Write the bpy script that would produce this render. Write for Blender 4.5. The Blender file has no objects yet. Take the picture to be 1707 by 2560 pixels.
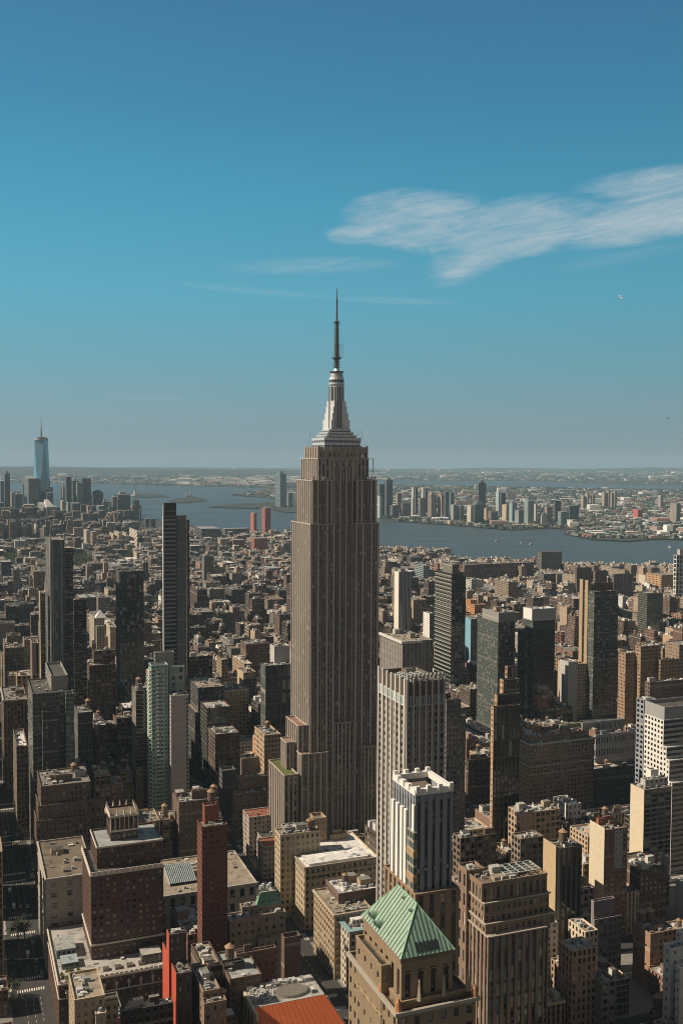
import bpy, math, random
import numpy as np
from mathutils import Vector, Matrix
random.seed(11)
SC = bpy.context.scene
# ------------------------------------------------------------------ camera
CAM_H = 309.0
F_PX, CX, CY = 2520.0, 853.5, 1280.0
PITCH, ROLL = math.radians(3.0), math.radians(0.3)
R0, U0, F0 = Vector((1, 0, 0)), Vector((0, math.sin(PITCH), math.cos(PITCH))), Vector((0, math.cos(PITCH), -math.sin(PITCH)))
CR = R0*math.cos(ROLL) + U0*math.sin(ROLL)
CU = -R0*math.sin(ROLL) + U0*math.cos(ROLL)
CP = Vector((0, 0, CAM_H))
cam_d = bpy.data.cameras.new('camera'); cam = bpy.data.objects.new('camera', cam_d)
SC.collection.objects.link(cam); SC.camera = cam
cam_d.sensor_fit = 'VERTICAL'; cam_d.sensor_height = 36.0; cam_d.lens = F_PX/2560.0*36.0
cam_d.clip_start = 1.0; cam_d.clip_end = 90000.0
cam.matrix_world = Matrix(((CR.x, CU.x, -F0.x, 0), (CR.y, CU.y, -F0.y, 0), (CR.z, CU.z, -F0.z, CAM_H), (0, 0, 0, 1)))
# ------------------------------------------------------------------ sun, sky, exposure
SUN_LEFT, SUN_EL = 98.0, 40.0            # degrees left of the view direction, elevation
sd = Vector((-math.sin(math.radians(SUN_LEFT))*math.cos(math.radians(SUN_EL)), math.cos(math.radians(SUN_LEFT))*math.cos(math.radians(SUN_EL)), math.sin(math.radians(SUN_EL))))
sl = bpy.data.lights.new('sun', 'SUN'); sl.energy = 5.0; sl.angle = math.radians(0.5); sl.color = (1.0, 0.85, 0.66)
so = bpy.data.objects.new('sun', sl); SC.collection.objects.link(so)
so.rotation_euler = sd.to_track_quat('Z', 'Y').to_euler(); so.location = (-300, 0, 700)
SC.view_settings.view_transform = 'Standard'; SC.view_settings.look = 'None'
SC.view_settings.exposure = 0.25; SC.view_settings.gamma = 1.0; SC.view_settings.use_curve_mapping = False
SC.render.engine = 'CYCLES'
SC.cycles.max_bounces = 6; SC.cycles.diffuse_bounces = 3; SC.cycles.glossy_bounces = 2
SC.cycles.volume_bounces = 0; SC.cycles.transparent_max_bounces = 8
SC.cycles.sample_clamp_indirect = 4.0
SC.cycles.use_denoising = True; SC.cycles.denoiser = 'OPENIMAGEDENOISE'; SC.cycles.denoising_prefilter = 'ACCURATE'; SC.cycles.denoising_input_passes = 'RGB_ALBEDO_NORMAL'
SC.cycles.pixel_filter_type = 'BLACKMAN_HARRIS'; SC.cycles.filter_width = 1.0

class NT:
    "small node-tree writer"
    def __init__(s, tree): s.t = tree; s.n = tree.nodes; s.l = tree.links; s.n.clear()
    def new(s, typ, **kw):
        n = s.n.new(typ)
        for k, v in kw.items(): setattr(n, k, v)
        return n
    def put(s, sock, val):
        if isinstance(val, bpy.types.NodeSocket): s.l.new(val, sock)
        elif val is not None: sock.default_value = val
    def m(s, op, a, b=None, c=None, clamp=False):
        n = s.new('ShaderNodeMath', operation=op, use_clamp=clamp)
        s.put(n.inputs[0], a); s.put(n.inputs[1], b); s.put(n.inputs[2], c)
        return n.outputs[0]
    def vm(s, op, a, b=None, scale=None):
        n = s.new('ShaderNodeVectorMath', operation=op)
        s.put(n.inputs[0], a); s.put(n.inputs[1], b)
        if scale is not None: s.put(n.inputs['Scale'], scale)
        return n.outputs[0]
    def mix(s, fac, a, b, blend='MIX'):
        n = s.new('ShaderNodeMix', data_type='RGBA', blend_type=blend)
        s.put(n.inputs[0], fac); s.put(n.inputs[6], a); s.put(n.inputs[7], b)
        return n.outputs[2]
    def ramp(s, fac, pts):
        n = s.new('ShaderNodeValToRGB'); e = n.color_ramp.elements
        while len(e) < len(pts): e.new(0.5)
        for i, (p, c) in enumerate(pts): e[i].position = p; e[i].color = tuple(c)+(1,) if len(c) == 3 else c
        s.put(n.inputs[0], fac); return n.outputs[0]
    def noise(s, vec, scale, detail=3, rough=0.55, dist=0.0):
        n = s.new('ShaderNodeTexNoise'); s.put(n.inputs['Vector'], vec); n.inputs['Scale'].default_value = scale
        n.inputs['Detail'].default_value = detail; n.inputs['Roughness'].default_value = rough; n.inputs['Distortion'].default_value = dist
        return n.outputs[0]
    def comb(s, x, y, z):
        n = s.new('ShaderNodeCombineXYZ'); s.put(n.inputs[0], x); s.put(n.inputs[1], y); s.put(n.inputs[2], z); return n.outputs[0]
    def sep(s, v):
        n = s.new('ShaderNodeSeparateXYZ'); s.put(n.inputs[0], v); return n.outputs
    def bsdf(s, color, rough=0.8, ior=1.45, metal=0.0, normal=None, spec=None):
        b = s.new('ShaderNodeBsdfPrincipled')
        s.put(b.inputs['Base Color'], color); s.put(b.inputs['Roughness'], rough); s.put(b.inputs['IOR'], ior)
        s.put(b.inputs['Metallic'], metal)
        if spec is not None: s.put(b.inputs['Specular IOR Level'], spec)
        if normal is not None: s.put(b.inputs['Normal'], normal)
        o = s.new('ShaderNodeOutputMaterial'); s.l.new(b.outputs[0], o.inputs[0]); return b

# world: Nishita sky graded to the photograph's teal-to-grey gradient, thin cirrus to the right of the tower
W = bpy.data.worlds.new("World"); SC.world = W; W.use_nodes = True
w = NT(W.node_tree)
sky = w.new('ShaderNodeTexSky', sky_type='NISHITA'); sky.sun_disc = False
sky.sun_elevation = math.radians(SUN_EL); sky.sun_rotation = math.radians(-SUN_LEFT); sky.altitude = 300
sky.air_density = 1.0; sky.dust_density = 1.0; sky.ozone_density = 1.0
tc = w.new('ShaderNodeTexCoord')
dx, dy, dz = w.sep(tc.outputs['Generated'])
el = w.m('MULTIPLY', w.m('ARCSINE', dz), 57.2958)
az = w.m('MULTIPLY', w.m('ARCTAN2', dx, dy), 57.2958)
SKY = [(-6, (.20, .27, .29)), (0.4, (.225, .31, .35)), (2.2, (.21, .33, .38)), (5, (.155, .355, .43)), (9, (.105, .37, .495)), (14, (.068, .315, .465)), (19, (.053, .235, .39)), (26, (.048, .165, .315)), (45, (.085, .11, .135)), (90, (.10, .105, .11))]  # upper steps, above the view, greyed so the shade light stays less blue
rampc = w.ramp(w.m('DIVIDE', w.m('ADD', el, 6.0), 96.0), [((e+6)/96.0, c) for e, c in SKY])
leftb = w.m('ADD', 1.0, w.m('MULTIPLY', w.m('MULTIPLY', az, -0.0042), w.m('GREATER_THAN', 60.0, w.m('ABSOLUTE', az))))
# away from the view the unseen sky is toned neutral to light shaded walls warmly
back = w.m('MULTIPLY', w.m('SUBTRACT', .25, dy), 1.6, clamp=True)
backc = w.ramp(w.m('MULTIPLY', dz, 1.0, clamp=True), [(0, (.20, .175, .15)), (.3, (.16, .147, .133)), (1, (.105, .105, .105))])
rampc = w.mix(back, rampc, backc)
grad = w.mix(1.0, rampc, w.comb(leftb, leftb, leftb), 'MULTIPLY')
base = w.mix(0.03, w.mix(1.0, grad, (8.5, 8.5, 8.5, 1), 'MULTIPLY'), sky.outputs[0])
def ell(cx, cy, rx, ry, ang, hard=1.0):
    "soft ellipse in azimuth/elevation degrees"
    a = math.radians(ang)
    ex = w.m('SUBTRACT', az, cx); ey = w.m('SUBTRACT', el, cy)
    p = w.m('ADD', w.m('MULTIPLY', ex, math.cos(a)/rx), w.m('MULTIPLY', ey, math.sin(a)/rx))
    q = w.m('ADD', w.m('MULTIPLY', ex, -math.sin(a)/ry), w.m('MULTIPLY', ey, math.cos(a)/ry))
    r2 = w.m('ADD', w.m('MULTIPLY', p, p), w.m('MULTIPLY', q, q))
    return w.m('MULTIPLY', w.m('SUBTRACT', 1.0, r2, clamp=True), hard)
def deg(px, py):
    return (math.degrees(math.atan((px-853.5)/F_PX)), math.degrees(math.atan((1148+(px-853.5)*0.005-py)/F_PX)))
warp = w.comb(w.m('MULTIPLY', az, 0.13), w.m('MULTIPLY', el, 0.5), 3.1)
n1 = w.noise(warp, 1.5, 6, 0.6, 1.4)
slant = w.m('ADD', el, w.m('MULTIPLY', az, -0.16))
n2 = w.noise(w.comb(w.m('MULTIPLY', az, 0.22), w.m('MULTIPLY', slant, 1.5), 7.7), 1.2, 8, 0.62, 1.8)      # long wisps
n3 = w.noise(w.comb(w.m('MULTIPLY', az, 0.7), w.m('MULTIPLY', w.m('ADD', el, w.m('MULTIPLY', az, .12)), 2.6), 2.2), 1.1, 9, 0.68, 2.6)   # fibres
def blob(lst):
    o = None
    for (px, py, rx, ry, ang, hd) in lst:
        cx_, cy_ = deg(px, py); e_ = ell(cx_, cy_, rx, ry, ang, hd); o = e_ if o is None else w.m('MAXIMUM', o, e_)
    return o
veil = blob([(1060, 565, 5.2, 1.9, -3, .9), (1260, 585, 6.2, 1.8, 4, 1.0), (1640, 572, 7.0, 1.45, 8, 1.0), (1180, 650, 3.4, 1.3, 24, .8), (900, 588, 2.6, .7, 8, .7), (1640, 500, 5.2, .95, 2, .6)])
core = blob([(1620, 582, 5.8, .95, 8, 1.0), (1310, 632, 3.6, .6, 14, .9), (1180, 662, 2.0, .45, 30, .6), (1135, 690, 1.1, .33, 12, .9), (1085, 535, 3.2, .5, 8, .55), (900, 584, 2.3, .3, 4, .75), (1650, 485, 3.2, .3, 2, .3)])
faint = blob([(780, 672, 5.4, .55, 2, .8), (980, 757, 4.0, .24, -2, .55), (640, 734, 5.2, .24, -4, .5), (1560, 665, 4.5, .4, 8, .35), (390, 998, 3.0, .2, 0, .3)])
wv = w.m('MULTIPLY', w.m('SUBTRACT', n1, .5), 2.6)
gate = lambda k: w.m('MINIMUM', w.m('MULTIPLY', k, 4.0), 1.0)
a1 = w.m('MULTIPLY', w.m('ADD', w.m('SUBTRACT', w.m('MULTIPLY', veil, 1.8), .10), w.m('MULTIPLY', wv, gate(veil))), .85, clamp=True)
a1 = w.m('MULTIPLY', a1, w.m('ADD', .20, w.m('MULTIPLY', w.m('MULTIPLY', w.m('SUBTRACT', n2, .28), 2.3, clamp=True), .45)))
a2 = w.m('MULTIPLY', w.m('ADD', w.m('SUBTRACT', w.m('MULTIPLY', core, 1.7), .1), w.m('MULTIPLY', w.m('SUBTRACT', n3, .5), w.m('MULTIPLY', gate(core), 2.2))), .8, clamp=True)
a2 = w.m('MULTIPLY', a2, w.m('ADD', .22, w.m('MULTIPLY', n2, .58)))
a3 = w.m('MULTIPLY', faint, w.m('MULTIPLY', w.m('SUBTRACT', n2, .25), .9, clamp=True))
cl = w.m('SUBTRACT', 1.0, w.m('MULTIPLY', w.m('SUBTRACT', 1.0, a1), w.m('MULTIPLY', w.m('SUBTRACT', 1.0, w.m('MULTIPLY', a2, .72)), w.m('SUBTRACT', 1.0, a3))))
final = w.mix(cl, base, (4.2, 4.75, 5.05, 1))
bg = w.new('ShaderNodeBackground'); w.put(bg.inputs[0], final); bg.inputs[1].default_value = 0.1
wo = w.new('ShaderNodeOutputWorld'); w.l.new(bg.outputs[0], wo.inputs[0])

# ------------------------------------------------------------------ geometry helpers
TH = math.radians(20.9)                    # street grid against the view direction
US = Vector((math.cos(TH), math.sin(TH), 0)); VS = Vector((-math.sin(TH), math.cos(TH), 0))
def ray(px, py): return F0 + CR*((px-CX)/F_PX) - CU*((py-CY)/F_PX)
def uvw(P): return (P.dot(US), P.dot(VS), P.z)
def world(u, v, z=0.0): return US*u + VS*v + Vector((0, 0, z))
def proj(P):
    d = P - CP; k = d.dot(F0)
    return (CX + F_PX*d.dot(CR)/k, CY - F_PX*d.dot(CU)/k, k)
def ground(px, py, z=0.0):
    d = ray(px, py); s = (z-CAM_H)/d.z; return CP + d*s
def hit(px, py, v=None, H=None, D=None):
    d = ray(px, py)
    s = v/d.dot(VS) if v is not None else (H-CAM_H)/d.z if H is not None else D/d.y
    return CP + d*s
def extent(P, A, x):
    d = P - CP; a0, b0, a1, b1 = d.dot(CR), d.dot(F0), A.dot(CR), A.dot(F0); k = x - CX
    return (k*b0 - F_PX*a0)/(F_PX*a1 - k*b1)
def tier(xl, xc, xr, y, v=None, H=None, D=None, z0=0.0):
    "box whose near top corner shows at (xc, y), whose faces end at xl and xr; gives u0,u1,v0,v1,z0,z1 on the street grid"
    P = hit(xc, y, v, H, D); u, vv, z = uvw(P)
    return [u, u + max(3, extent(P, US, xr)), vv, vv + max(3, extent(P, VS, xl)), z0, z]

COL = SC.collection
def link(o, parent=None):
    COL.objects.link(o)
    if parent is not None: o.parent = parent
    return o
def tag(o, label=None, cat=None, group=None, kind=None):
    if label: o['label'] = label
    if cat: o['category'] = cat
    if group: o['group'] = group
    if kind: o['kind'] = kind
    return o
def empty(name, loc, rz=0.0):
    o = bpy.data.objects.new(name, None); o.location = loc; o.rotation_euler = (0, 0, rz); o.empty_display_size = 2
    return link(o)
class MB:
    "mesh builder with per-face wall colour, window pattern and material"
    def __init__(s): s.v = []; s.f = []; s.uv = []; s.c = []; s.p = []; s.m = []
    def face(s, pts, uvs=None, col=(.3, .3, .3, 1), par=(0, 0, 0, 0), mat=0):
        i = len(s.v); s.v += [tuple(p) for p in pts]; s.f.append(tuple(range(i, i+len(pts))))
        s.uv += uvs if uvs else [(0, 0)]*len(pts)
        s.c.append(tuple(col) if len(col) == 4 else tuple(col)+(1.0,)); s.p.append(par); s.m.append(mat)
    def build(s, name, mats, parent=None, smooth=False):
        me = bpy.data.meshes.new(name); me.from_pydata(s.v, [], s.f)
        if not isinstance(mats, (list, tuple)): mats = [mats]
        for m_ in mats: me.materials.append(m_)
        n = len(s.f)
        uvl = me.uv_layers.new(name='UVMap'); uvl.data.foreach_set('uv', np.array(s.uv, dtype=np.float32).ravel())
        a = me.attributes.new('wcol', 'FLOAT_COLOR', 'FACE'); a.data.foreach_set('color', np.array(s.c, dtype=np.float32).ravel())
        a = me.attributes.new('wpar', 'FLOAT_COLOR', 'FACE'); a.data.foreach_set('color', np.array(s.p, dtype=np.float32).ravel())
        me.polygons.foreach_set('material_index', np.array(s.m, dtype=np.int32))
        if smooth: me.polygons.foreach_set('use_smooth', np.ones(n, dtype=bool))
        me.update()
        return link(bpy.data.objects.new(name, me), parent)
BLANK = (4, 4, 0, 0, 0, 1)
def wallq(mb, a, b, z0, z1, st, col, mat=0, seed=0.0):
    "wall from a to b (outside on the right-hand side going a->b), windows by style st=(cell w, cell h, fx, fy, glass tone, spandrel)"
    L = math.hypot(b[0]-a[0], b[1]-a[1]); nx = max(1, round(L/st[0])); ny = max(1, round((z1-z0)/st[1]))
    mb.face([(a[0], a[1], z0), (b[0], b[1], z0), (b[0], b[1], z1), (a[0], a[1], z1)], [(0, 0), (nx, 0), (nx, ny), (0, ny)], tuple(col[:3])+(st[5],), (st[2], st[3], seed, st[4]), mat)
def box(mb, x0, x1, y0, y1, z0, z1, st=BLANK, col=(.3, .3, .3), top=None, sides='NESW', stE=None, par=0.0, seed=None, mat=0, mtop=1, topface=True, stW=None, stS=None):
    sN = st; sE = stE or st; sW = stW or sE; sS = stS or st
    sd_ = random.random()*50 if seed is None else seed
    if 'N' in sides: wallq(mb, (x0, y0), (x1, y0), z0, z1, sN, col, mat, sd_)
    if 'W' in sides: wallq(mb, (x1, y0), (x1, y1), z0, z1, sW, col, mat, sd_+1)
    if 'S' in sides: wallq(mb, (x1, y1), (x0, y1), z0, z1, sS, col, mat, sd_+2)
    if 'E' in sides: wallq(mb, (x0, y1), (x0, y0), z0, z1, sE, col, mat, sd_+3)
    if not topface: return
    top = top or (.25, .24, .23)
    if par <= 0:
        mb.face([(x0, y0, z1), (x1, y0, z1), (x1, y1, z1), (x0, y1, z1)], None, top, mat=mtop)
    else:
        t = min(.5, (x1-x0)/6, (y1-y0)/6); zi = z1-par
        o = [(x0, y0), (x1, y0), (x1, y1), (x0, y1)]; i = [(x0+t, y0+t), (x1-t, y0+t), (x1-t, y1-t), (x0+t, y1-t)]
        for k in range(4):
            a, b, c, d = o[k], o[(k+1) % 4], i[(k+1) % 4], i[k]
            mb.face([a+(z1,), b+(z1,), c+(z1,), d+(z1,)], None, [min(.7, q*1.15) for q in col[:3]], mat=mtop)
            mb.face([d+(z1,), c+(z1,), c+(zi,), d+(zi,)], None, col[:3], mat=mtop)
        mb.face([q+(zi,) for q in i], None, top, mat=mtop)
def cyl(mb, x, y, z0, z1, r0, r1=None, n=10, col=(.3, .3, .3), mat=1, cap=True, par=(0, 0, 0, 0), cells=None, ph=0.0):
    r1 = r0 if r1 is None else r1
    A = [ph+2*math.pi*k/n for k in range(n)]
    for k in range(n):
        a, b = A[k], A[(k+1) % n]
        p = [(x+r0*math.cos(a), y+r0*math.sin(a), z0), (x+r0*math.cos(b), y+r0*math.sin(b), z0), (x+r1*math.cos(b), y+r1*math.sin(b), z1), (x+r1*math.cos(a), y+r1*math.sin(a), z1)]
        if r1 < 1e-4: p = p[:3]
        uvs = None
        if cells: uvs = [(k*cells[0]/n, 0), ((k+1)*cells[0]/n, 0), ((k+1)*cells[0]/n, cells[1]), (k*cells[0]/n, cells[1])][:len(p)]
        mb.face(p, uvs, col, par, mat)
    if cap and r1 > 1e-4: mb.face([(x+r1*math.cos(a), y+r1*math.sin(a), z1) for a in A], None, col[:3], mat=mat)
def bar(mb, a, b, r, col=(.3, .3, .3), mat=1, n=4):
    "prism between two points"
    a = Vector(a); b = Vector(b); d = (b-a).normalized(); s = d.cross(Vector((0, 0, 1)))
    if s.length < 1e-3: s = Vector((1, 0, 0))
    s.normalize(); t = d.cross(s)
    ring = lambda c: [c + (s*math.cos(2*math.pi*(k+.5)/n) + t*math.sin(2*math.pi*(k+.5)/n))*r for k in range(n)]
    A, B = ring(a), ring(b)
    for k in range(n): mb.face([A[k], A[(k+1) % n], B[(k+1) % n], B[k]], None, col, mat=mat)
    mb.face(A[::-1], None, col, mat=mat); mb.face(B, None, col, mat=mat)

# ------------------------------------------------------------------ materials
def mat(name, fn):
    m_ = bpy.data.materials.new(name); m_.use_nodes = True; fn(NT(m_.node_tree)); return m_
def attr(t, n): return t.new('ShaderNodeAttribute', attribute_name=n)
def f_facade(t):
    uv = t.new('ShaderNodeUVMap', uv_map='UVMap').outputs[0]; x, y, _ = t.sep(uv)
    wc = attr(t, 'wcol'); wp = attr(t, 'wpar'); fx, fy, seed = t.sep(wp.outputs['Vector']); tone = wp.outputs['Alpha']; sp = wc.outputs['Alpha']
    fu = t.m('FRACT', x); fv = t.m('FRACT', y)
    mu = t.m('LESS_THAN', t.m('ABSOLUTE', t.m('SUBTRACT', fu, .5)), t.m('MULTIPLY', fx, .5))
    mv = t.m('LESS_THAN', t.m('ABSOLUTE', t.m('SUBTRACT', fv, .52)), t.m('MULTIPLY', fy, .5))
    win = t.m('MULTIPLY', mu, mv)
    wn = t.new('ShaderNodeTexWhiteNoise', noise_dimensions='3D'); t.put(wn.inputs['Vector'], t.comb(t.m('FLOOR', x), t.m('FLOOR', y), seed))
    rnd = wn.outputs['Value']; rc = wn.outputs['Color']
    pos = t.new('ShaderNodeNewGeometry'); P = pos.outputs['Position']
    nz = t.noise(P, 0.09, 4, .6); st = t.noise(t.vm('MULTIPLY', P, (1, 1, .08)), 0.8, 2, .5)
    fac = t.m('ADD', .72, t.m('ADD', t.m('MULTIPLY', nz, .36), t.m('MULTIPLY', st, .2)))
    wall = t.mix(1.0, wc.outputs['Color'], t.comb(fac, fac, fac), 'MULTIPLY')
    span = t.m('MULTIPLY', t.m('MULTIPLY', mu, t.m('SUBTRACT', 1.0, mv)), t.m('SUBTRACT', 1.0, sp))
    wall = t.mix(span, wall, t.mix(1.0, wall, (.22, .2, .2, 1), 'MULTIPLY'))
    # window sill line, a little paler than the wall
    sill = t.m('MULTIPLY', mu, t.m('LESS_THAN', t.m('ABSOLUTE', t.m('SUBTRACT', t.m('SUBTRACT', .52, t.m('MULTIPLY', fy, .5)), t.m('ADD', fv, .035))), .035))
    wall = t.mix(t.m('MULTIPLY', sill, t.m('MULTIPLY', sp, .5)), wall, (.5, .46, .4, 1))
    g = t.mix(tone, (.012, .013, .014, 1), (.075, .135, .125, 1))
    rv = t.m('ADD', .68, t.m('MULTIPLY', rnd, .5))
    g = t.mix(1.0, g, t.comb(rv, rv, rv), 'MULTIPLY')
    bl = t.m('MULTIPLY', t.m('GREATER_THAN', rnd, .86), t.m('LESS_THAN', fx, .86))
    belt = t.m('LESS_THAN', t.m('FRACT', t.m('DIVIDE', t.m('ADD', y, seed), 7.0)), .055)
    wall = t.mix(t.m('MULTIPLY', belt, t.m('MULTIPLY', sp, .35)), wall, (.5, .45, .38, 1))
    g = t.mix(t.m('MULTIPLY', bl, .75), g, (.25, .235, .2, 1))
    colr = t.mix(win, wall, g)
    off = t.vm('SCALE', t.vm('SUBTRACT', rc, (.5, .5, .5)), scale=.028)
    nrm = t.vm('NORMALIZE', t.vm('ADD', pos.outputs['Normal'], off))
    rough = t.m('SUBTRACT', .85, t.m('MULTIPLY', win, t.m('SUBTRACT', .77, t.m('MULTIPLY', bl, .4))))
    ior = t.m('ADD', 1.45, t.m('MULTIPLY', win, .38))
    t.bsdf(colr, rough, ior, 0.0, t.mixn(win, pos.outputs['Normal'], nrm))
def mixn(s, fac, a, b):
    n = s.new('ShaderNodeMix', data_type='VECTOR'); s.put(n.inputs[0], fac); s.put(n.inputs[4], a); s.put(n.inputs[5], b); return n.outputs[1]
NT.mixn = mixn
def f_roof(t):
    wc = attr(t, 'wcol'); P = t.new('ShaderNodeNewGeometry').outputs['Position']
    n_ = t.noise(P, .12, 5, .65); n3 = t.noise(P, 1.1, 3, .6)
    v = t.new('ShaderNodeTexVoronoi', feature='F1'); t.put(v.inputs['Vector'], P); v.inputs['Scale'].default_value = .16
    vc = t.sep(v.outputs['Color'])[0]; tar = t.m('MULTIPLY', t.m('GREATER_THAN', t.noise(P, .22, 3, .5), .60), .42)
    f = t.m('ADD', .45, t.m('ADD', t.m('MULTIPLY', n_, .55), t.m('ADD', t.m('MULTIPLY', n3, .25), t.m('MULTIPLY', vc, .22))))
    f = t.m('MULTIPLY', f, t.m('SUBTRACT', 1.06, tar))
    t.bsdf(t.mix(1.0, wc.outputs['Color'], t.comb(f, f, f), 'MULTIPLY'), .88)
def f_copper(t):
    wc = attr(t, 'wcol'); P = t.new('ShaderNodeNewGeometry').outputs['Position']
    s_ = t.noise(t.vm('MULTIPLY', P, (1.6, 1.6, .12)), 1.0, 4, .6); b_ = t.noise(P, .28, 4, .65)
    f = t.m('ADD', .55, t.m('ADD', t.m('MULTIPLY', s_, .55), t.m('MULTIPLY', b_, .4)))
    c = t.mix(1.0, wc.outputs['Color'], t.comb(f, f, f), 'MULTIPLY')
    c = t.mix(t.m('MULTIPLY', t.m('SUBTRACT', b_, .55), 3.2, clamp=True), c, (.36, .40, .30, 1)); c = t.mix(t.m('MULTIPLY', t.m('SUBTRACT', s_, .54), 4.5, clamp=True), c, (.09, .14, .105, 1))
    t.bsdf(c, .6)
def f_paint(t):
    wc = attr(t, 'wcol'); P = t.new('ShaderNodeNewGeometry').outputs['Position']
    n_ = t.noise(P, .35, 4, .6); f = t.m('ADD', .8, t.m('MULTIPLY', n_, .35))
    t.bsdf(t.mix(1.0, wc.outputs['Color'], t.comb(f, f, f), 'MULTIPLY'), .55)
def f_metal(t):
    wc = attr(t, 'wcol'); P = t.new('ShaderNodeNewGeometry').outputs['Position']
    n_ = t.noise(P, .5, 3, .6); f = t.m('ADD', .8, t.m('MULTIPLY', n_, .35))
    t.bsdf(t.mix(1.0, wc.outputs['Color'], t.comb(f, f, f), 'MULTIPLY'), .38, 1.6, .35)
def f_glass(c1, c2, rough=.08, ior=1.85):
    def fn(t):
        P = t.new('ShaderNodeNewGeometry'); wn = t.new('ShaderNodeTexWhiteNoise', noise_dimensions='3D')
        t.put(wn.inputs['Vector'], t.vm('FLOOR', t.vm('SCALE', P.outputs['Position'], scale=.4)))
        off = t.vm('SCALE', t.vm('SUBTRACT', wn.outputs['Color'], (.5, .5, .5)), scale=.03)
        nrm = t.vm('NORMALIZE', t.vm('ADD', P.outputs['Normal'], off))
        t.bsdf(t.mix(wn.outputs['Value'], c1+(1,), c2+(1,)), rough, ior, 0.0, nrm)
    return fn
def f_plain(c, rough=.8, var=.25, sc=.3, metal=0.0):
    def fn(t):
        P = t.new('ShaderNodeNewGeometry').outputs['Position']; n_ = t.noise(P, sc, 5, .62)
        f = t.m('ADD', 1-var*.5, t.m('MULTIPLY', n_, var))
        t.bsdf(t.mix(1.0, c+(1,), t.comb(f, f, f), 'MULTIPLY'), rough, 1.45, metal)
    return fn
M_FAC = mat('building_facade', f_facade); M_ROOF = mat('roofing', f_roof); M_PAINT = mat('painted_masonry', f_paint); M_MET = mat('weathered_metal', f_metal); M_COP = mat('weathered_copper', f_copper)
M_WIN = [mat('window_dark', f_glass((.008, .009, .01), (.03, .032, .033))), mat('window_painted_sky', f_glass((.08, .09, .09), (.20, .22, .22), .12)), mat('window_blind', f_glass((.28, .26, .23), (.52, .49, .43), .45, 1.5))]  # second pane: reflected sky painted in as a paler base colour
M_ASPH = mat('asphalt', f_plain((.045, .044, .043), .9, .5, .05)); M_PAVE = mat('pavement_concrete', f_plain((.20, .19, .175), .9, .4, .25))
M_MARK = mat('road_paint', f_plain((.62, .60, .55), .8, .4, .6))
M_LEAF = mat('leaves', f_plain((.065, .085, .028), .75, 1.0, .12)); M_LEAF2 = mat('yellowing_leaves', f_plain((.13, .11, .025), .75, .9, .2)); M_BARK = mat('bark', f_plain((.08, .06, .045), .9))
M_TYRE = mat('tyre_rubber', f_plain((.02, .02, .02), .8)); M_CARGL = mat('car_glass', f_plain((.015, .018, .02), .1))
BM = [M_FAC, M_ROOF, M_PAINT, M_MET]
# ------------------------------------------------------------------ buildings
FOOT = []      # footprints taken (u0,u1,v0,v1)
KEEP = [(-60, 125, 1266, 9e9), (125, 335, 1274, 9e9), (335, 740, 1322, 9e9), (-60, 335, 1298, 4050), (82, 98, 1342, 3750), (270, 348, 1345, 3250), (870, 1150, 1366, 9e9), (1150, 1410, 1392, 9e9), (1410, 1760, 1404, 9e9), (1562, 1760, 2200, 640), (1562, 1760, 2100, 700), (745, 950, 2030, 690), (940, 1070, 1490, 1380), (1545, 1760, 1560, 1500), (1180, 1440, 1560, 1050)]      # (px0, px1, y, depth): nothing nearer may rise above image row y there, as in the photograph
ANCH = []      # (short name, px, py) used when naming neighbours
SHOW = []      # (thing, boxes) for the visibility count
BRICK = (3.3, 3.7, .48, .56, .0, 1.0); SMALL = (3.0, 3.3, .42, .48, .0, 1.0); PIER = (2.9, 3.8, .52, .62, .0, .15)
RIB = (6, 3.9, 1.0, .48, .0, 1.0); CURT = (1.7, 3.7, .9, .86, .35, .8); DARKG = (1.6, 3.6, .92, .9, .04, .5); LOFT = (4.2, 4.3, .68, .6, .05, .8)
BALC = (4.4, 3.1, .78, .62, .1, 1.0); WIDE = (5.2, 3.9, .8, .5, .0, 1.0); TALLW = (3.6, 7.0, .5, .72, .0, .7)
C = dict(brown=(.115, .072, .055), darkbrown=(.07, .05, .042), red=(.27, .085, .055), orange=(.38, .16, .08), tan=(.36, .26, .165), cream=(.56, .47, .35), lime=(.37, .33, .27),
         white=(.68, .66, .62), grey=(.26, .25, .24), lgrey=(.42, .41, .39), dark=(.045, .043, .042), concrete=(.30, .29, .28), teal=(.15, .26, .23), buff=(.44, .33, .22), pink=(.36, .23, .18), lav=(.22, .20, .21), green=(.28, .50, .40))
R_ = dict(grey=(.19, .18, .165), light=(.36, .345, .32), white=(.62, .60, .57), brown=(.16, .125, .09), rust=(.25, .09, .055), dark=(.075, .07, .063), tan=(.27, .225, .17), silver=(.29, .305, .30))
WMESH = {}
def window_mesh(w_, h, k):
    key = (round(w_, 1), round(h, 1), k)
    if key not in WMESH:
        mb = MB(); w2, h2 = key[0]/2, key[1]
        mb.face([(-w2, 0, 0), (w2, 0, 0), (w2, 0, h2), (-w2, 0, h2)])
        t = .07
        for (x0, x1, z0, z1) in ((-w2, w2, h2*.5-t, h2*.5+t), (-w2, -w2+t*1.6, 0, h2), (w2-t*1.6, w2, 0, h2)):
            mb.face([(x0, -.05, z0), (x1, -.05, z0), (x1, -.05, z1), (x0, -.05, z1)], None, (.2, .18, .16), mat=1)
        o = mb.build('window', [M_WIN[k], M_PAINT]); WMESH[key] = o.data; bpy.data.objects.remove(o)
    return WMESH[key]
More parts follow.
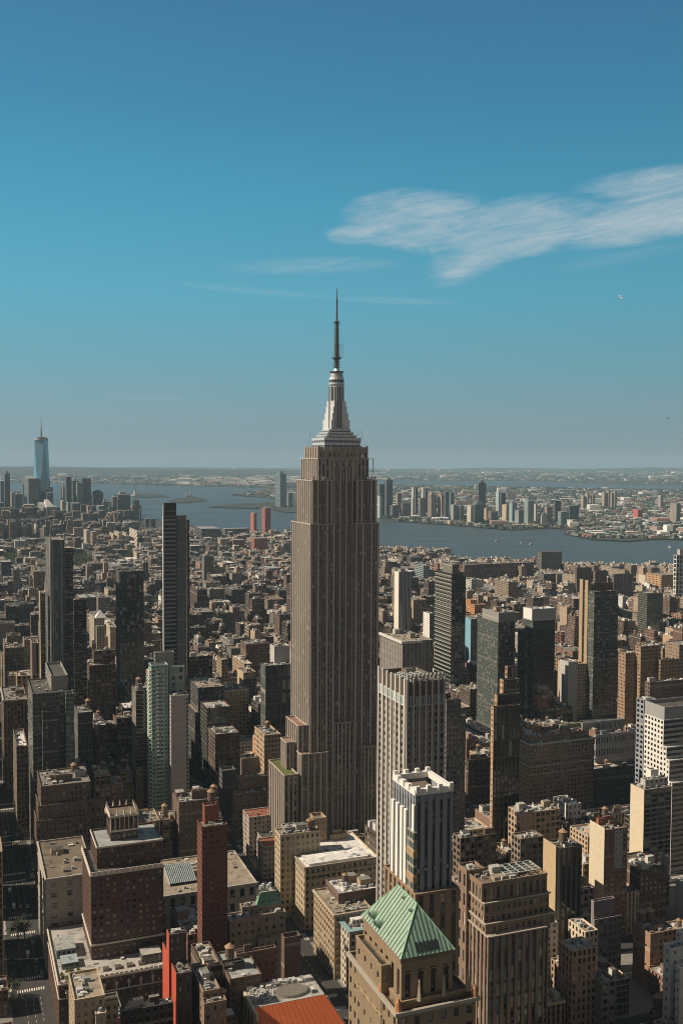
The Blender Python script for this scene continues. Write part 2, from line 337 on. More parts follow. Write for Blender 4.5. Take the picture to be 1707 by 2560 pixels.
def real_wall(mb, panes, a, b, z0, z1, st, col, rec=.4, strip=False, spc=None, pat=None):
    "masonry wall with really recessed openings; panes collects (x, y, z, w, h, angle)"
    L = math.hypot(b[0]-a[0], b[1]-a[1]); d = ((b[0]-a[0])/L, (b[1]-a[1])/L); inn = (-d[1], d[0])
    nx = max(1, round(L/st[0])); ny = max(1, round((z1-z0)/st[1])); cw = L/nx; ch = (z1-z0)/ny
    W_, H_ = cw*st[2], ch*st[3]; m = (cw-W_)/2; ang = math.atan2(d[1], d[0])
    P = lambda s, z, r=0.0: (a[0]+d[0]*s+inn[0]*r, a[1]+d[1]*s+inn[1]*r, z)
    spc = spc or [q*.45 for q in col[:3]]
    def q(s0, s1, za, zb, r=0.0, c=col, mt=2): mb.face([P(s0, za, r), P(s1, za, r), P(s1, zb, r), P(s0, zb, r)], None, c, mat=mt)
    if strip:
        q(0, L, z0, z1, rec, spc)
        spans = []
        if pat:      # groups of narrow window strips with thin mullions between broad piers
            tot = sum(pat); wide = 1.7; G = len(pat); unit = (L-wide*(G+1)-.0)/tot; s = wide
            for g_ in pat:
                for k in range(g_): spans.append((s+.2, s+unit-.2)); s += unit
                s += wide
        else: spans = [(i*cw+m, (i+1)*cw-m) for i in range(nx)]
        e = 0.0
        for i, (a0, a1) in enumerate(spans+[(L, L)]):
            thin = pat and (a0-e) < 1.2
            q(e, a0, z0, z1, 0.0, [min(.7, c_*1.25) for c_ in col[:3]] if thin else col)
            if i > 0: mb.face([P(e, z0, rec), P(e, z0), P(e, z1), P(e, z1, rec)], None, col, mat=2)
            if a0 < L: mb.face([P(a0, z0), P(a0, z0, rec), P(a0, z1, rec), P(a0, z1)], None, col, mat=2)
            e = a1
        for j in range(ny):
            for (a0, a1) in spans:
                x_, y_, z_ = P((a0+a1)/2, z0+j*ch+(ch-H_)*.4, rec-.06); panes.append((x_, y_, z_, (a1-a0)*.94, H_, ang))
        return
    for j in range(ny+1):
        za = z0+j*ch-(ch-H_)*.6 if j else z0; zb = z0+j*ch+(ch-H_)*.4 if j < ny else z1
        q(0, L, max(za, z0), min(zb, z1))
    for j in range(ny):
        za = z0+j*ch+(ch-H_)*.4; zb = za+H_
        for i in range(nx+1): q(max(0, i*cw-m), min(L, i*cw+m), za, zb)
        for i in range(nx):
            s0, s1 = i*cw+m, (i+1)*cw-m
            mb.face([P(s0, za), P(s0, za, rec), P(s0, zb, rec), P(s0, zb)], None, col, mat=2)
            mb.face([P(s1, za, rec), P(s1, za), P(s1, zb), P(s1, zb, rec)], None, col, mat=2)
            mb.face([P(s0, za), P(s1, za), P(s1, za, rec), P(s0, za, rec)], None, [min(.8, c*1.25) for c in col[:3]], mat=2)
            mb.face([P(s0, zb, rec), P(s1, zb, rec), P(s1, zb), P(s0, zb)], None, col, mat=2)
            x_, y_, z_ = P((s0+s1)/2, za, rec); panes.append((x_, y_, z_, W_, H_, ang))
def put_panes(panes, parent, limit=90, light=.22, blind=.08):
    "the uppermost (best seen) windows one by one, the rest as one part"
    rnd = random.Random(len(panes))
    panes = sorted(panes, key=lambda p: -p[2]); rest = MB()
    for i, (x_, y_, z_, w_, h, ang) in enumerate(panes):
        r = rnd.random(); k = 2 if r < blind else 1 if r < blind+light else 0
        if i < limit:
            o = bpy.data.objects.new('window', window_mesh(w_, h, k)); o.location = (x_, y_, z_); o.rotation_euler = (0, 0, ang); link(o, parent)
        else:
            c, s = math.cos(ang)*w_/2, math.sin(ang)*w_/2
            rest.face([(x_-c, y_-s, z_), (x_+c, y_+s, z_), (x_+c, y_+s, z_+h), (x_-c, y_-s, z_+h)], mat=k)
    if rest.f: tag(rest.build('window_panes', M_WIN, parent), kind='stuff')
TANKS = []
def tank_parts(parent, x, y, z, s=1.0, col=(.16, .11, .08)):
    "rooftop water tank on a steel frame: a part with its legs and cone roof below it"
    mb = MB(); cyl(mb, 0, 0, 3.2, 7.0, 1.9, 1.75, 12, col)
    for k in range(6):
        cyl(mb, 0, 0, 3.5+k*.6, 3.56+k*.6, 1.95, n=12, col=(.06, .05, .05), cap=False)
    t = mb.build('water_tank', [M_PAINT, M_PAINT], parent); t.location = (x, y, z); t.scale = (s, s, s)
    mb = MB(); cyl(mb, 0, 0, 7.0, 8.6, 2.15, 0.0, 12, (.30, .19, .11)); mb.build('cone_roof', [M_PAINT, M_PAINT], t)
    mb = MB()
    for k in range(4):
        a = math.pi/4+k*math.pi/2; bar(mb, (1.5*math.cos(a), 1.5*math.sin(a), 0), (1.4*math.cos(a), 1.4*math.sin(a), 3.3), .14, (.07, .06, .055))
    box(mb, -1.7, 1.7, -1.7, 1.7, 2.95, 3.2, col=(.07, .06, .055), mat=1); mb.build('tank_frame', [M_PAINT, M_PAINT], t)
    return t
def vents(mb, x0, x1, y0, y1, z, n, rnd, big=1.0):
    for _ in range(n):
        w_ = rnd.uniform(.9, 3.4)*big; d_ = rnd.uniform(.9, 3.0)*big; h = rnd.uniform(.6, 2.0)*big
        if x1-x0 < w_+1 or y1-y0 < d_+1: continue
        x = rnd.uniform(x0+.5, x1-w_-.5); y = rnd.uniform(y0+.5, y1-d_-.5)
        c = rnd.choice([(.42, .42, .41), (.28, .28, .27), (.16, .15, .14), (.55, .54, .51), (.33, .35, .34)])
        r = rnd.random()
        if r < .7: box(mb, x, x+w_, y, y+d_, z, z+h, col=c, top=c, mat=1)
        elif r < .85: bar(mb, (x, y, z+.5), (x+w_*2.0 if x+w_*2 < x1 else x+w_, y, z+.5), .3, (.45, .45, .44))
        else: cyl(mb, x+.5, y+.5, z, z+h+.6, .55, n=8, col=c)
        if r > .93: bar(mb, (x, y, z+.3), (x+rnd.uniform(-6, 6) if x0+6 < x < x1-6 else x+.4, min(y1-.3, y+rnd.uniform(3, 9)), z+.3), .16, (.35, .34, .32))
class Bld:
    def __init__(s, name, label, cat, u, v, short=None, group=None):
        s.e = empty(name, world(u, v, 0), TH); tag(s.e, label, cat, group); s.u, s.v = u, v; s.short = short; s.boxes = []; s.seed = random.Random(len(FOOT)*7+3)
    def loc(s, t): return (t[0]-s.u, t[1]-s.u, t[2]-s.v, t[3]-s.v, t[4], t[5])
    def mass(s, t, st=BRICK, col=C['brown'], top=R_['grey'], par=1.0, stE=None, real=False, strip=False, stW=None, wname='wall', rname='roof', limit=90, light=.22, blind=.08, spc=None, clut=0, bulk=0, tanks=(), rec=.4, foot=True, pat=None):
        x0, x1, y0, y1, z0, z1 = s.loc(t); s.boxes.append(t)
        if foot: FOOT.append((t[0], t[1], t[2], t[3]))
        mb = MB()
        if real:
            panes = []
            real_wall(mb, panes, (x0, y0), (x1, y0), z0, z1-.8, st, col, rec, strip, spc, pat)
            se = stE or st
            if se[2] > 0: real_wall(mb, panes, (x0, y1), (x0, y0), z0, z1-.8, se, col, rec, strip, spc)
            else: mb.face([(x0, y1, z0), (x0, y0, z0), (x0, y0, z1-.8), (x0, y1, z1-.8)], None, col, mat=2)
            wallq(mb, (x1, y0), (x1, y1), z0, z1-.8, st, col, 0, 3.3); wallq(mb, (x1, y1), (x0, y1), z0, z1-.8, st, col, 0, 4.4)
            box(mb, x0-.15, x1+.15, y0-.15, y1+.15, z1-.8, z1+.002, col=[min(.7, c*1.1) for c in col], mat=2, topface=False)
            wo_ = mb.build(wname, BM, s.e); put_panes(panes, wo_, limit, light, blind)
            x0 -= .15; x1 += .15; y0 -= .15; y1 += .15
        else:
            box(mb, x0, x1, y0, y1, z0, z1, st, col, stE=stE, stW=stW, topface=False); wo_ = mb.build(wname, BM, s.e)
        rf = MB(); box(rf, x0, x1, y0, y1, z0, z1, col=col, top=top, sides='', par=par); ro = rf.build(rname, BM, s.e)
        zi = z1-par
        for k in range(bulk):
            w_ = min(s.seed.uniform(3.5, 8), (x1-x0)*.45); d_ = min(s.seed.uniform(3.5, 8), (y1-y0)*.45); h = s.seed.uniform(2.6, 5.5)
            x = s.seed.uniform(x0+1, x1-w_-1); y = s.seed.uniform(y0+1+(y1-y0)*.2, y1-d_-1); b = MB()
            cc = s.seed.choice([col, C['lgrey'], col, C['tan']])
            box(b, x, x+w_, y, y+d_, zi, zi+h, BLANK, cc, top=s.seed.choice([R_['grey'], R_['light'], R_['dark']])); b.build('bulkhead', BM, ro)
        if clut:
            v_ = MB(); vents(v_, x0+1, x1-1, y0+1, y1-1, zi, int(clut*1.8)+3, s.seed)
            if v_.f: tag(v_.build('roof_vents', BM, ro), kind='stuff')
        for (fx, fy, sc) in tanks: tank_parts(s.e, x0+(x1-x0)*fx, y0+(y1-y0)*fy, zi, sc)
        return (x0, x1, y0, y1, z0, z1)
    def part(s, name, fn, mats=None, parent=None, smooth=False):
        mb = MB(); fn(mb); return mb.build(name, mats or BM, parent or s.e, smooth)
    def done(s, keep=None):
        if s.short:
            t = max(s.boxes, key=lambda q: q[5]); px, py, _ = proj(world((t[0]+t[1])/2, (t[2]+t[3])/2, t[5])); ANCH.append((s.short, px, py))
        SHOW.append((s, s.boxes))
def cornice(b, t, z, h=1.2, out=.8, col=C['white'], name='cornice', sides='NE'):
    x0, x1, y0, y1, _, _ = b.loc(t)
    def fn(mb):
        if 'N' in sides: box(mb, x0-out, x1+out, y0-out, y0-.003, z, z+h, col=col, top=col, mat=2, mtop=2)
        if 'E' in sides: box(mb, x0-out, x0-.003, y0-.004, y1, z+.003, z+h-.003, col=col, top=col, mat=2, mtop=2)
    return b.part(name, fn)
def H(name, label, tiers, st=BRICK, col='brown', short=None, cat='building', yb=None, top='grey', **kw):
    "hand-placed building from its silhouette; tiers: (xl, xc, xr, y, dict(v=|H=|D=, on=, plus mass() options))"
    T = []
    for (xl, xc, xr, y, d) in tiers:
        T.append(tier(xl, xc, xr, y, d.get('v'), d.get('H'), d.get('D')))
    for t in T: t[3] = min(t[3], t[2]+kw.get('dmax', 55))
    kw.pop('dmax', None)
    for i, (_, _, _, _, d) in enumerate(tiers):
        if d.get('on'): T[i][4] = T[i-1][5]-1.0
    b = Bld(name, label, cat, T[0][0], T[0][2], short)
    colv = C[col] if isinstance(col, str) else col
    for t, (_, _, _, _, d) in zip(T, tiers):
        o = dict(kw); o.update({k: v for k, v in d.items() if k not in ('v', 'H', 'D', 'on', 'st', 'col', 'top')})
        c2 = d.get('col', colv); c2 = C[c2] if isinstance(c2, str) else c2
        tp = d.get('top', top); tp = R_[tp] if isinstance(tp, str) else tp
        b.mass(t, d.get('st', st), c2, tp, **o)
    if yb is not None:
        xs = [q for a in tiers for q in (a[0], a[2])]; KEEP.append((min(xs), max(xs), yb, proj(world(T[0][0], T[0][2], 0))[2]))
    b.T = T; b.done(); return b
# ================================================================== hero: the stepped limestone skyscraper
def skyscraper():
    L = (.39, .34, .295); LD = (.125, .112, .10)
    b = Bld('art_deco_skyscraper', 'tallest stepped limestone skyscraper with silver mast and antenna in the centre of the picture', 'skyscraper', 207.0, 699.0, 'central spired skyscraper')
    SP = (3.1, 4.0, .5, .60, 0, 1); SPE = (4.6, 4.0, .54, .60, 0, 1)
    def shaft(t, wname='wall', limit=45, strip=True, pat=None, par=1.0, top=R_['tan'], st=SP, stE=SPE, clut=0, rec=.75, **k): return b.mass(t, st, L, top, par=par, stE=stE, real=True, strip=strip, spc=LD, wname=wname, limit=limit, light=.14, blind=.07, rec=rec, clut=clut, pat=pat, **k)
    # podium on the avenue, rust coloured roofs
    b.mass([207, 262, 699, 717, 0, 24], BRICK, L, R_['rust'], wname='podium', clut=4)
    b.mass([213, 336, 717.1, 738, 0, 21], BRICK, L, R_['dark'], wname='podium', clut=6)
    b.mass([207, 336, 738.1, 756, 0, 33], BRICK, L, R_['rust'], wname='podium', clut=5)
    b.mass([262.1, 336, 699, 717, 0, 24], BRICK, L, R_['rust'], wname='podium')
    t3 = tier(671, 711, 745, 1938, v=702); t3[4] = 20; shaft(t3, 'lower_setback', 40, top=(.10, .11, .035))
    t2 = tier(736, 753, 820, 1886, v=704); t2[4] = 20; shaft(t2, 'lower_setback', 40, top=(.24, .17, .135), pat=(2, 2, 2, 2))
    t2b = tier(701, 716, 752, 1856, v=717); t2b[4] = 20; shaft(t2b, 'lower_setback', 20, top=(.24, .17, .135))
    t1 = tier(715, 745, 768, 1814, v=712); t1[4] = 60; shaft(t1, 'middle_setback', 20, top=(.25, .14, .11))
    tr = tier(902, 903, 948, 1867, v=703.5); tr[3] = 709; tr[4] = 20; shaft(tr, 'lower_setback', 20)
    tc_ = tier(835, 836, 884, 1807, v=709.3); tc_[3] = 714; tc_[4] = 20; shaft(tc_, 'centre_bay', 20)
    A = tier(728, 776, 948, 1310, v=708); u0, u1, v0, v1, _, zA = A
    uW = uvw(hit(837, 1400, v=708))[0]; uE = uvw(hit(888, 1400, v=708))[0]
    shaft([u0, uW, v0, v1, 20, zA], 'tower_shaft', 60, clut=4, pat=(2, 3, 2))
    shaft([uE, u1, v0, v1, 20, zA], 'tower_shaft', 60, clut=4, pat=(2, 3, 2))
    Bt = tier(741, 780, 942, 1200, v=709.3); zB = Bt[5]
    uWb = uvw(hit(832, 1250, v=709.3))[0]; uEb = uvw(hit(891, 1250, v=709.3))[0]
    shaft([Bt[0], uWb, Bt[2], Bt[3], zA-1, zB], 'upper_shaft', 60, clut=6, pat=(1, 3, 1))
    shaft([uEb, Bt[1], Bt[2], Bt[3], zA-1, zB], 'upper_shaft', 60, clut=6, pat=(1, 3, 1))
    Ct = tier(755, 795, 922, 1145, v=712.4); zC = Ct[5]
    shaft([uW-.01, uE+.01, 712.4, v1-1, 20, zC], 'centre_shaft', 60, pat=(2, 2, 2))
    shaft([Ct[0], uW-.02, 712.5, v1-2, zB-1, zC], 'crown_shoulder', 20)
    shaft([uE+.02, Ct[1], 712.5, v1-2, zB-1, zC], 'crown_shoulder', 20)
    Dt = tier(765, 796, 917, 1117, v=713.6); zD = Dt[5]
    FAT = (3.6, 9.0, .30, .28, 0, 1)
    b.mass([Dt[0], Dt[1], Dt[2], Dt[3], zC-1, zD], FAT, L, R_['grey'], wname='crown', real=True, limit=20, rec=.5)
    cu, cv = (Dt[0]+Dt[1])/2-207, (Dt[2]+Dt[3])/2-699
    # piers and pointed arches of the crown
    def crown(mb):
        x0, x1, y0 = Dt[0]-207, Dt[1]-207, Dt[2]-699
        for k in range(9):
            x = x0+(x1-x0)*k/8; box(mb, x-.5, x+.5, y0-1.2, y0-.01, zC-18 if 2 <= k <= 6 else zC-1, zD+.8, col=L, mat=2, top=L, mtop=2)
        for k in range(6):
            y = y0+(Dt[3]-Dt[2])*k/5; box(mb, x0-1.0, x0-.02, y-.9, y+.9, zC-1, zD+.4, col=L, mat=2, top=L, mtop=2)
    b.part('crown_piers', crown)
    def arches(mb):
        for cx in (uW-207+3.3, (uW+uE)/2-207, uE-207-3.3):
            for s_ in (-1, 1):
                mb.face([(cx+s_*1.9, 13.3, zC-6), (cx, 13.3, zC+1.5), (cx, 13.3, zC-1.2), (cx+s_*.9, 13.3, zC-6)][::-s_], None, (.42, .38, .33), mat=2)
            box(mb, cx-.8, cx+.8, 13.32, 13.38, zC-5.8, zC-2, col=(.05, .05, .05), mat=2)
    b.part('pointed_arches', arches)
    # silver observation decks
    S = (.60, .64, .67); SDk = (.06, .06, .06)
    DC = world(207+cu, 699+cv).y
    zz = lambda y: hit(842, y, D=DC).z
    px2m = 756/F_PX
    def slab(cx_off, hw, hd, za, zb, name='deck_level'):
        def fn(mb):
            x0, x1, y0, y1 = cu-hw+cx_off, cu+hw+cx_off, cv-hd, cv+hd
            zm = za+(zb-za)*.45
            box(mb, x0+.6, x1-.6, y0+.6, y1-.6, za, zm, col=SDk, mat=2)
            box(mb, x0, x1, y0, y1, zm, zb, col=S, top=(.35, .35, .34), mat=3, mtop=3)
            n = int(hw*2/1.3)
            for k in range(n+1):
                x = x0+.3+(x1-x0-.8)*k/n; box(mb, x, x+.35, y0+.2, y0+.59, za, zm, col=S, mat=3, topface=False)
                y = y0+.3+(y1-y0-.8)*k/n; box(mb, x0+.2, x0+.59, y, y+.35, za, zm, col=S, mat=3, topface=False)
        b.part(name, fn)
    slab(0, 14.6, 14.0, zD-.2, zz(1107)); slab(0, 14.9, 14.3, zz(1107), zz(1095)); slab(0, 12.2, 11.6, zz(1095), zz(1088)); slab(0, 10.4, 9.8, zz(1088), zz(1081)); slab(0, 8.8, 8.4, zz(1081), zz(1074))
    # mooring mast: octagonal shaft with glazed corners and four stepped wings
    def mastf(mb):
        cyl(mb, cu, cv, zz(1076), zz(962), 5.9, 5.5, 8, S, 3, ph=math.pi/8)
        for k in range(8):
            a = k*math.pi/4+math.pi/8
            for da in (-.09, .09):
                bar(mb, (cu+6.0*math.cos(a+da), cv+6.0*math.sin(a+da), zz(1076)), (cu+5.6*math.cos(a+da), cv+5.6*math.sin(a+da), zz(962)), .22, (.6, .6, .58), 3)
    mast = b.part('mooring_mast', mastf)
    def glassf(mb):
        for k in range(8):
            a = k*math.pi/4; nrm = Vector((math.cos(a), math.sin(a), 0)); s_ = Vector((-math.sin(a), math.cos(a), 0)); c = Vector((cu, cv, 0))
            for q in (-1.1, 1.1):
                p = c+nrm*5.5+s_*q
                lo = p+nrm*.08; hi = c+nrm*5.14+s_*q
                mb.face([tuple(lo-s_*.75)[:2]+(zz(1070),), tuple(lo+s_*.75)[:2]+(zz(1070),), tuple(hi+s_*.7)[:2]+(zz(968),), tuple(hi-s_*.7)[:2]+(zz(968),)], mat=0)
    b.part('mast_window', glassf, [M_WIN[0]], mast)
    def wings(mb):
        for k in range(4):
            a = k*math.pi/2 - TH*0 + math.pi/4
            d = Vector((math.cos(a), math.sin(a), 0)); s_ = Vector((-math.sin(a), math.cos(a), 0)); c = Vector((cu, cv, 0))
            for (r, zt, th) in ((11.0, 1050, .8), (9.6, 1034, 1.0), (8.4, 1018, 1.2), (7.4, 1003, 1.5)):
                zb, zt_ = zz(1076), zz(zt); p = [c+d*4-s_*th, c+d*r-s_*th, c+d*r+s_*th, c+d*4+s_*th]
                lo = [tuple(q)[:2]+(zb,) for q in p]; hi = [tuple(q)[:2]+(zt_+th*.01,) for q in p]
                for i in range(4): mb.face([lo[i], lo[(i+1) % 4], hi[(i+1) % 4], hi[i]], None, (.76, .79, .82), mat=2)
                mb.face(hi, None, S, mat=3)
    b.part('mast_wing', wings)
    def drum(mb):
        cyl(mb, cu, cv, zz(962), zz(957), 6.0, 6.0, 20, S, 3)
        cyl(mb, cu, cv, zz(957), zz(950), 5.4, 5.4, 20, SDk, 2)
        for k in range(20):
            a = 2*math.pi*k/20; bar(mb, (cu+5.6*math.cos(a), cv+5.6*math.sin(a), zz(957)), (cu+5.6*math.cos(a), cv+5.6*math.sin(a), zz(950)), .18, S, 3)
        cyl(mb, cu, cv, zz(950), zz(944), 5.9, 5.6, 20, S, 3); cyl(mb, cu, cv, zz(944), zz(931), 5.2, 4.6, 20, (.44, .44, .42), 3)
        cyl(mb, cu, cv, zz(931), zz(929), 5.6, 5.6, 20, (.1, .1, .1), 3)
    b.part('mast_drum', drum)
    G = (.13, .125, .12)
    def ant(mb):
        cyl(mb, cu, cv, zz(929), zz(921), 3.0, 1.6, 12, S, 3)
        cyl(mb, cu, cv, zz(921), zz(895), 1.9, 1.9, 8, G, 3)
        for k in range(6):
            for a in range(8):
                q = a*math.pi/4; z = zz(919-k*4); bar(mb, (cu+1.8*math.cos(q), cv+1.8*math.sin(q), z), (cu+2.9*math.cos(q), cv+2.9*math.sin(q), z), .16, G, 3)
        cyl(mb, cu, cv, zz(896), zz(894), 3.9, 3.9, 12, G, 3)
        cyl(mb, cu, cv, zz(894), zz(860), 2.0, 1.9, 8, G, 3); cyl(mb, cu, cv, zz(860), zz(806), 1.7, 1.3, 8, G, 3)
        for k in range(17):
            z = zz(890-k*5); r = 3.0 if k % 4 < 2 else 2.3
            for a in range(6):
                q = a*math.pi/3+k*.5; bar(mb, (cu, cv, z), (cu+r*math.cos(q), cv+r*math.sin(q), z), .2, G, 3)
        cyl(mb, cu, cv, zz(806), zz(804), 2.4, 2.4, 10, G, 3)
        cyl(mb, cu, cv, zz(804), zz(752), .85, .7, 8, G, 3); cyl(mb, cu, cv, zz(752), zz(750), 1.0, 1.0, 8, G, 3); cyl(mb, cu, cv, zz(750), zz(722), .5, .28, 6, G, 3)
    b.part('antenna', ant)
    def hoist(mb):
        for (ax, z0_, z1_) in ((5.0, zz(894), zz(860)),):
            for q in ((ax-1.6, z0_, z1_), (ax, z0_, z1_)): bar(mb, (cu+q[0], cv, q[1]), (cu+q[0], cv, q[2]), .12, S, 3)
            bar(mb, (cu+ax-1.6, cv, z1_), (cu+ax, cv, z1_), .12, S, 3)
        x = Dt[1]-207
        bar(mb, (x+5, 14, zz(1182)), (x+5, 14, zz(1146)), .35, S, 3); bar(mb, (x+2, 14, zz(1146)), (x+5, 14, zz(1146)), .2, S, 3); bar(mb, (x+1, 14, zz(1175)), (x+5, 14, zz(1180)), .2, G, 3)
    b.part('antenna_bracket', hoist)
    rnd = random.Random(5)
    def masts(mb):
        for _ in range(46):
            sx = rnd.choice((-1, 1)); x = cu+rnd.uniform(-19, 19); y = cv+rnd.choice((-13.5, 13.5, rnd.uniform(-13, 13))); z = zD if abs(x-cu) > 17 else zz(1092)
            bar(mb, (x, y, z-1), (x, y, z+rnd.uniform(2, 6)), .1, (.3, .3, .29), 3)
    b.part('whip_antennas', masts)
    def dish(x, y, z):
        def fn(mb):
            cyl(mb, x, y, z, z+1.6, .15, n=6, col=G, mat=3)
            for k in range(10):
                a, c = 2*math.pi*k/10, 2*math.pi*(k+1)/10
                mb.face([(x, y-.3, z+2.4), (x+1.3*math.cos(a), y-.9, z+2.4+1.3*math.sin(a)), (x+1.3*math.cos(c), y-.9, z+2.4+1.3*math.sin(c))], None, (.7, .7, .68), mat=2)
        b.part('dish_antenna', fn)
    for (u, z) in ((Bt[1]-4, zB), (Bt[1]-7, zB), (Bt[1]-1.5, zB), (Bt[0]+2, zB), (Bt[0]+9, zB), (Dt[1]-5, zC)): dish(u-207, Bt[2]-699+1.5, z-.9)
    b.boxes = [[207, 336, 699, 756, 0, 28], [u0, u1, v0, v1, 20, zA], [Bt[0], Bt[1], Bt[2], Bt[3], zA, zC], [Dt[0]+8, Dt[1]-8, Dt[2]+4, Dt[3]-4, zD, zz(960)]]
    b.done()
skyscraper()

# ================================================================== green pyramid tower, lower right of centre
def pyramid_tower():
    K = (.25, .185, .12)
    t = tier(908, 1003, 1131, 2396, v=238)
    b = Bld('pyramid_roof_tower', 'tan stone tower with steep green copper pyramid roof, nearest of all at the bottom', 'tower', t[0], t[2], 'green pyramid roof tower')
    AR = (4.0, 11.0, .42, .6, 0, 1)
    zt = t[5]; zl = hit(994, 2505, v=237).z
    b.mass([t[0], t[1], t[2], t[3], zl-2, zt], AR, K, R_['dark'], real=True, limit=40, rec=.6, wname='upper_wall', par=.3)
    w1 = tier(890, 953, 985, 2414, v=245); w1[4] = 0
    b.mass([w1[0], t[0]-.02, w1[2], w1[3], 0, w1[5]], (5, 5.2, .3, .36, 0, 1), K, R_['dark'], real=True, limit=60, rec=.45, wname='side_wing', clut=16)
    cornice(b, [w1[0], t[0], w1[2], w1[3], 0, 0], w1[5]-9, .5, .3, (.42, .33, .18)); cornice(b, [w1[0], t[0], w1[2], w1[3], 0, 0], w1[5]-14, .4, .3, (.36, .27, .16))
    t2 = [t[0]-.5, t[1]+4.2, t[2]-1.2, t[3]+3, 0, zl]
    b.mass(t2, (3.6, 4.4, .42, .5, 0, 1), K, R_['brown'], real=True, limit=60, rec=.45, wname='middle_wall', clut=4)
    zc = hit(955, 2533, v=236).z
    t4 = [t[0]-2.5, t[1]+5.5, t[2]-3.2, t[3]+5, 0, zc]
    b.mass(t4, (3.6, 4.4, .42, .5, 0, 1), K, R_['brown'], real=True, limit=40, rec=.45, wname='lower_wall')
    cornice(b, t4, zc-.8, 1.0, .9, (.36, .33, .28))
    x0, x1, y0, y1, _, _ = b.loc(t); G = (.21, .32, .25)
    n_ = hit(1041, 2258, v=t[2]+(t[3]-t[2])*.30); fz = n_.z; ra = uvw(n_)[0]-t[0]
    e = .5; A = (x0-e, y0-e, zt); B_ = (x1+e, y0-e, zt); Cc = (x1+e, y1+e, zt); D_ = (x0-e, y1+e, zt)
    n2_ = uvw(hit(996, 2212, H=fz)); ra = min(max(ra, (x1-x0)*.3), (x1-x0)*.75); rb = min(max(n2_[1]-t[2], y1*.5), y1*.85); print('PYR', x1-x0, y1-y0, zt, fz, ra, (t[3]-t[2])*.3, n2_[0]-t[0], n2_[1]-t[2])
    P1 = (ra, y0+(y1-y0)*.30, fz); P2 = (ra, rb, fz)
    def roof(mb):
        for f in ([A, B_, P1], [B_, Cc, P2, P1], [Cc, D_, P2], [D_, A, P1, P2]): mb.face(f, None, G, mat=2)
        mb.face([A, B_, Cc, D_][::-1], None, G, mat=2)
    rf = b.part('pyramid_roof', roof, [M_FAC, M_ROOF, M_COP, M_MET])
    def seams(mb):
        for k in range(1, 17):      # east slope: seams run straight up to the ridge or the hips
            y = A[1]+(D_[1]-A[1])*k/17; g = min(1, (y-A[1])/(P1[1]-A[1]), (D_[1]-y)/(D_[1]-P2[1]))
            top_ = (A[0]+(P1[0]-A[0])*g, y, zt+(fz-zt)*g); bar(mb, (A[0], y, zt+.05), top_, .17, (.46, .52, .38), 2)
            bar(mb, (A[0], y-.36, zt+.02), (top_[0], y-.36, top_[2]), .12, (.10, .17, .13), 2)  # dark bar beside each rib: its shadow put into the colour
        for k in range(1, 13):      # north slope
            x = A[0]+(B_[0]-A[0])*k/13; g = min((x-A[0])/(P1[0]-A[0]), (B_[0]-x)/(B_[0]-P1[0]))
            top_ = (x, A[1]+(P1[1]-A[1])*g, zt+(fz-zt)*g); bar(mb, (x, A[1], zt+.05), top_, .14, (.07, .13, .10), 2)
        for (p, q) in ((A, P1), (B_, P1), (D_, P2), (Cc, P2), (P1, P2)): bar(mb, p, q, .22, (.26, .46, .32), 2)
    b.part('roof_seams_and_shadows', seams, parent=rf)
    def on_e(f, g):    # point on the east slope: f along, g up
        a = Vector(A).lerp(Vector(D_), f); c = Vector(P1).lerp(Vector(P2), f); return a.lerp(c, g)
    for (f, g, s_) in ((.62, .16, 1.0), (.82, .2, 1.0), (.1, .82, .5), (.5, .9, .45)):
        def dorm(mb, f=f, g=g, s_=s_):
            p = on_e(f, g)
            for k in range(8):
                a, c = math.pi*k/8, math.pi*(k+1)/8
                p0 = (p.x-1.5*s_, p.y+1.1*s_*math.cos(a), p.z+1.4*s_*math.sin(a)); p1 = (p.x-1.5*s_, p.y+1.1*s_*math.cos(c), p.z+1.4*s_*math.sin(c))
                mb.face([p0, p1, (p.x+1.5*s_, p1[1], p1[2]), (p.x+1.5*s_, p0[1], p0[2])], None, G, mat=2)
                mb.face([(p.x-1.45*s_, p.y, p.z), (p0[0]+.05, p0[1], p0[2]), (p1[0]+.05, p1[1], p1[2])][::-1], None, (.04, .05, .045), mat=2)
        b.part('dormer', dorm, parent=rf)
    def lou(mb):
        for k in range(6):
            x = x0+(x1-x0)*(.30+k*.075); g0, g1 = .06, .26
            yy = lambda g: y0-e+(P1[1]-y0+e)*g-.12; z_ = lambda g: zt+(P1[2]-zt)*g+.12
            mb.face([(x, yy(g0), z_(g0)), (x+.85, yy(g0), z_(g0)), (x+.85, yy(g1), z_(g1)), (x, yy(g1), z_(g1))], None, (.02, .025, .025), mat=2)
    b.part('louvre', lou, parent=rf)
    def arches(mb):
        for k in range(4):
            cx = x0+(x1-x0)*(.125+.25*k)
            for j in range(8):
                a, c = math.pi*j/8, math.pi*(j+1)/8
                mb.face([(cx+1.0*math.cos(a), y0-.1, zt-5.2+1.0*math.sin(a)), (cx+1.0*math.cos(c), y0-.1, zt-5.2+1.0*math.sin(c)), (cx, y0-.1, zt-5.2)], None, (.03, .028, .025), mat=2)
                mb.face([(cx+1.0*math.cos(a), y0-.12, zt-5.2+1.0*math.sin(a)), (cx+1.3*math.cos(a), y0-.12, zt-5.2+1.3*math.sin(a)), (cx+1.3*math.cos(c), y0-.12, zt-5.2+1.3*math.sin(c)), (cx+1.0*math.cos(c), y0-.12, zt-5.2+1.0*math.sin(c))][::-1], None, (.32, .25, .17), mat=2)
    b.part('window_arches', arches)
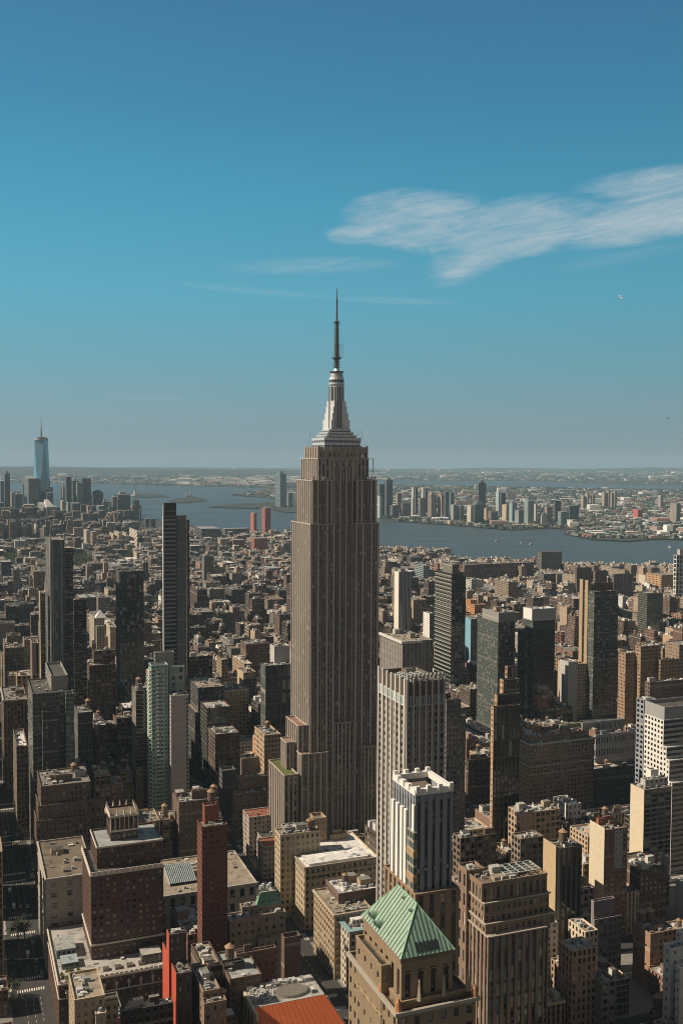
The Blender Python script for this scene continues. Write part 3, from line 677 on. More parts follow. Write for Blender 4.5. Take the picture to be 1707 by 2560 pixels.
    b.part('parapet_band', lambda mb: [box(mb, x0-.35, x1+.35, y0-.35, y0-.17, zt-1.2, zt-.05, col=(.17, .13, .09), mat=2, top=(.2, .16, .1), mtop=2), box(mb, x0-.36, x0-.17, y0-.1, y1, zt-1.2, zt-.05, col=(.24, .17, .11), mat=2, top=(.2, .16, .1), mtop=2)])
    for k, fx in enumerate((.24, .62, 1.0)):
        def ob(mb, x=x0+(x1+4-x0)*fx): cyl(mb, x, y0-1.5, zl-.5, zl+4.6, .75, .2, 4, (.36, .31, .24), 2); cyl(mb, x, y0-1.5, zl+4.6, zl+5.4, .35, 0, 6, (.36, .31, .24), 2)
        b.part('obelisk', ob)
    for (x, y, z) in ((x1+5.2, y0-3.0, zc), (x0-2.0, y0-2.6, zc), (w1[0]-t[0]+.5, 8, zl-2)):
        def tc2(mb, x=x, y=y, z=z): cyl(mb, x, y, z, z+2.4, 1.1, .7, 7, (.42, .20, .09), 2); cyl(mb, x, y, z+2.4, z+3.4, .8, .2, 7, (.42, .20, .09), 2)
        b.part('terracotta_ornament', tc2)
    b.done()
pyramid_tower()
KEEP.append((890, 1180, 2560, 330))

# ================================================================== brown brick block with belvedere, lower left
def belvedere_block():
    K = (.10, .058, .045); S_ = (.62, .56, .48)
    pod = tier(120, 148, 421, 2461, v=538)
    b = Bld('brown_brick_block', 'dark brown brick tower with white balustrades and pinnacled belvedere beside the avenue', 'building', pod[0], pod[2], 'brown tower with pinnacled belvedere')
    W3 = (3.5, 3.75, .44, .48, 0, 1)
    x0, x1, y0, y1, _, zp = b.loc(pod)
    b.mass(pod, W3, K, R_['light'], real=True, limit=70, light=.3, blind=.25, wname='podium_wall', clut=10, stE=W3)
    cornice(b, pod, zp-.9, 1.0, .7, S_); cornice(b, pod, zp-8.5, .6, .4, S_)
    def bal(mb):
        n = 22
        for k in range(n):
            xa = x0+(x1-x0)*k/n; box(mb, xa+.2, xa+(x1-x0)/n-.5, y0-.3, y0+.1, zp+.1, zp+1.2, col=S_, top=S_, mat=2, mtop=2)
        for k in range(9):
            xa = x0+4+(x1-x0-6)*k/8
            cyl(mb, xa, y0-.5, zp-5.2, zp-3.6, .9, .9, 8, S_, 2); box(mb, xa-.35, xa+.35, y0-.7, y0-.2, zp-7.5, zp-5.2, col=S_, mat=2)
    b.part('balustrade', bal)
    tw = tier(206, 228, 409, 2190, v=560); tw[4] = zp-1
    a = b.mass(tw, W3, K, R_['dark'], real=True, limit=90, light=.3, blind=.25, wname='tower_wall', clut=3)
    cornice(b, tw, tw[5]-.5, 1.0, .6, S_); cornice(b, tw, zp+7, .9, .6, S_)
    def bal2(mb):
        xa, xb, ya, yb_, _, z = b.loc(tw); n = 13
        for k in range(n):
            q = xa+(xb-xa)*k/n; box(mb, q+.2, q+(xb-xa)/n-.5, ya-.4, ya, z+.52, z+1.9, col=S_, top=S_, mat=2, mtop=2)
            q = ya+(yb_-ya)*k/n; box(mb, xa-.4, xa, q+.2, q+(yb_-ya)/n-.5, z+.52, z+1.9, col=S_, top=S_, mat=2, mtop=2)
    b.part('tower_balustrade', bal2)
    up = tier(227, 243, 407, 2118, v=571); up[4] = tw[5]-1
    b.mass(up, W3, K, R_['silver'], real=True, limit=30, light=.35, wname='upper_wall'); cornice(b, up, up[5]-.9, 1.0, .4, S_)
    cr = tier(267, 277, 345, 2040, v=580); cr[4] = up[5]-1
    b.mass(cr, (3.2, 9, .5, .62, 0, 1), K, R_['brown'], real=True, limit=14, wname='belvedere'); cornice(b, cr, cr[5]-1.2, 1.2, .7, S_)
    xa, xb, ya, yb_, _, zc = b.loc(cr)
    def cols(mb):
        for k in range(7):
            q = xa+(xb-xa)*k/6; cyl(mb, q, ya-.35, zc-8.5, zc-1.3, .28, n=6, col=S_, mat=2)
        box(mb, xa-.5, xb+.5, ya-.6, ya-.02, zc-9.6, zc-8.6, col=S_, mat=2, top=S_, mtop=2)
    b.part('colonnade', cols)
    for k in range(5):
        for (px_, py_) in (((xa+(xb-xa)*k/4), ya), ((xa+(xb-xa)*k/4), yb_), (xa, ya+(yb_-ya)*k/4), (xb, ya+(yb_-ya)*k/4)):
            if (px_ in (xa, xb)) and (py_ not in (ya, yb_)) and k in (0, 4): continue
            def pin(mb, x=px_, y=py_): cyl(mb, x, y, zc, zc+1.6, .55, .4, 6, S_, 2); cyl(mb, x, y, zc+1.6, zc+3.6, .35, 0, 6, S_, 2)
            if k < 4 or px_ == xb: b.part('pinnacle', pin)
    # roof terrace things on the podium
    b.part('terrace_house', lambda m: box(m, x0+1.5, x0+12, y0+30, y0+46, zp-1, zp+4.0, (3, 4, .5, .5, .2, 1), (.22, .25, .27), top=R_['silver']))
    b.part('terrace_house', lambda m: box(m, x0+3, x0+12, y0+17, y0+27, zp-1, zp+2.2, (2, 3, .8, .6, .3, 1), (.16, .19, .22), top=(.30, .35, .38)))
    def planters(mb):
        r = random.Random(3)
        for _ in range(34):
            x = x0+r.uniform(2, 13); y = y0+r.uniform(2, 14); s_ = r.uniform(.5, 1.3)
            cyl(mb, x, y, zp-1, zp-.4+s_, s_, s_*.3, 5, r.choice([(.07, .09, .03), (.10, .10, .03), (.22, .12, .08)]), 2)
    tag(b.part('roof_garden', planters), kind='stuff')
    for k in range(4):
        b.part('skylight', lambda m, k=k: box(m, x0+24+k*6.4, x0+27.4+k*6.4, y0+7, y0+10.5, zp-1, zp+.2, col=(.22, .16, .12), top=(.10, .08, .07)))
    b.part('mechanical_screen', lambda m: box(m, x1-13, x1-2, y0+8, y0+17, zp-1, zp+4, (3, 5, .6, .6, 0, 1), (.12, .13, .09), top=R_['light']))
    KEEP.append((100, 425, 2480, 540)); b.done()
belvedere_block()

# ================================================================== palazzo-like department store
def store():
    K = (.36, .33, .285)
    t = tier(95, 115, 236, 2197, v=613)
    b = Bld('department_store', 'pale stone store with arched windows, tall part at the avenue and low skylit part beyond', 'building', t[0], t[2], 'pale stone store')
    lo = [t[0]+.1, 177, 613, 669, 0, hit(650, 2203, v=613).z]
    zl = lo[5]
    b.mass([t[0], t[1], t[2], t[3], 0, t[5]], (8.2, 6.2, .34, .52, 0, 1), K, R_['brown'], real=True, limit=60, wname='tall_wall', clut=8, bulk=1, stE=(3.4, 5.4, .42, .5, 0, 1))
    cornice(b, t, t[5]-.9, .9, .7, (.45, .42, .37))
    for z in (t[5]-8, t[5]-21, t[5]-30): cornice(b, t, z, .5, .35, (.45, .42, .37))
    b.mass([t[1]+.05, 177, 613, 669, 0, zl], (6.5, 9, .45, .6, 0, 1), K, R_['tan'], real=True, limit=40, wname='low_wall', bulk=3, clut=16)
    cornice(b, [t[1], 177, 613, 669, 0, zl], zl-1.4, 1.4, 1.1, (.40, .37, .32), sides='N')
    def arch(mb):
        x = t[1]-t[0]+9; n = 9
        for i in range(n):
            cx = x+(177-t[1]-12)*i/(n-1)
            if cx > 177-t[0]-4: continue
            for k in range(8):
                a, c = math.pi*k/8, math.pi*(k+1)/8
                mb.face([(cx+1.9*math.cos(a), -.06, zl-8+1.9*math.sin(a)), (cx+2.6*math.cos(a), -.06, zl-8+2.6*math.sin(a)), (cx+2.6*math.cos(c), -.06, zl-8+2.6*math.sin(c)), (cx+1.9*math.cos(c), -.06, zl-8+1.9*math.sin(c))][::-1], None, (.46, .42, .36), mat=2)
    b.part('arch_moulding', arch)
    def sky_(mb):
        ux0, _, _ = uvw(hit(420, 2190, H=zl+3)); x = ux0-t[0]; y = 14
        mb.face([(x, y, zl+.6), (x+17, y, zl+.6), (x+17, y+20, zl+5), (x, y+20, zl+5)], None, (.10, .13, .14), mat=2)
        mb.face([(x+17, y, zl+.6), (x+17, y, zl-1), (x+17, y+20, zl-1), (x+17, y+20, zl+5)][::-1], None, (.3, .3, .3), mat=2)
        mb.face([(x, y, zl+.6), (x, y+20, zl+5), (x, y+20, zl-1), (x, y, zl-1)][::-1], None, (.3, .3, .3), mat=2)
        mb.face([(x, y+20, zl-1), (x, y+20, zl+5), (x+17, y+20, zl+5), (x+17, y+20, zl-1)], None, (.3, .3, .3), mat=2)
        for k in range(15): bar(mb, (x+17*k/14, y, zl+.75), (x+17*k/14, y+20, zl+5.15), .22, (.40, .44, .44))
    b.part('sloping_skylight', sky_)
    def ducts(mb):
        ux0, _, _ = uvw(hit(420, 2150, H=zl+3)); x = ux0-t[0]
        bar(mb, (x, 38, zl+1.5), (x+16, 38, zl+1.5), 1.1, (.5, .5, .48)); bar(mb, (x+16, 38, zl+1.5), (x+22, 44, zl+1.5), 1.1, (.5, .5, .48)); bar(mb, (x+20, 24, zl+1.5), (x+26, 30, zl+1.5), 1.1, (.5, .5, .48))
    b.part('roof_duct', ducts)
    KEEP.append((90, 240, 2330, 600)); KEEP.append((400, 655, 2260, 600)); b.done()
store()

# ================================================================== slim dark red tower
S1 = (3.4, 3.2, .34, .40, 0, 1)
b = H('red_brick_tower', 'slim dark red brick tower with smaller top block and a water tank', [(493, 505, 569, 2068, dict(v=532, clut=4)), (507, 512, 546, 2015, dict(v=538, on=1, col=(.24, .075, .05), st=(3, 3.2, .2, .3, 0, 1), tanks=((.55, .5, 1.15),), limit=6))],
      S1, (.125, .045, .032), 'slim dark red tower', yb=2350, real=True, limit=80, light=.05, stE=BLANK)
for t in b.T[:1]:
    for k in range(1, 34): pass
    b.part('string_courses', lambda m: [box(m, -.12, t[1]-t[0]+.1, -.12, -.01, z, z+.22, col=(.20, .09, .07), mat=2) or box(m, -.12, -.01, -.1, t[3]-t[2], z, z+.22, col=(.32, .13, .09), mat=2) for z in np.arange(8, t[5]-2, 3.2)])  # east courses coloured brighter than north ones, painting in their sunlight

# ================================================================== green mansard hotel
def mansard():
    K = (.27, .22, .165)
    m1 = tier(563, 574, 640, 2303, v=534)
    b = Bld('mansard_roof_building', 'tan stepped stone building with small green copper mansard roof beside the wide canyon', 'building', m1[0], m1[2], 'green mansard building')
    st = (4.2, 4.6, .34, .46, 0, 1)
    b.mass(m1, st, K, R_['light'], real=True, limit=50, wname='wall', clut=5)
    m2 = tier(630, 640, 714, 2290, v=536); b.mass([m1[1]+.02, m2[1], m2[2], m2[3], 0, m2[5]], st, K, R_['tan'], real=True, limit=40, wname='wall', clut=3)
    lw = [m1[0]+16, m2[1]+3, 531, 534.5, 0, m1[5]-12]; b.mass(lw, st, K, R_['tan'], real=True, limit=30, wname='stepped_wall')
    pav = tier(600, 606, 640, 2268, v=541); pav[4] = m1[5]-1; b.mass(pav, st, K, R_['tan'], real=True, limit=10, wname='penthouse_wall', clut=3)
    t = tier(637, 642, 704, 2268, v=541); t[4] = m1[5]-1; t[3] = min(t[3], t[2]+16)
    b.mass(t, st, K, R_['grey'], real=True, limit=20, wname='pavilion_wall', par=.2)
    x0, x1, y0, y1, _, z = b.loc(t); zt = hit(650, 2227, v=545).z; G = (.16, .30, .22); i = 2.6
    def mf(mb):
        o = [(x0-.4, y0-.4), (x1+.4, y0-.4), (x1+.4, y1+.4), (x0-.4, y1+.4)]; n = [(x0+i, y0+i), (x1-i, y0+i), (x1-i, y1-i), (x0+i, y1-i)]
        for k in range(4): mb.face([o[k]+(z+.1,), o[(k+1) % 4]+(z+.1,), n[(k+1) % 4]+(zt,), n[k]+(zt,)], None, G, mat=2)
        mb.face([q+(zt,) for q in n], None, (.3, .3, .29), mat=1)
        for k in range(1, 16):
            f = k/16; bar(mb, (o[0][0]+(o[1][0]-o[0][0])*f, o[0][1], z+.1), (n[0][0]+(n[1][0]-n[0][0])*f, n[0][1], zt), .08, (.11, .21, .16), 2)
    rf = b.part('mansard_roof', mf, [M_FAC, M_ROOF, M_COP, M_MET])
    for k in range(3):
        def dm(mb, x=x0+(x1-x0)*(.28+.22*k)):
            yy = y0+.6; box(mb, x-.6, x+.6, yy-.3, yy+1.6, z+2.0, z+3.2, col=G, top=G, mat=2, mtop=2); mb.face([(x-.4, yy-.33, z+2.1), (x+.4, yy-.33, z+2.1), (x+.4, yy-.33, z+3.1), (x-.4, yy-.33, z+3.1)], None, (.02, .02, .02), mat=2)
        b.part('dormer', dm, parent=rf)
    b.part('roof_plant', lambda mb: [cyl(mb, x0+4+k*2.1, y0+6+(k % 2)*2, zt, zt+2.2, .9, n=8, col=(.5, .52, .5), mat=2) for k in range(4)] and vents(mb, x0+3, x1-3, y0+3, y1-3, zt, 8, random.Random(2)))
    KEEP.append((563, 715, 2370, 540)); b.done()
mansard()

# ================================================================== bright red flank building and its neighbours
b = H('red_flank_building', 'narrow brown brick building whose blank side wall is painted bright orange red', [(418, 424, 467, 2337, dict(v=466, stE=BLANK, clut=3)), (408, 442, 480, 2435, dict(v=455, stE=BLANK, clut=5, bulk=1))],
      (3.2, 4.6, .3, .5, 0, 1), 'darkbrown', 'bright red side wall', yb=2560, real=True, limit=50)
for t in b.T:
    x0, x1, y0, y1, _, z = b.loc(t); b.part('painted_side_wall', lambda m: box(m, x0-.25, x0-.02, y0+.05, y1-.02, 0, z+.05, col=(.46, .085, .045), top=(.4, .1, .05), mat=2, mtop=2))
H('tan_loft_building', 'tan brick loft with lower front terrace, in front of the bright red side wall', [(479, 508, 550, 2478, dict(v=446, clut=8, bulk=1)), (505, 511, 566, 2509, dict(v=441, clut=6, top='brown', stE=BLANK))],
  (3.4, 4.0, .4, .5, 0, 1), (.25, .17, .125), yb=2560, real=True, limit=70)
b = H('water_tank_loft', 'brown brick loft with L-shaped grey roof and one big water tank, below the green mansard', [(540, 575, 653, 2448, dict(v=472, clut=4, top='silver')), (590, 592, 690, 2385, dict(v=492, top='silver', clut=6, bulk=1)), (553, 560, 612, 2415, dict(v=482, on=0, col='darkbrown', top='dark', tanks=((.35, .5, 1.3),), stE=BLANK))],
  (3.6, 4.4, .3, .42, 0, 1), (.15, .10, .075), 'loft with one big water tank', yb=2480, real=True, limit=50)
H('blank_brick_block', 'blank dark brick block with hollow parapet top beside the wide canyon', [(703, 711, 752, 2345, dict(v=505, top='dark', par=3.0))], BLANK, (.12, .085, .07), yb=2420)
b = H('stepped_cream_top', 'cream stepped tower top with lit terraces, lowest at the lower left', [(172, 187, 262, 2500, dict(v=440, clut=8, top='tan')), (190, 200, 255, 2488, dict(v=446, clut=6, top='tan', on=1)), (262, 264, 296, 2506, dict(v=447, clut=2, top='tan', on=0, tanks=())), (236, 240, 266, 2535, dict(v=436, clut=1, top='white', par=.3))],
  (3.4, 4, .4, .5, 0, 1), (.40, .31, .22), yb=2560, real=True, limit=30)
H('low_cluttered_roof_building', 'low brown building with pipe-covered grey roof at the foot of the bright red wall', [(300, 304, 434, 2530, dict(v=452, clut=30, bulk=2, top='light'))], BRICK, 'darkbrown', yb=2560)
H('corner_brick_building', 'red brown brick corner building cut by the left edge at the bottom', [(-40, -38, 21, 2484, dict(v=573, clut=5, top='tan', bulk=1))], BRICK, (.14, .07, .05), yb=2560)

# ================================================================== red sloped roof with oval skylight
def red_roof():
    K = (.52, .46, .36); RR = (.78, .19, .07)
    t = tier(602, 630, 811, 2521, v=455)
    u1 = 176.0
    b = Bld('red_sloped_roof_building', 'cream building with orange red sloping roof around a grey deck with oval skylight', 'building', t[0], t[2]-9, 'red sloped roof')
    x0, x1, y0, y1, _, z = b.loc(t); X1 = u1-b.u; zb = z-15
    b.mass([t[0], u1, t[2]-9, t[3]+4, 0, zb], (4, 5, .4, .5, 0, 1), K, R_['dark'], wname='wall', real=True, limit=60, par=.2)
    def east(mb): box(mb, x0-.02, x0+1.2, y0-7, y1+3, zb, z+.4, (5, 14, .4, .55, 0, 1), K, top=K, mtop=2)
    b.part('east_gable_wall', east)
    xe = max(X1-.5, x1+6)
    def slopes(mb):
        N0, N1 = (x0+.9, y0-8.6, zb), (xe, y0-8.6, zb); T0, T1 = (x0+.9, y0, z), (x1, y0, z); Wb, Wt = (xe, y1+3, zb), (x1, y1, z); Sb = (x0+.9, y1+3, zb); St = (x0+.9, y1, z)
        mb.face([N0, N1, T1, T0], None, RR, mat=2); mb.face([N1, Wb, Wt, T1], None, RR, mat=2); mb.face([Wb, Sb, St, Wt], None, RR, mat=2)
        for k in range(1, 16):
            f = k/16; bar(mb, Vector(N0).lerp(Vector(N1), f), Vector(T0).lerp(Vector(T1), f), .07, (.42, .09, .04), 2)
        bar(mb, N1, T1, .25, (.30, .07, .04), 2)
    b.part('red_sloping_roof', slopes)
    dk = b.part('roof_deck', lambda mb: box(mb, x0, x1+.05, y0-.05, y1+.05, z-.6, z+.03, col=(.3, .29, .27), top=(.33, .32, .30), mat=2))
    cx, cy, rx, ry = x0+(x1-x0)*.60, y0+(y1-y0)*.36, (x1-x0)*.235, (y1-y0)*.27
    def rim(mb):
        n = 32
        for k in range(n):
            a, c = 2*math.pi*k/n, 2*math.pi*(k+1)/n
            mb.face([(cx+rx*math.cos(a), cy+ry*math.sin(a), z), (cx+rx*math.cos(c), cy+ry*math.sin(c), z), (cx+rx*math.cos(c), cy+ry*math.sin(c), z+1.2), (cx+rx*math.cos(a), cy+ry*math.sin(a), z+1.2)], None, (.36, .34, .30), mat=2)
        mb.face([(cx+rx*math.cos(2*math.pi*k/n), cy+ry*math.sin(2*math.pi*k/n), z+1.1) for k in range(n)], None, (.035, .035, .035), mat=2)
    sk = b.part('oval_skylight', rim, parent=dk)
    def rib(mb):
        for k in range(1, 19):
            f = -1+2*k/19; hh = ry*math.sqrt(1-f*f); bar(mb, (cx+rx*f, cy-hh, z+1.3), (cx+rx*f, cy+hh, z+1.3), .16, (.42, .38, .32), 2)
    b.part('skylight_bars', rib, parent=sk)
    r = random.Random(9)
    def plant(mb):
        vents(mb, x0+1, x0+(x1-x0)*.34, y0+2, y1-2, z+.03, 34, r); vents(mb, x0+3, x1-1, y0+(y1-y0)*.66, y1-1, z+.03, 46, r)
        for k in range(12): bar(mb, (x0+2+k*1.1, y0+1, z+.6), (x0+5+k*1.6, y1-3, z+.6), .1, (.4, .4, .38))
    tag(b.part('roof_plant', plant, parent=dk), kind='stuff')
    b.part('stair_bulkhead', lambda mb: box(mb, x0+(x1-x0)*.85, x0+(x1-x0)*.89, y0+3, y0+6, z, z+1.8, col=(.2, .19, .18), top=(.5, .48, .45)), parent=dk)
    def corn(mb):
        for k in range(14): box(mb, x0+1+(xe-x0-1)*k/14, x0+1+(xe-x0-1)*k/14+.5, y0-9.3, y0-8.7, zb-1.6, zb+.2, col=(.5, .46, .38), mat=2)
        box(mb, x0+.5, xe+.6, y0-9.9, y0-8.62, zb-.5, zb+.1, col=(.5, .46, .38), top=(.5, .46, .38), mat=2, mtop=2)
    b.part('bracket_cornice', corn)
    KEEP.append((600, 870, 2560, 470)); b.done()
red_roof()
# ================================================================== brown setback tower, lower right
def setback_tower():
    K = (.235, .165, .12)
    st = (3.9, 7.6, .50, .74, 0, 1)
    main = tier(1146, 1220, 1362, 2342, v=401)
    b = Bld('setback_office_tower', 'brown office tower with three ledged setbacks and a flat plant-filled roof, lower right', 'tower', main[0], main[2], 'brown tower with three ledges')
    kw = dict(real=True, strip=True, rec=.7, spc=(.10, .08, .07), light=.35, blind=.25)
    b.mass(main, st, K, R_['light'], limit=80, wname='main_shaft', par=.6, **kw)
    W_ = [main[1]-6, main[1]+4, main[2]+3, main[3]+4, 0, hit(1385, 2281, v=405).z-4]; b.mass(W_, st, K, R_['tan'], limit=20, wname='west_wing', par=.6, **kw)
    t3 = tier(1140, 1213, 1386, 2310, v=404.5); t3[4] = main[5]-.8; b.mass(t3, (3.2, 4.1, .5, .5, 0, 1), K, R_['tan'], real=True, limit=30, wname='setback_wall', par=.6)
    t2 = tier(1141, 1210, 1372, 2258, v=406); t2[4] = t3[5]-.8; b.mass(t2, (3.0, 4.1, .5, .5, 0, 1), K, R_['tan'], real=True, limit=30, wname='setback_wall', par=.6)
    t1 = tier(1163, 1204, 1367, 2209, v=407.5); t1[4] = t2[5]-.8
    b.mass(t1, (3.6, 9.0, .42, .66, 0, 1), K, R_['brown'], real=True, limit=20, wname='top_wall', par=1.6, clut=10)
    te = tier(1141, 1166, 1205, 2176, v=420); te[4] = 0; te[1] = t1[0]+8; te[3] = te[2]+9; b.mass(te, (3.6, 9, .42, .66, 0, 1), K, R_['brown'], real=True, limit=20, wname='top_wall', par=1.2, clut=3)
    el = tier(1128, 1138, 1160, 2250, v=431); el[4] = 0; b.mass(el, (3.6, 9, .42, .66, 0, 1), K, R_['tan'], real=True, limit=20, wname='east_wing', par=.6)
    for t in (t2, t3, main): cornice(b, t, t[5]-.4, .5, .7, (.42, .38, .32), 'ledge')
    x0, x1, y0, y1, _, z = b.loc(t1)
    def grid(mb):
        zz = z+.6; xa, xb, ya, yb_ = x0+(x1-x0)*.42, x1-1, y0+4, y1-1.5
        for k in range(6): bar(mb, (xa+(xb-xa)*k/5, ya, zz), (xa+(xb-xa)*k/5, yb_, zz), .3, (.34, .36, .34))
        for k in range(5): bar(mb, (xa, ya+(yb_-ya)*k/4, zz), (xb, ya+(yb_-ya)*k/4, zz), .3, (.34, .36, .34))
        for k in range(3):
            box(mb, xa+1+k*4, xa+4+k*4, ya+2, yb_-2, z-1.6, z+.2, col=(.1, .1, .1), top=(.07, .07, .07), mat=2)
    b.part('roof_steel_grid', grid)
    b.part('bulkhead', lambda mb: box(mb, x0+(x1-x0)*.28, x0+(x1-x0)*.42, y0+(y1-y0)*.5, y0+(y1-y0)*.72, z-1.6, z+3.0, col=(.36, .36, .35), top=R_['light']))
    b.part('bulkhead', lambda mb: box(mb, x0+(x1-x0)*.24, x0+(x1-x0)*.6, y0+3, y0+7, z-1.6, z+.3, col=(.30, .25, .2), top=R_['tan']))
    KEEP.append((1130, 1390, 2560, 472)); b.done()
setback_tower()

# ================================================================== blue-grey striped apartment tower with crown frame
def striped_tower():
    t = tier(984, 1038, 1131, 1984, v=371)
    b = Bld('striped_apartment_tower', 'slim tower with blue grey piers, white side stripes and open square white crown', 'tower', t[0], t[2], 'blue-striped tower with white crown')
    st = (3.75, 3.3, .42, .62, 0, 1); zb = hit(1045, 2229, v=369).z
    BG = (.25, .265, .29); Wt = (.72, .70, .66); TN = (.36, .25, .14)
    t[4] = zb-1
    b.mass(t, st, BG, R_['dark'], real=True, strip=True, rec=.5, spc=(.06, .06, .065), limit=60, light=.1, blind=.02, stE=(2.6, 3.3, .45, .6, 0, 1), wname='shaft', par=4.0)
    x0, x1, y0, y1, z0, z1 = b.loc(t)
    def stripes(mb):
        for f in (.03, .24, .45, .62): box(mb, x0-1.1, x0-.02, y0+(y1-y0)*(1-f)-1.5, y0+(y1-y0)*(1-f)+.9, z0-70, z1-9, col=Wt, top=Wt, mat=2, mtop=2)
        box(mb, x0-.6, x0-.03, y0+.1, y0+2.4, z1-38, z1-5, col=Wt, top=Wt, mat=2, mtop=2)
    b.part('white_stripe', stripes)
    # curved corner bay with tan balconies
    def bay(mb):
        n = int((z1-9-(z0-6))/10.5)
        for k in range(n):
            z = z0-6+k*10.5; box(mb, x0-1.2, x0+1.0, y0-1.0, y0+6.0, z, z+2.6, col=TN, top=TN, mat=2, mtop=2)
            box(mb, x0-.9, x0+.8, y0-.7, y0+5.8, z+2.6, z+10.5, (1.7, 3.4, .8, .7, .5, 1), (.3, .27, .22), mat=0)
    b.part('corner_bay', bay)
    ledges = lambda mb: [box(mb, x0+(x1-x0)*f, x0+(x1-x0)*f+2.6, y0-.5, y0-.02, z1-33, z1-31.8, col=BG, top=BG, mat=2, mtop=2) for f in (.22, .5, .75)]
    b.part('pier_ledge', ledges)
    def crown(mb):
        for (xa, xb, ya, yb_) in ((x0-.4, x1+.4, y0-.4, y0+1.4), (x0-.4, x1+.4, y1-1.4, y1+.4), (x0-.4, x0+1.6, y0+1.4, y1-1.4), (x1-1.6, x1+.4, y0+1.4, y1-1.4)):
            box(mb, xa, xb, ya, yb_, z1-.9, z1+1.6, col=Wt, top=Wt, mat=2, mtop=2)
        for f in (0, .33, .67, 1.0):
            for yy in (y0-.9, y1-.6): box(mb, x0+(x1-x0-1.8)*f, x0+(x1-x0-1.8)*f+1.8, yy, yy+1.4, z1+.2, z1+3.0, col=Wt, top=Wt, mat=2, mtop=2)
        for f in (.25, .5, .75): box(mb, x0-.9, x0+.6, y0+(y1-y0)*f-.8, y0+(y1-y0)*f+.8, z1+.2, z1+2.6, col=Wt, top=Wt, mat=2, mtop=2)
    b.part('crown_frame', crown)
    b.part('plant_box', lambda mb: box(mb, x0+4, x1-4, y0+4, y1-4, z1-4.2, z1-1.5, col=(.16, .12, .09), top=(.14, .11, .08)))
    base = [t[0]-1.5, t[1]+1.5, 367, t[3]+6, 0, zb]
    b.mass(base, (4.6, 5, .42, .75, .3, 1), (.27, .18, .115), R_['grey'], real=True, strip=True, limit=40, wname='base_wall', par=.8, clut=6)
    KEEP.append((955, 1135, 2350, 405)); b.done()
striped_tower()

# ================================================================== hotel tower with white vertical stripes
def striped_hotel():
    t = tier(948, 1015, 1112, 1699, v=452)
    b = Bld('white_striped_hotel_tower', 'tall tower with white vertical stripes and finned crown, right of the spired skyscraper', 'tower', t[0], t[2], 'white-striped tower with finned crown')
    K = (.30, .29, .28); x0, x1, y0, y1, _, z1 = b.loc(t)
    zc = hit(1015, 1742, v=452).z
    b.mass([t[0], t[1], t[2], t[3], 0, zc], (3.0, 3.7, .56, .58, .2, 1), (.25, .23, .215), R_['dark'], real=True, limit=90, light=.3, blind=.1, wname='shaft')
    b.mass([t[0]+.6, t[1]-.6, t[2]+.6, t[3]-.6, zc-1, z1-1.5], BLANK, (.17, .14, .115), R_['grey'], wname='crown_screen', par=3.0, clut=20, bulk=2)
    Wt = (.74, .70, .63)
    def fins(mb):
        n = 6
        for k in range(n+1):
            y = y0+(y1-y0-.9)*k/n; box(mb, x0-.9, x0-.02, y, y+.9, 0, z1+.3, col=Wt, top=Wt, mat=2, mtop=2)
            if k < n: box(mb, x0-.5, x0-.03, y+.95, y+(y1-y0)/n-.05, zc-5, zc-.2, (1.6, 5, .5, .8, .8, 1), (.5, .55, .56), mat=0)
        n = 6
        for k in range(n+1):
            x = x0+(x1-x0-.9)*k/n; box(mb, x, x+.9, y0-.8, y0-.02, 0, z1+.3, col=(.44, .41, .38), top=Wt, mat=2, mtop=2)
        box(mb, x0+.9, x1, y0-.6, y0-.025, zc-5, zc-.2, (1.5, 5, .6, .85, .7, 1), (.33, .36, .38), mat=0)
    b.part('stone_fin', fins)
    def crates(mb):
        r = random.Random(4)
        for k in range(10): x = x0+(x1-x0)*k/10+1; box(mb, x, x+.9, y0+.2, y0+1.6, z1-1, z1+2.2, col=K, top=K, mat=2, mtop=2)
        for k in range(4): bar(mb, (x0+3, y0+6+k*3, z1-1), (x1-6, y0+8+k*3, z1-.6), .5, (.62, .62, .6))
        vents(mb, x0+2, x1-2, y0+2, y1-2, z1-3, 24, r)
    b.part('crown_plant', crates)
    KEEP.append((940, 1115, 2230, 455)); b.done()
striped_hotel()

# ================================================================== buildings around the avenue and behind
V = dict
b = H('stepped_brick_tower', 'broad brown brick tower with stepped setbacks on the avenue behind the pale stone store',
  [(86, 92, 228, 2053, V(v=699)), (93, 103, 227, 1966, V(v=704, on=0, clut=14, bulk=3, tanks=((.72, .5, 1.2),))), (90, 97, 227, 2015, V(v=701, on=0)), (137, 139, 182, 1938, V(v=712, on=0, clut=4, top='white')), (226, 228, 262, 2000, V(v=706, on=0))],
  (2.8, 4.0, .5, .62, 0, .2), (.15, .105, .08), 'stepped brown brick tower', yb=2110, real=True, limit=40)
b = H('cream_arcade_loft', 'cream brick loft with arched top windows and large white roof beside the wide canyon',
  [(706, 762, 945, 2168, V(v=612, clut=6, top='white')), (687, 701, 800, 2088, V(v=634, top='grey', clut=10, bulk=2, tanks=((.75, .2, 1.1), (.85, .3, 1.1)))), (775, 788, 816, 2046, V(v=652, st=(5, 5, .2, .3, 0, 1), col='tan', clut=0, par=2.0)), (703, 712, 745, 2070, V(v=640, col='grey', top='light', clut=4))],
  (3.7, 4.4, .44, .56, .15, 1), (.44, .36, .25), 'cream loft with white roof', yb=2290, real=True, limit=80, light=.3)
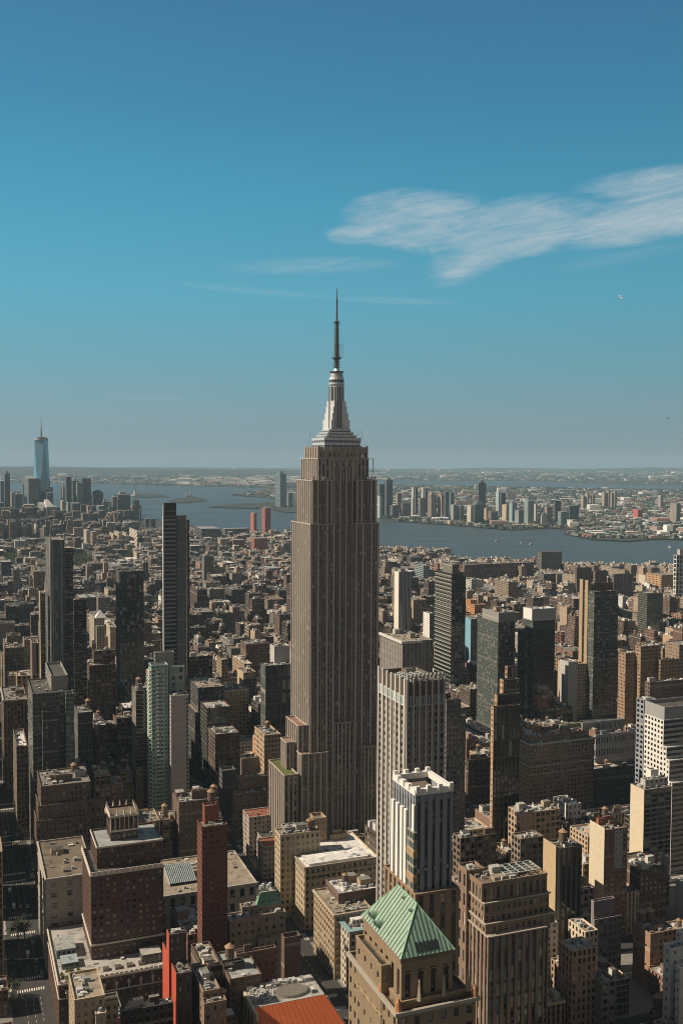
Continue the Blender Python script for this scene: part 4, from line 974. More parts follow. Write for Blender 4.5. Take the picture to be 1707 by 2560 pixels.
def arcade(b):
    t = b.T[0]; x0, x1, y0, y1, _, z = b.loc(t)
    cornice(b, t, z-.9, .9, .8, (.30, .26, .21)); cornice(b, t, z-5.2, .5, .4, (.30, .26, .21))
    def f(mb):
        for k in range(12):
            cx = x0+2.5+(x1-x0-5)*k/11
            for j in range(6):
                a, c = math.pi*j/6, math.pi*(j+1)/6
                mb.face([(cx+1.1*math.cos(a), y0-.2, z-8+1.1*math.sin(a)), (cx+1.1*math.cos(c), y0-.2, z-8+1.1*math.sin(c)), (cx, y0-.2, z-8)][::-1], None, (.04, .035, .03), mat=2)
    b.part('arched_window', f)
    def wt(mb): box(mb, x0+4, x1-6, y0+3, y0+20, z-1, z+.3, col=(.5, .49, .47), top=(.66, .65, .63), mat=2)
    b.part('white_roof_membrane', wt)
arcade(b)
b = H('low_light_roof_building', 'low building with pale flat roof tucked behind the cream loft at the skyscraper base', [(844, 850, 948, 2098, V(v=660, top='light', clut=18, bulk=2, par=1.5)), (820, 826, 870, 2088, V(v=651, col='tan', clut=5, bulk=1))], BRICK, 'lime')
b = H('stepped_loft_building', 'tan loft with planted terraces and red-brown plant on its white roof, by the wide canyon',
  [(784, 836, 930, 2286, V(v=546, top='tan', clut=14)), (815, 846, 945, 2234, V(v=560, top='white', clut=34, bulk=2, tanks=((.35, .6, .9),), stE=(4, 5, .3, .4, 0, 1), st=BLANK, col=(.17, .12, .10)))],
  (3.6, 4.6, .5, .6, 0, .6), (.36, .28, .19), 'loft with planted terraces', yb=2470, real=True, limit=60)
cornice(b, b.T[0], b.T[0][5]-1.2, 1.2, 1.0, (.46, .38, .27))
b = H('teal_edged_roof_building', 'limestone building with pale blue copper roof edge, left of the green pyramid', [(830, 873, 930, 2330, V(v=531, top='light', clut=4, par=1.6)), (856, 862, 960, 2285, V(v=545, col='grey', top='grey', clut=5, st=BLANK))],
  (4.2, 4.6, .46, .6, 0, 1), (.48, .42, .33), 'building with pale blue roof edge', yb=2500, real=True, limit=50)
def edge(b):
    x0, x1, y0, y1, _, z = b.loc(b.T[0]); G = (.24, .36, .38)
    b.part('copper_roof_edge', lambda mb: [box(mb, *q, z+.02, z+.5, col=G, top=G, mat=2, mtop=2) for q in ((x0-1.2, x1+1.2, y0-1.2, y0+2.0), (x0-1.2, x0+2.0, y0+2.0, y1+1), (x1-2, x1+1.2, y0+2.0, y1+1))])
    b.part('white_penthouse', lambda mb: box(mb, x0+5, x1-2, y0+8, y0+12, z-1, z+2.5, (2.2, 4, .6, .6, 0, 1), C['white'], top=R_['white']))
edge(b)
H('tan_hotel_building', 'tan brick block with cornices and tall windows directly left of the skyscraper foot',
  [(578, 586, 676, 1987, V(v=780, clut=10)), (590, 597, 676, 1946, V(v=789, on=0, clut=8)), (602, 604, 654, 1897, V(v=806, st=(8, 7, .1, .3, 0, 1), col=(.20, .17, .16), on=0, top='dark', bulk=0)), (548, 556, 590, 1927, V(v=812, st=BLANK, stE=(4, 5, .4, .5, 0, 1), col=(.10, .10, .11), top='dark', par=2))],
  (3.5, 4.0, .34, .46, 0, 1), (.23, .165, .115), 'tan block left of the skyscraper foot', yb=2110, real=False)
H('brown_slab_building', 'plain brown brick block with notched roofline, upper left of the slim dark red tower', [(432, 448, 548, 2006, V(v=699, clut=14, bulk=3, tanks=((.9, .2, 1.2),))), (478, 480, 546, 1978, V(v=705, on=0, st=BLANK))],
  (3.6, 3.8, .26, .36, 0, 1), (.14, .10, .075), 'notched brown block', yb=2130)
H('black_clad_tower', 'dark tower left of the skyscraper with white lit side windows and boxed top', [(652, 664, 730, 1665, V(v=868, clut=6)), (675, 686, 724, 1616, V(v=880, on=0, st=BLANK, col='lgrey', clut=3, stE=BLANK))],
  (5.2, 12.5, .62, .70, .05, .5), (.085, .08, .075), 'dark tower with lit side windows', yb=1830, stE=(3.2, 12, .5, .75, .9, 1))
H('cream_corner_loft', 'tan loft with orange lit side and small roof tank, below the dark sign-topped tower', [(636, 661, 702, 1838, V(v=792, clut=8, tanks=((.5, .5, 1.1),)))], (3.0, 3.9, .5, .55, 0, 1), (.40, .29, .19), 'orange-lit loft', yb=1905, stE=(4.5, 4.2, .5, .5, .1, 1))
b = H('teal_balcony_tower', 'pale teal glass apartment tower with zigzag balconies and blank concrete side slab',
  [(372, 379, 421, 1664, V(v=783, st=(3.2, 3.1, .55, .6, 1.0, 1), col=(.30, .44, .44), top='dark', par=.8)), (421, 428, 472, 1740, V(v=774, st=BLANK, stE=(3, 3.2, .5, .6, .8, 1), col=(.40, .37, .355), top=(.10, .10, .04), clut=14)), (421, 424, 462, 1668, V(v=790, on=0, st=(5, 6, .4, .6, .6, 1), col=(.28, .35, .34))), (385, 388, 436, 1632, V(v=798, on=0, st=BLANK, col='grey', top='light')), (366, 372, 380, 1694, V(v=790, st=BALC, col='teal'))],
  BALC, (.30, .44, .44), 'teal balcony tower', yb=2020, stE=(3, 3.1, .8, .6, .9, 1))
t = b.T[0]; x0, x1, y0, y1, _, z = b.loc(t); t4 = b.loc(b.T[4])
def balc(mb):
    for k in range(int(z/3.15)-4):
        zz = 12+k*3.15
        for x in (x0+(x1-x0)*.30, x0+(x1-x0)*.42):
            o = (k % 2)*.35; box(mb, x+o, x+2.8+o, y0-1.7, y0-.02, zz, zz+1.25, col=(.56, .56, .50), top=(.5, .48, .42), mat=2, mtop=2)
        for y in (y0+2, y0+7.5): box(mb, x0-1.5, x0-.02, y, y+3.2, zz, zz+1.35, col=(.70, .66, .54), top=(.5, .48, .42), mat=2, mtop=2)
b.part('balcony', balc)
x0, x1, y0, y1, _, z = b.loc(b.T[1])
b.part('slab_joints', lambda mb: [box(mb, x0+.3, x1-2.6, y0-.04, y0-.005, zz, zz+.3, col=(.27, .24, .235), mat=2) for zz in np.arange(20, z-3, 5.6)] and [box(mb, x1-1.9, x1-.6, y0-.05, y0-.006, zz, zz+1.8, col=(.03, .03, .03), mat=2) for zz in np.arange(20, z-3, 3.2)])
H('brown_banded_tower', 'dark apartment tower with thin pale floor lines just left of the teal balcony tower', [(330, 340, 374, 1727, V(v=800, clut=3, bulk=1, tanks=((.35, .5, 1.2),)))], (12, 3.1, 1.0, .84, 0, 1), (.20, .175, .16), 'dark banded tower', yb=1925, stE=(3, 3.1, .6, .55, .9, 1))
H('dark_glass_complex', 'large dark glass tower with grey boxed top and teal glazed right corner, far left', [(70, 82, 184, 1735, V(v=790, top='dark', clut=6)), (102, 129, 170, 1690, V(v=800, on=1, st=BLANK, col='grey', top='dark', par=2)), (104, 107, 148, 1780, V(v=783, st=(5, 3.4, .3, .5, .2, 1), col=(.06, .058, .056), top='dark')), (163, 165, 185, 1735, V(v=785, st=(3.4, 3.6, .8, .75, 1.0, 1), col=(.16, .19, .18)))],
  (3.2, 3.5, .6, .6, .35, 1), (.105, .105, .10), 'dark glass complex at far left', yb=1950, stE=(2.2, 3.4, .6, .6, .3, 1))
H('grey_slab_apartments', 'grey slab with lit edge and domed roof house between the glass complex and low lofts', [(186, 195, 232, 1782, V(v=860, tanks=((.8, .4, 1.2),), clut=3, bulk=1))], (3, 3.4, .3, .4, 0, 1), (.10, .095, .09), yb=1900)
H('white_top_loft', 'small dark loft with white arcaded top storey under the dark brick towers', [(234, 239, 290, 1814, V(v=880, clut=10, top='white')), (290, 292, 335, 1797, V(v=872, clut=5, top='tan', col='darkbrown'))], (3.4, 4.4, .5, .6, 0, 1), (.16, .12, .095), 'white-topped loft', yb=1890)
b = H('glass_fin_tower', 'tall glass residential tower with pale vertical fins and slanted crown, left edge area', [(113, 126, 162, 1350, V(v=1006, st=(2.1, 7, .55, .95, .3, .4))), (160, 161, 183, 1371, V(v=1010, col='dark', st=BALC))],
  (2.1, 3.6, .6, .8, .5, .6), (.17, .18, .175), 'glass tower with pale fins', yb=1690)
x0, x1, y0, y1, _, z = b.loc(b.T[0])
def fins2(mb):
    for (x, y, zt, c) in ((x0-.5, y1-2, z-8, (.52, .50, .44)), (x0-.5, y0-.5, z+6, (.55, .56, .52)), (x0+(x1-x0)*.72, y0-.7, z, (.25, .30, .30)), (x0+(x1-x0)*.12, y0-.7, z, (.25, .30, .30))):
        box(mb, x, x+1.3, y, y+1.3, 60, zt, col=c, top=c, mat=2, mtop=2)
    mb.face([(x0-.4, y0-.4, z-14), (x0-.4, y0+9, z-14), (x0-.4, y0-.4, z+6)], None, (.4, .42, .4), mat=2); mb.face([(x0-.4, y0-.4, z-14), (x0-.4, y0-.4, z+6), (x0-.4, y0+9, z-14)], None, (.4, .42, .4), mat=2)
b.part('pale_fin', fins2)
H('tan_fin_slab', 'narrow slab with bright tan edge just left of the glass fin tower', [(97, 102, 114, 1484, V(v=1016, clut=2))], (3, 3.3, .6, .6, 0, 1), (.12, .10, .085), yb=1690, stE=(30, 60, 0, 0, 0, 1))
x0, x1, y0, y1, _, z = SHOW[-1][0].loc(SHOW[-1][0].T[0]); SHOW[-1][0].part('tan_edge', lambda mb: box(mb, x0-.6, x0-.02, y0-.3, y0+5, 0, z+2, col=(.62, .46, .30), mat=2, top=(.6, .5, .4), mtop=2))
H('striped_brick_slab', 'lower brown slab with pink vertical stripes at the far left edge of the glass tower', [(76, 81, 98, 1608, V(v=930, clut=2))], (2.4, 30, .5, 1, 0, 1), (.30, .20, .16), yb=1700)
H('brown_balcony_tower', 'tall dark apartment tower with balcony ribs right of the glass fin tower', [(184, 185, 217, 1500, V(v=1090, clut=2))], BALC, (.09, .08, .07), 'dark balcony-ribbed tower', yb=1740)
H('brown_wide_tower', 'wide dark brown tower with stepped top, left of the black narrow tower', [(218, 224, 290, 1664, V(v=930, clut=4)), (232, 235, 288, 1628, V(v=938, on=0, clut=4, bulk=1))], (3.6, 4.2, .5, .5, 0, .5), (.115, .075, .06), 'wide dark brown tower', yb=1760, stE=(3.5, 3.3, .6, .5, 0, 1))
H('black_narrow_tower', 'black glassy tower with faint vertical reflections, third tall tower from the left', [(290, 299, 360, 1429, V(v=1006, clut=4, top='dark'))], (2.4, 3.6, .8, .9, .16, .5), (.07, .066, .062), 'black narrow tower', yb=1700, stE=(20, 3.6, 0, 0, 0, 1))
b = H('ladder_window_tower', 'very slender tall tower, ladder-like pale floor bands beside a blank grey core wall', [(406, 410, 441, 1290, V(v=1087, st=(20, 4.6, 1, .72, .03, 1), col=(.34, .35, .35), top='dark')), (441, 442, 466, 1289, V(v=1089, st=BLANK, col=(.175, .175, .185), top='grey', clut=4)), (408, 411, 441, 1258, V(v=1089, on=0, st=(3, 5, .7, .6, 0, 1), col=(.06, .05, .05), par=3, top='dark')), (466, 467, 474, 1300, V(v=1093, st=(4, 5, .5, .6, 0, 1), col=(.09, .06, .05)))],
  (20, 4.6, 1, .72, .03, 1), 'grey', 'very slender ladder-window tower', yb=1670, stE=BLANK)
x0, x1, y0, y1, _, z = b.loc(b.T[0]); b.part('silver_edge', lambda mb: box(mb, x0-.8, x0-.02, y0-.4, y0+1.6, 30, z+12, col=(.5, .55, .55), top=(.5, .5, .5), mat=2, mtop=2))
H('pyramid_top_lofts', 'pale stone building with small white pyramid skylight roof, between dark towers at left', [(217, 236, 262, 1546, V(v=1480, clut=12)), (240, 242, 262, 1566, V(v=1470, clut=6, top='light'))], BRICK, (.42, .36, .28), 'stone building with small white pyramid', yb=1600)
x0, x1, y0, y1, _, z = SHOW[-1][0].loc(SHOW[-1][0].T[0]); SHOW[-1][0].part('white_pyramid', lambda mb: cyl(mb, x0+10, y0+12, z-1, z+11, 11, 0, 4, (.7, .7, .68), 2, ph=math.pi/4))
b = H('wedge_shaped_building', 'narrow wedge-shaped cream building with rounded lit prow and heavy cornice', [(266, 276, 292, 1567, V(v=1560, clut=3))], (3, 3.7, .5, .55, 0, 1), (.5, .42, .32), yb=1630); cornice(b, b.T[0], b.T[0][5]-2, 2, 1.6, (.5, .45, .36))
H('hollow_roof_loft', 'loft with sunken pale-edged roof court beside the left avenue, left of the dark glass complex', [(26, 42, 70, 1866, V(v=845, clut=8, top='white', par=2.5))], BRICK, (.18, .135, .11), yb=1960)
H('corniced_avenue_block', 'brown block with long pale cornice at the far left edge', [(0, 10, 69, 1750, V(v=950, clut=12, bulk=2))], PIER, (.16, .115, .09), yb=1840)
cornice(SHOW[-1][0], SHOW[-1][0].T[0], SHOW[-1][0].T[0][5]-1.2, 1.2, 1, (.45, .4, .33))
# --- right of the skyscraper
H('grey_blank_slab', 'grey blank-walled block with heavy white roof edge, just right of the skyscraper', [(950, 1006, 1082, 1604, V(v=880, st=(4, 6, .2, .7, 0, .3), clut=14, bulk=3, top='tan', col=(.23, .21, .19)))], BLANK, (.23, .21, .19), 'grey slab with white roof edge', yb=1690)
b = SHOW[-1][0]; x0, x1, y0, y1, _, z = b.loc(b.T[0]); b.part('white_roof_edge', lambda mb: [box(mb, *q, z-2.2, z+.4, col=(.6, .57, .53), top=(.6, .58, .55), mat=2, mtop=2) for q in ((x0-1.5, x1*.62, y0-1.5, y0-.02), (x0-1.5, x0-.02, y0+.01, y1))])
H('slim_white_tower', 'slim white tower with blank lit side and thin dark window stripes, right of the skyscraper', [(986, 997, 1028, 1430, V(v=1400, clut=3, bulk=2))], (2.4, 60, .42, 1, 0, .4), (.34, .35, .37), 'slim white tower', yb=1580, stE=(9, 60, 0, 0, 0, 1))
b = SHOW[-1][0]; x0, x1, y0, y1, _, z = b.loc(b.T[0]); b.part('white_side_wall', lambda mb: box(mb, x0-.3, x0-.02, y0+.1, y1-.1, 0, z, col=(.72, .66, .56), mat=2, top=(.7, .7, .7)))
H('white_windowed_slab', 'small white slab with punched windows left of the black ribbon tower', [(1058, 1074, 1087, 1534, V(v=1340, clut=1))], (3, 3.2, .35, .5, 0, 1), (.16, .155, .15), yb=1600, stE=(5, 4, .25, .5, 0, 1))
b = SHOW[-1][0]; x0, x1, y0, y1, _, z = b.loc(b.T[0]); b.part('white_side_wall', lambda mb: box(mb, x0-.3, x0-.02, y0+.1, y1-.1, 0, z, (5, 3.4, .3, .4, 0, 1), (.72, .69, .64)))
H('black_ribbon_tower', 'tall black tower with pale horizontal ribbon lines on its lit side, right of centre', [(1087, 1129, 1164, 1434, V(v=1087, clut=4, top='dark')), (1106, 1130, 1147, 1411, V(v=1092, on=1, st=BLANK, col=(.16, .155, .14), stE=BLANK))],
  (5, 4, .8, .8, .08, .7), (.06, .057, .055), 'black ribbon tower', yb=1700, stE=(40, 5.0, 1, .62, .03, 1))
b = SHOW[-1][0]; x0, x1, y0, y1, _, z = b.loc(b.T[0]); b.part('ribbon_band', lambda mb: [box(mb, x0-.35, x0-.02, y0+.2, y1-.2, zz, zz+1.0, col=(.33, .34, .29), mat=2, top=(.3, .3, .3), mtop=2) for zz in np.arange(50, z-3, 4.9)])
H('blue_glass_slab', 'low block whose side is a bright sky blue glass wall, behind the black ribbon tower', [(1150, 1177, 1195, 1548, V(v=1250, clut=2, top='grey'))], (3, 4, .5, .6, .1, 1), (.09, .085, .08), 'sky blue wall', yb=1650, stE=BLANK)
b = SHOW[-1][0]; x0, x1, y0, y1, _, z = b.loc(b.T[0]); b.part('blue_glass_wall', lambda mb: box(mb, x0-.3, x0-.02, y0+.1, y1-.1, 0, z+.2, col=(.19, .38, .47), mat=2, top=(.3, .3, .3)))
H('speckled_glass_tower', 'olive grey glass tower with plain boxed crown, right of the black ribbon tower', [(1193, 1245, 1287, 1557, V(v=935, top='grey')), (1205, 1246, 1286, 1532, V(v=938, on=1, st=BLANK, stE=BLANK, col=(.24, .23, .215), clut=5, bulk=2))],
  (2.4, 3.6, .85, .9, .05, .5), (.06, .058, .055), 'olive glass tower', yb=1790, stE=(2.4, 3.5, .62, .62, .75, 1))
H('white_crowned_black_tower', 'black reflective tower with white boxed crown and a lower left wing', [(1312, 1332, 1387, 1550, V(v=935, st=(1.9, 3.6, .92, .9, .04, .4))), (1308, 1330, 1388, 1523, V(v=934, on=1, st=BLANK, stE=BLANK, col=(.36, .37, .38), top='white', clut=6)), (1294, 1314, 1330, 1580, V(v=940))],
  (2.2, 3.5, .8, .85, .15, .6), (.055, .056, .058), 'white-crowned black tower', yb=1790, stE=(2.2, 3.5, .7, .7, .7, 1))
b = SHOW[-1][0]; x0, x1, y0, y1, z0_, z = b.loc(b.T[1]); b.part('white_crown_side', lambda mb: box(mb, x0-.3, x0-.02, y0+.1, y1-.1, z0_+1.2, z+.05, col=(.7, .69, .66), mat=2, top=(.7, .7, .7)))
b = H('tan_finned_tower', 'tall dark tower with two bright tan vertical fins on its left side', [(1452, 1485, 1545, 1479, V(v=1006, st=BALC, top='dark', clut=5)), (1478, 1482, 1532, 1458, V(v=1018, on=1, st=BLANK, col=(.15, .10, .065), par=2)), ],
  (2.6, 3.2, .62, .62, .5, 1), (.075, .07, .062), 'dark tower with two tan fins', yb=1800, stE=(2.4, 3.2, .7, .6, .7, 1))
x0, x1, y0, y1, _, z = b.loc(b.T[0]); b.part('tan_fin', lambda mb: box(mb, x0-2, x0-.5, y1-6, y1+.6, 0, z+12, col=(.38, .28, .18), mat=2, top=(.6, .5, .4))); b.part('tan_fin', lambda mb: box(mb, x0-.9, x0-.02, y0+12, y0+18, 55, z+12, col=(.38, .28, .18), mat=2, top=(.6, .5, .4)))
H('ziggurat_brick_tower', 'dark brown tower with sunlit stepped ziggurat top, left of the big brick hotel', [(1228, 1234, 1300, 1768, V(v=640, top='brown')), (1236, 1243, 1300, 1738, V(v=648, on=0)), (1249, 1258, 1298, 1700, V(v=656, on=0, st=(3, 4, .5, .55, 0, 1))), (1263, 1268, 1294, 1666, V(v=664, on=0, st=(3, 9, .4, .7, 0, 1), top='rust'))],
  (3.2, 13, .6, .86, .02, .4), (.085, .07, .06), 'dark ziggurat-topped tower', yb=2040, stE=(3.0, 3.8, .4, .5, 0, 1))
b = SHOW[-1][0]
for t in b.T[1:]:
    x0, x1, y0, y1, _, z = b.loc(t); b.part('tan_side_wall', lambda mb: box(mb, x0-.25, x0-.02, y0+.05, y1-.05, z-22, z-.05, (3.0, 4.0, .4, .5, 0, 1), (.42, .27, .16)))  # sunlight on the east steps painted in as a brighter wall colour
x0, x1, y0, y1, _, z = b.loc(b.T[0]); b.part('tan_side_wall', lambda mb: box(mb, x0-.25, x0-.02, y0+.05, y1-.05, 0, z-.05, (3.0, 4.0, .3, .4, 0, 1), (.42, .29, .18)))  # same painted sunlight on the lowest tier
b = H('brick_hotel_block', 'large brown brick hotel block with pale cornice bands and tan lit end wall, right', [(1299, 1324, 1485, 1862, V(v=699, clut=10)), (1306, 1324, 1465, 1842, V(v=706, on=1, clut=20, bulk=3, col=(.27, .18, .14), top='rust')), (1398, 1402, 1452, 1812, V(v=722, on=0, st=BLANK, col=(.33, .29, .2), top=(.33, .29, .2), clut=0))],
  (3.3, 3.5, .36, .48, 0, 1), (.26, .175, .13), 'brick hotel with pale bands', yb=2010, stE=(3.3, 3.5, .34, .44, 0, 1))
cornice(b, b.T[0], b.T[0][5]-.8, 1.4, .9, (.45, .42, .37)); cornice(b, b.T[0], b.T[0][5]-13, .6, .5, (.38, .35, .31)); cornice(b, b.T[0], b.T[0][5]-19, 1.0, .6, (.40, .37, .32))
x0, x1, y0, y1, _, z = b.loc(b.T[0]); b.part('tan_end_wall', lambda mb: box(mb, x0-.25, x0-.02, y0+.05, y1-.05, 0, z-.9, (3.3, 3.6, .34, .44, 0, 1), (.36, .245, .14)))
H('dark_curved_mall', 'near black windowless block with low roof right of the brick hotel', [(1485, 1487, 1612, 1925, V(v=703, clut=30, bulk=3, top='brown'))], (5, 6, .8, .1, .1, 1), (.11, .10, .095), yb=2000)
H('department_store_block', 'very broad low building with flat brown roof and pale panelled parapet behind the mall', [(1486, 1488, 1592, 1838, V(v=800, top='brown', clut=40, bulk=2)), (1452, 1455, 1560, 1808, V(v=820, top='tan', clut=20))], (3, 12, .4, .5, 0, 1), (.27, .29, .31), yb=1900)
b = H('white_office_block', 'white modern office block with square window grid and ribbed grey top, right edge', [(1611, 1659, 1760, 1800, V(v=613, clut=6)), (1611, 1660, 1762, 1768, V(v=616, on=1, st=BLANK, stE=BLANK, col=(.30, .30, .30), top='dark', par=3)), (1590, 1609, 1640, 1750, V(v=640, st=(5, 3.6, .5, .5, .3, 1), col=(.24, .26, .30), clut=3, top='light'))],
  (40, 3.9, 1, .5, .03, 1), (.34, .34, .33), 'white grid office block', yb=1960, stE=(4, 4, .6, .55, 0, 1))
x0, x1, y0, y1, _, z = b.loc(b.T[0]); b.part('white_grid_wall', lambda mb: box(mb, x0-.35, x0-.02, y0+.05, y1-.05, 0, z-.3, (3.9, 3.9, .55, .52, 0, 1), (.66, .64, .60)))
def led(mb):
    for k, zz in enumerate((z-20, z-29, z-45)):
        box(mb, x0+.2, x1, y0-3.6*(k+1), y0-3.6*k-.01, 0, zz, (40, 3.9, 1, .5, .03, 1), (.36, .36, .35), top=(.45, .45, .43)); box(mb, x0-.15, x0+.19, y0-3.6*(k+1)+.05, y0-3.6*k-.03, 0, zz+.6, (3.6, 3.9, .5, .5, 0, 1), (.66, .64, .60), top=(.6, .6, .6))
b.part('setback_ledge', led)
b = H('blank_cream_wall_block', 'tall block with broad blank cream side wall and gridded dark front, right', [(1576, 1610, 1678, 1975, V(v=560, clut=6)), (1600, 1612, 1668, 1950, V(v=566, on=0, st=(4, 4, .4, .5, 0, 1), col='lgrey', clut=6, stE=BLANK)), (1615, 1626, 1645, 1925, V(v=570, on=0, st=BLANK, col='white', clut=0))],
  (5.5, 3.4, .78, .6, .02, 1), (.16, .13, .12), 'block with blank cream wall', yb=2080, stE=BLANK)
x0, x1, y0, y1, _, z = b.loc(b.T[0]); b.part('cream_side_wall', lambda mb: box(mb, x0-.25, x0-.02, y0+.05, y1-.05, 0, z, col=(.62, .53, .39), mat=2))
b = H('blank_tan_wall_tower', 'narrow tower with blank tan side wall and dark vertical window strips, above the setback tower', [(1358, 1390, 1454, 2123, V(v=487, clut=12, top='dark', tanks=((.4, .3, 1.3),))), ],
  (3.2, 40, .55, 1, .04, .3), (.10, .085, .07), 'narrow tower with tan blank wall', yb=2250, stE=BLANK)
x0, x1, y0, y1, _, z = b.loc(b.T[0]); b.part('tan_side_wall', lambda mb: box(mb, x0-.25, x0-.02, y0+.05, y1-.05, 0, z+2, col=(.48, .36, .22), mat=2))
b = H('blank_white_wall_tower', 'brown tower with blank ivory side wall and silver patched front', [(1474, 1511, 1568, 2076, V(v=532, clut=14, bulk=2, st=(4.2, 3.4, .45, .4, 0, 1))), (1490, 1496, 1532, 2048, V(v=540, on=0, col='red', clut=3, tanks=((.5, .5, 1),)))],
  (4.2, 3.4, .45, .4, 0, 1), (.17, .10, .075), 'tower with ivory blank wall', yb=2200, stE=BLANK)
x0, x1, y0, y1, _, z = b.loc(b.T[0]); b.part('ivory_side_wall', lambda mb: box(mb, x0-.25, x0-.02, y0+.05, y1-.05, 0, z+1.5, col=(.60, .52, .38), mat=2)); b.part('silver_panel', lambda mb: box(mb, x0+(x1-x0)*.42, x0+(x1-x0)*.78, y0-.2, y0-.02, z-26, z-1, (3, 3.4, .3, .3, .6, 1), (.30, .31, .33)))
H('grey_lavender_loft', 'shaded lavender grey loft with blank upper wall and pale windows, lower right', [(1478, 1484, 1536, 2254, V(v=500, top='dark', clut=8, st=BLANK)), (1424, 1432, 1484, 2228, V(v=520, top='dark', clut=12, tanks=((.2, .4, 1.2),), st=LOFT)), (1480, 1485, 1553, 2300, V(v=497, st=(3.4, 4.4, .5, .55, .8, 1), top='dark'))], LOFT, (.20, .175, .185), 'lavender grey loft', yb=2380)
H('tile_roof_row_building', 'small ornate cream and orange brick building with slate roof slopes, lower right', [(1396, 1430, 1490, 2378, V(v=452, clut=10, top='light', par=.6)), (1420, 1462, 1494, 2330, V(v=468, col='cream', top='tan', clut=3))], (3.2, 4.2, .45, .6, 0, 1), (.40, .26, .17), 'ornate cream building', yb=2440)
H('grey_sliver_building', 'narrow grey sliver building with two columns of big windows, near the bottom right', [(1472, 1504, 1538, 2456, V(v=446, top='dark', clut=3, par=2))], (5, 4.6, .62, .55, .02, 1), (.23, .21, .225), 'grey sliver building', yb=2560, stE=BLANK)
H('orange_brick_tank_building', 'orange brick loft with two conical water tanks on a terrace at the right', [(1582, 1625, 1690, 2335, V(v=470, clut=14, bulk=2, tanks=((.12, .7, 1.3), (.42, .7, 1.3))))], BRICK, (.31, .185, .12), 'orange brick loft with two tanks', yb=2400, stE=(7, 6, .2, .2, 0, 1))
H('white_roof_houses', 'cluster of small white walled roof houses at the right edge near the bottom', [(1658, 1676, 1760, 2372, V(v=430, col='white', clut=6, top='light')), (1690, 1700, 1780, 2330, V(v=446, col='white', clut=2, top='light')), (1688, 1699, 1790, 2420, V(v=422, col='white', top='light'))], (6, 5, .2, .3, 0, 1), 'white', 'white roof houses', yb=2460)
H('blue_white_wall_block', 'block with bright bluish white blank side wall cut by the right edge', [(1688, 1720, 1790, 2216, V(v=532, clut=3))], BLANK, (.55, .60, .66), yb=2290)
H('twin_tank_corner_building', 'shaded loft with two brown cone-topped tanks in the bottom right corner', [(1622, 1634, 1740, 2530, V(v=440, clut=8, tanks=((.1, .3, 1.2), (.25, .6, 1.2)), bulk=1, top='brown'))], BRICK, (.20, .14, .10), yb=2560)
H('wide_cornice_loft', 'wide brown loft with pale cornice at the right edge above the white office block', [(1611, 1623, 1790, 1706, V(v=790, clut=14, bulk=2))], (3, 3.8, .4, .5, 0, 1), (.14, .105, .085), yb=1750)
H('orange_stepped_tower', 'tan brick stepped tower glowing orange on its side, right of the tan finned tower', [(1545, 1563, 1600, 1633, V(v=870, clut=4)), (1587, 1601, 1650, 1616, V(v=862, clut=8)), (1640, 1650, 1700, 1650, V(v=855, clut=5))], (3, 3.8, .42, .55, 0, 1), (.30, .20, .13), 'orange lit stepped tower', yb=1800, stE=(2.6, 3.6, .42, .5, 0, 1))
H('square_top_brick_tower', 'brown square brick tower with pale window surround near the right edge', [(1662, 1697, 1760, 1612, V(v=880, clut=3))], (3, 3.8, .3, .4, 0, 1), (.26, .19, .14), yb=1700)
H('brick_tower_annex', 'brown brick tower with grey boxed top hugging the right side of the white-striped tower', [(1112, 1116, 1152, 1750, V(v=625, st=(3, 3.6, .5, .5, .2, 1), top='dark', par=2)), (1138, 1142, 1164, 1790, V(v=640, st=(2.6, 3.4, .5, .5, .3, 1)))], (3, 3.6, .5, .5, .2, 1), (.13, .12, .125), 'grey-topped brick annex', yb=2000)
H('dark_brick_loft', 'dark brick loft with orange lit edge left of the ziggurat tower', [(1164, 1170, 1226, 1900, V(v=774, clut=26, bulk=3, top='dark'))], (3, 3.6, .3, .4, 0, 1), (.085, .06, .05), yb=2000)
H('pale_blank_box_block', 'small block with a bright white blank box on top between two glass towers', [(1398, 1420, 1443, 1655, V(v=950, st=BLANK, col='lgrey', stE=BLANK))], BLANK, 'white', yb=1692)
H('garment_light_roof', 'long low loft with very large pale grey roof, centre right', [(1270, 1300, 1400, 2035, V(v=613, top='light', clut=30, bulk=2, par=.5))], LOFT, (.42, .29, .2), 'loft with very large pale roof', yb=2090)
H('small_tan_roof_loft', 'dark loft with flat tan roof just above the flat-roofed setback tower', [(1278, 1300, 1358, 2098, V(v=540, top='tan', clut=5))], LOFT, (.20, .15, .115), yb=2130)
H('white_window_block', 'small bright white penthouse block with square windows on the garment lofts', [(1383, 1420, 1452, 2012, V(v=640, top='light', clut=6))], (4, 5, .4, .5, 0, 1), (.62, .6, .56), yb=2040)
H('twin_cornice_lofts', 'row of brown lofts with pale roof edges left of the setback tower top', [(1132, 1150, 1188, 2096, V(v=560, clut=16, bulk=1)), (1188, 1191, 1240, 2090, V(v=562, clut=16, bulk=1))], LOFT, (.17, .125, .095), yb=2150)
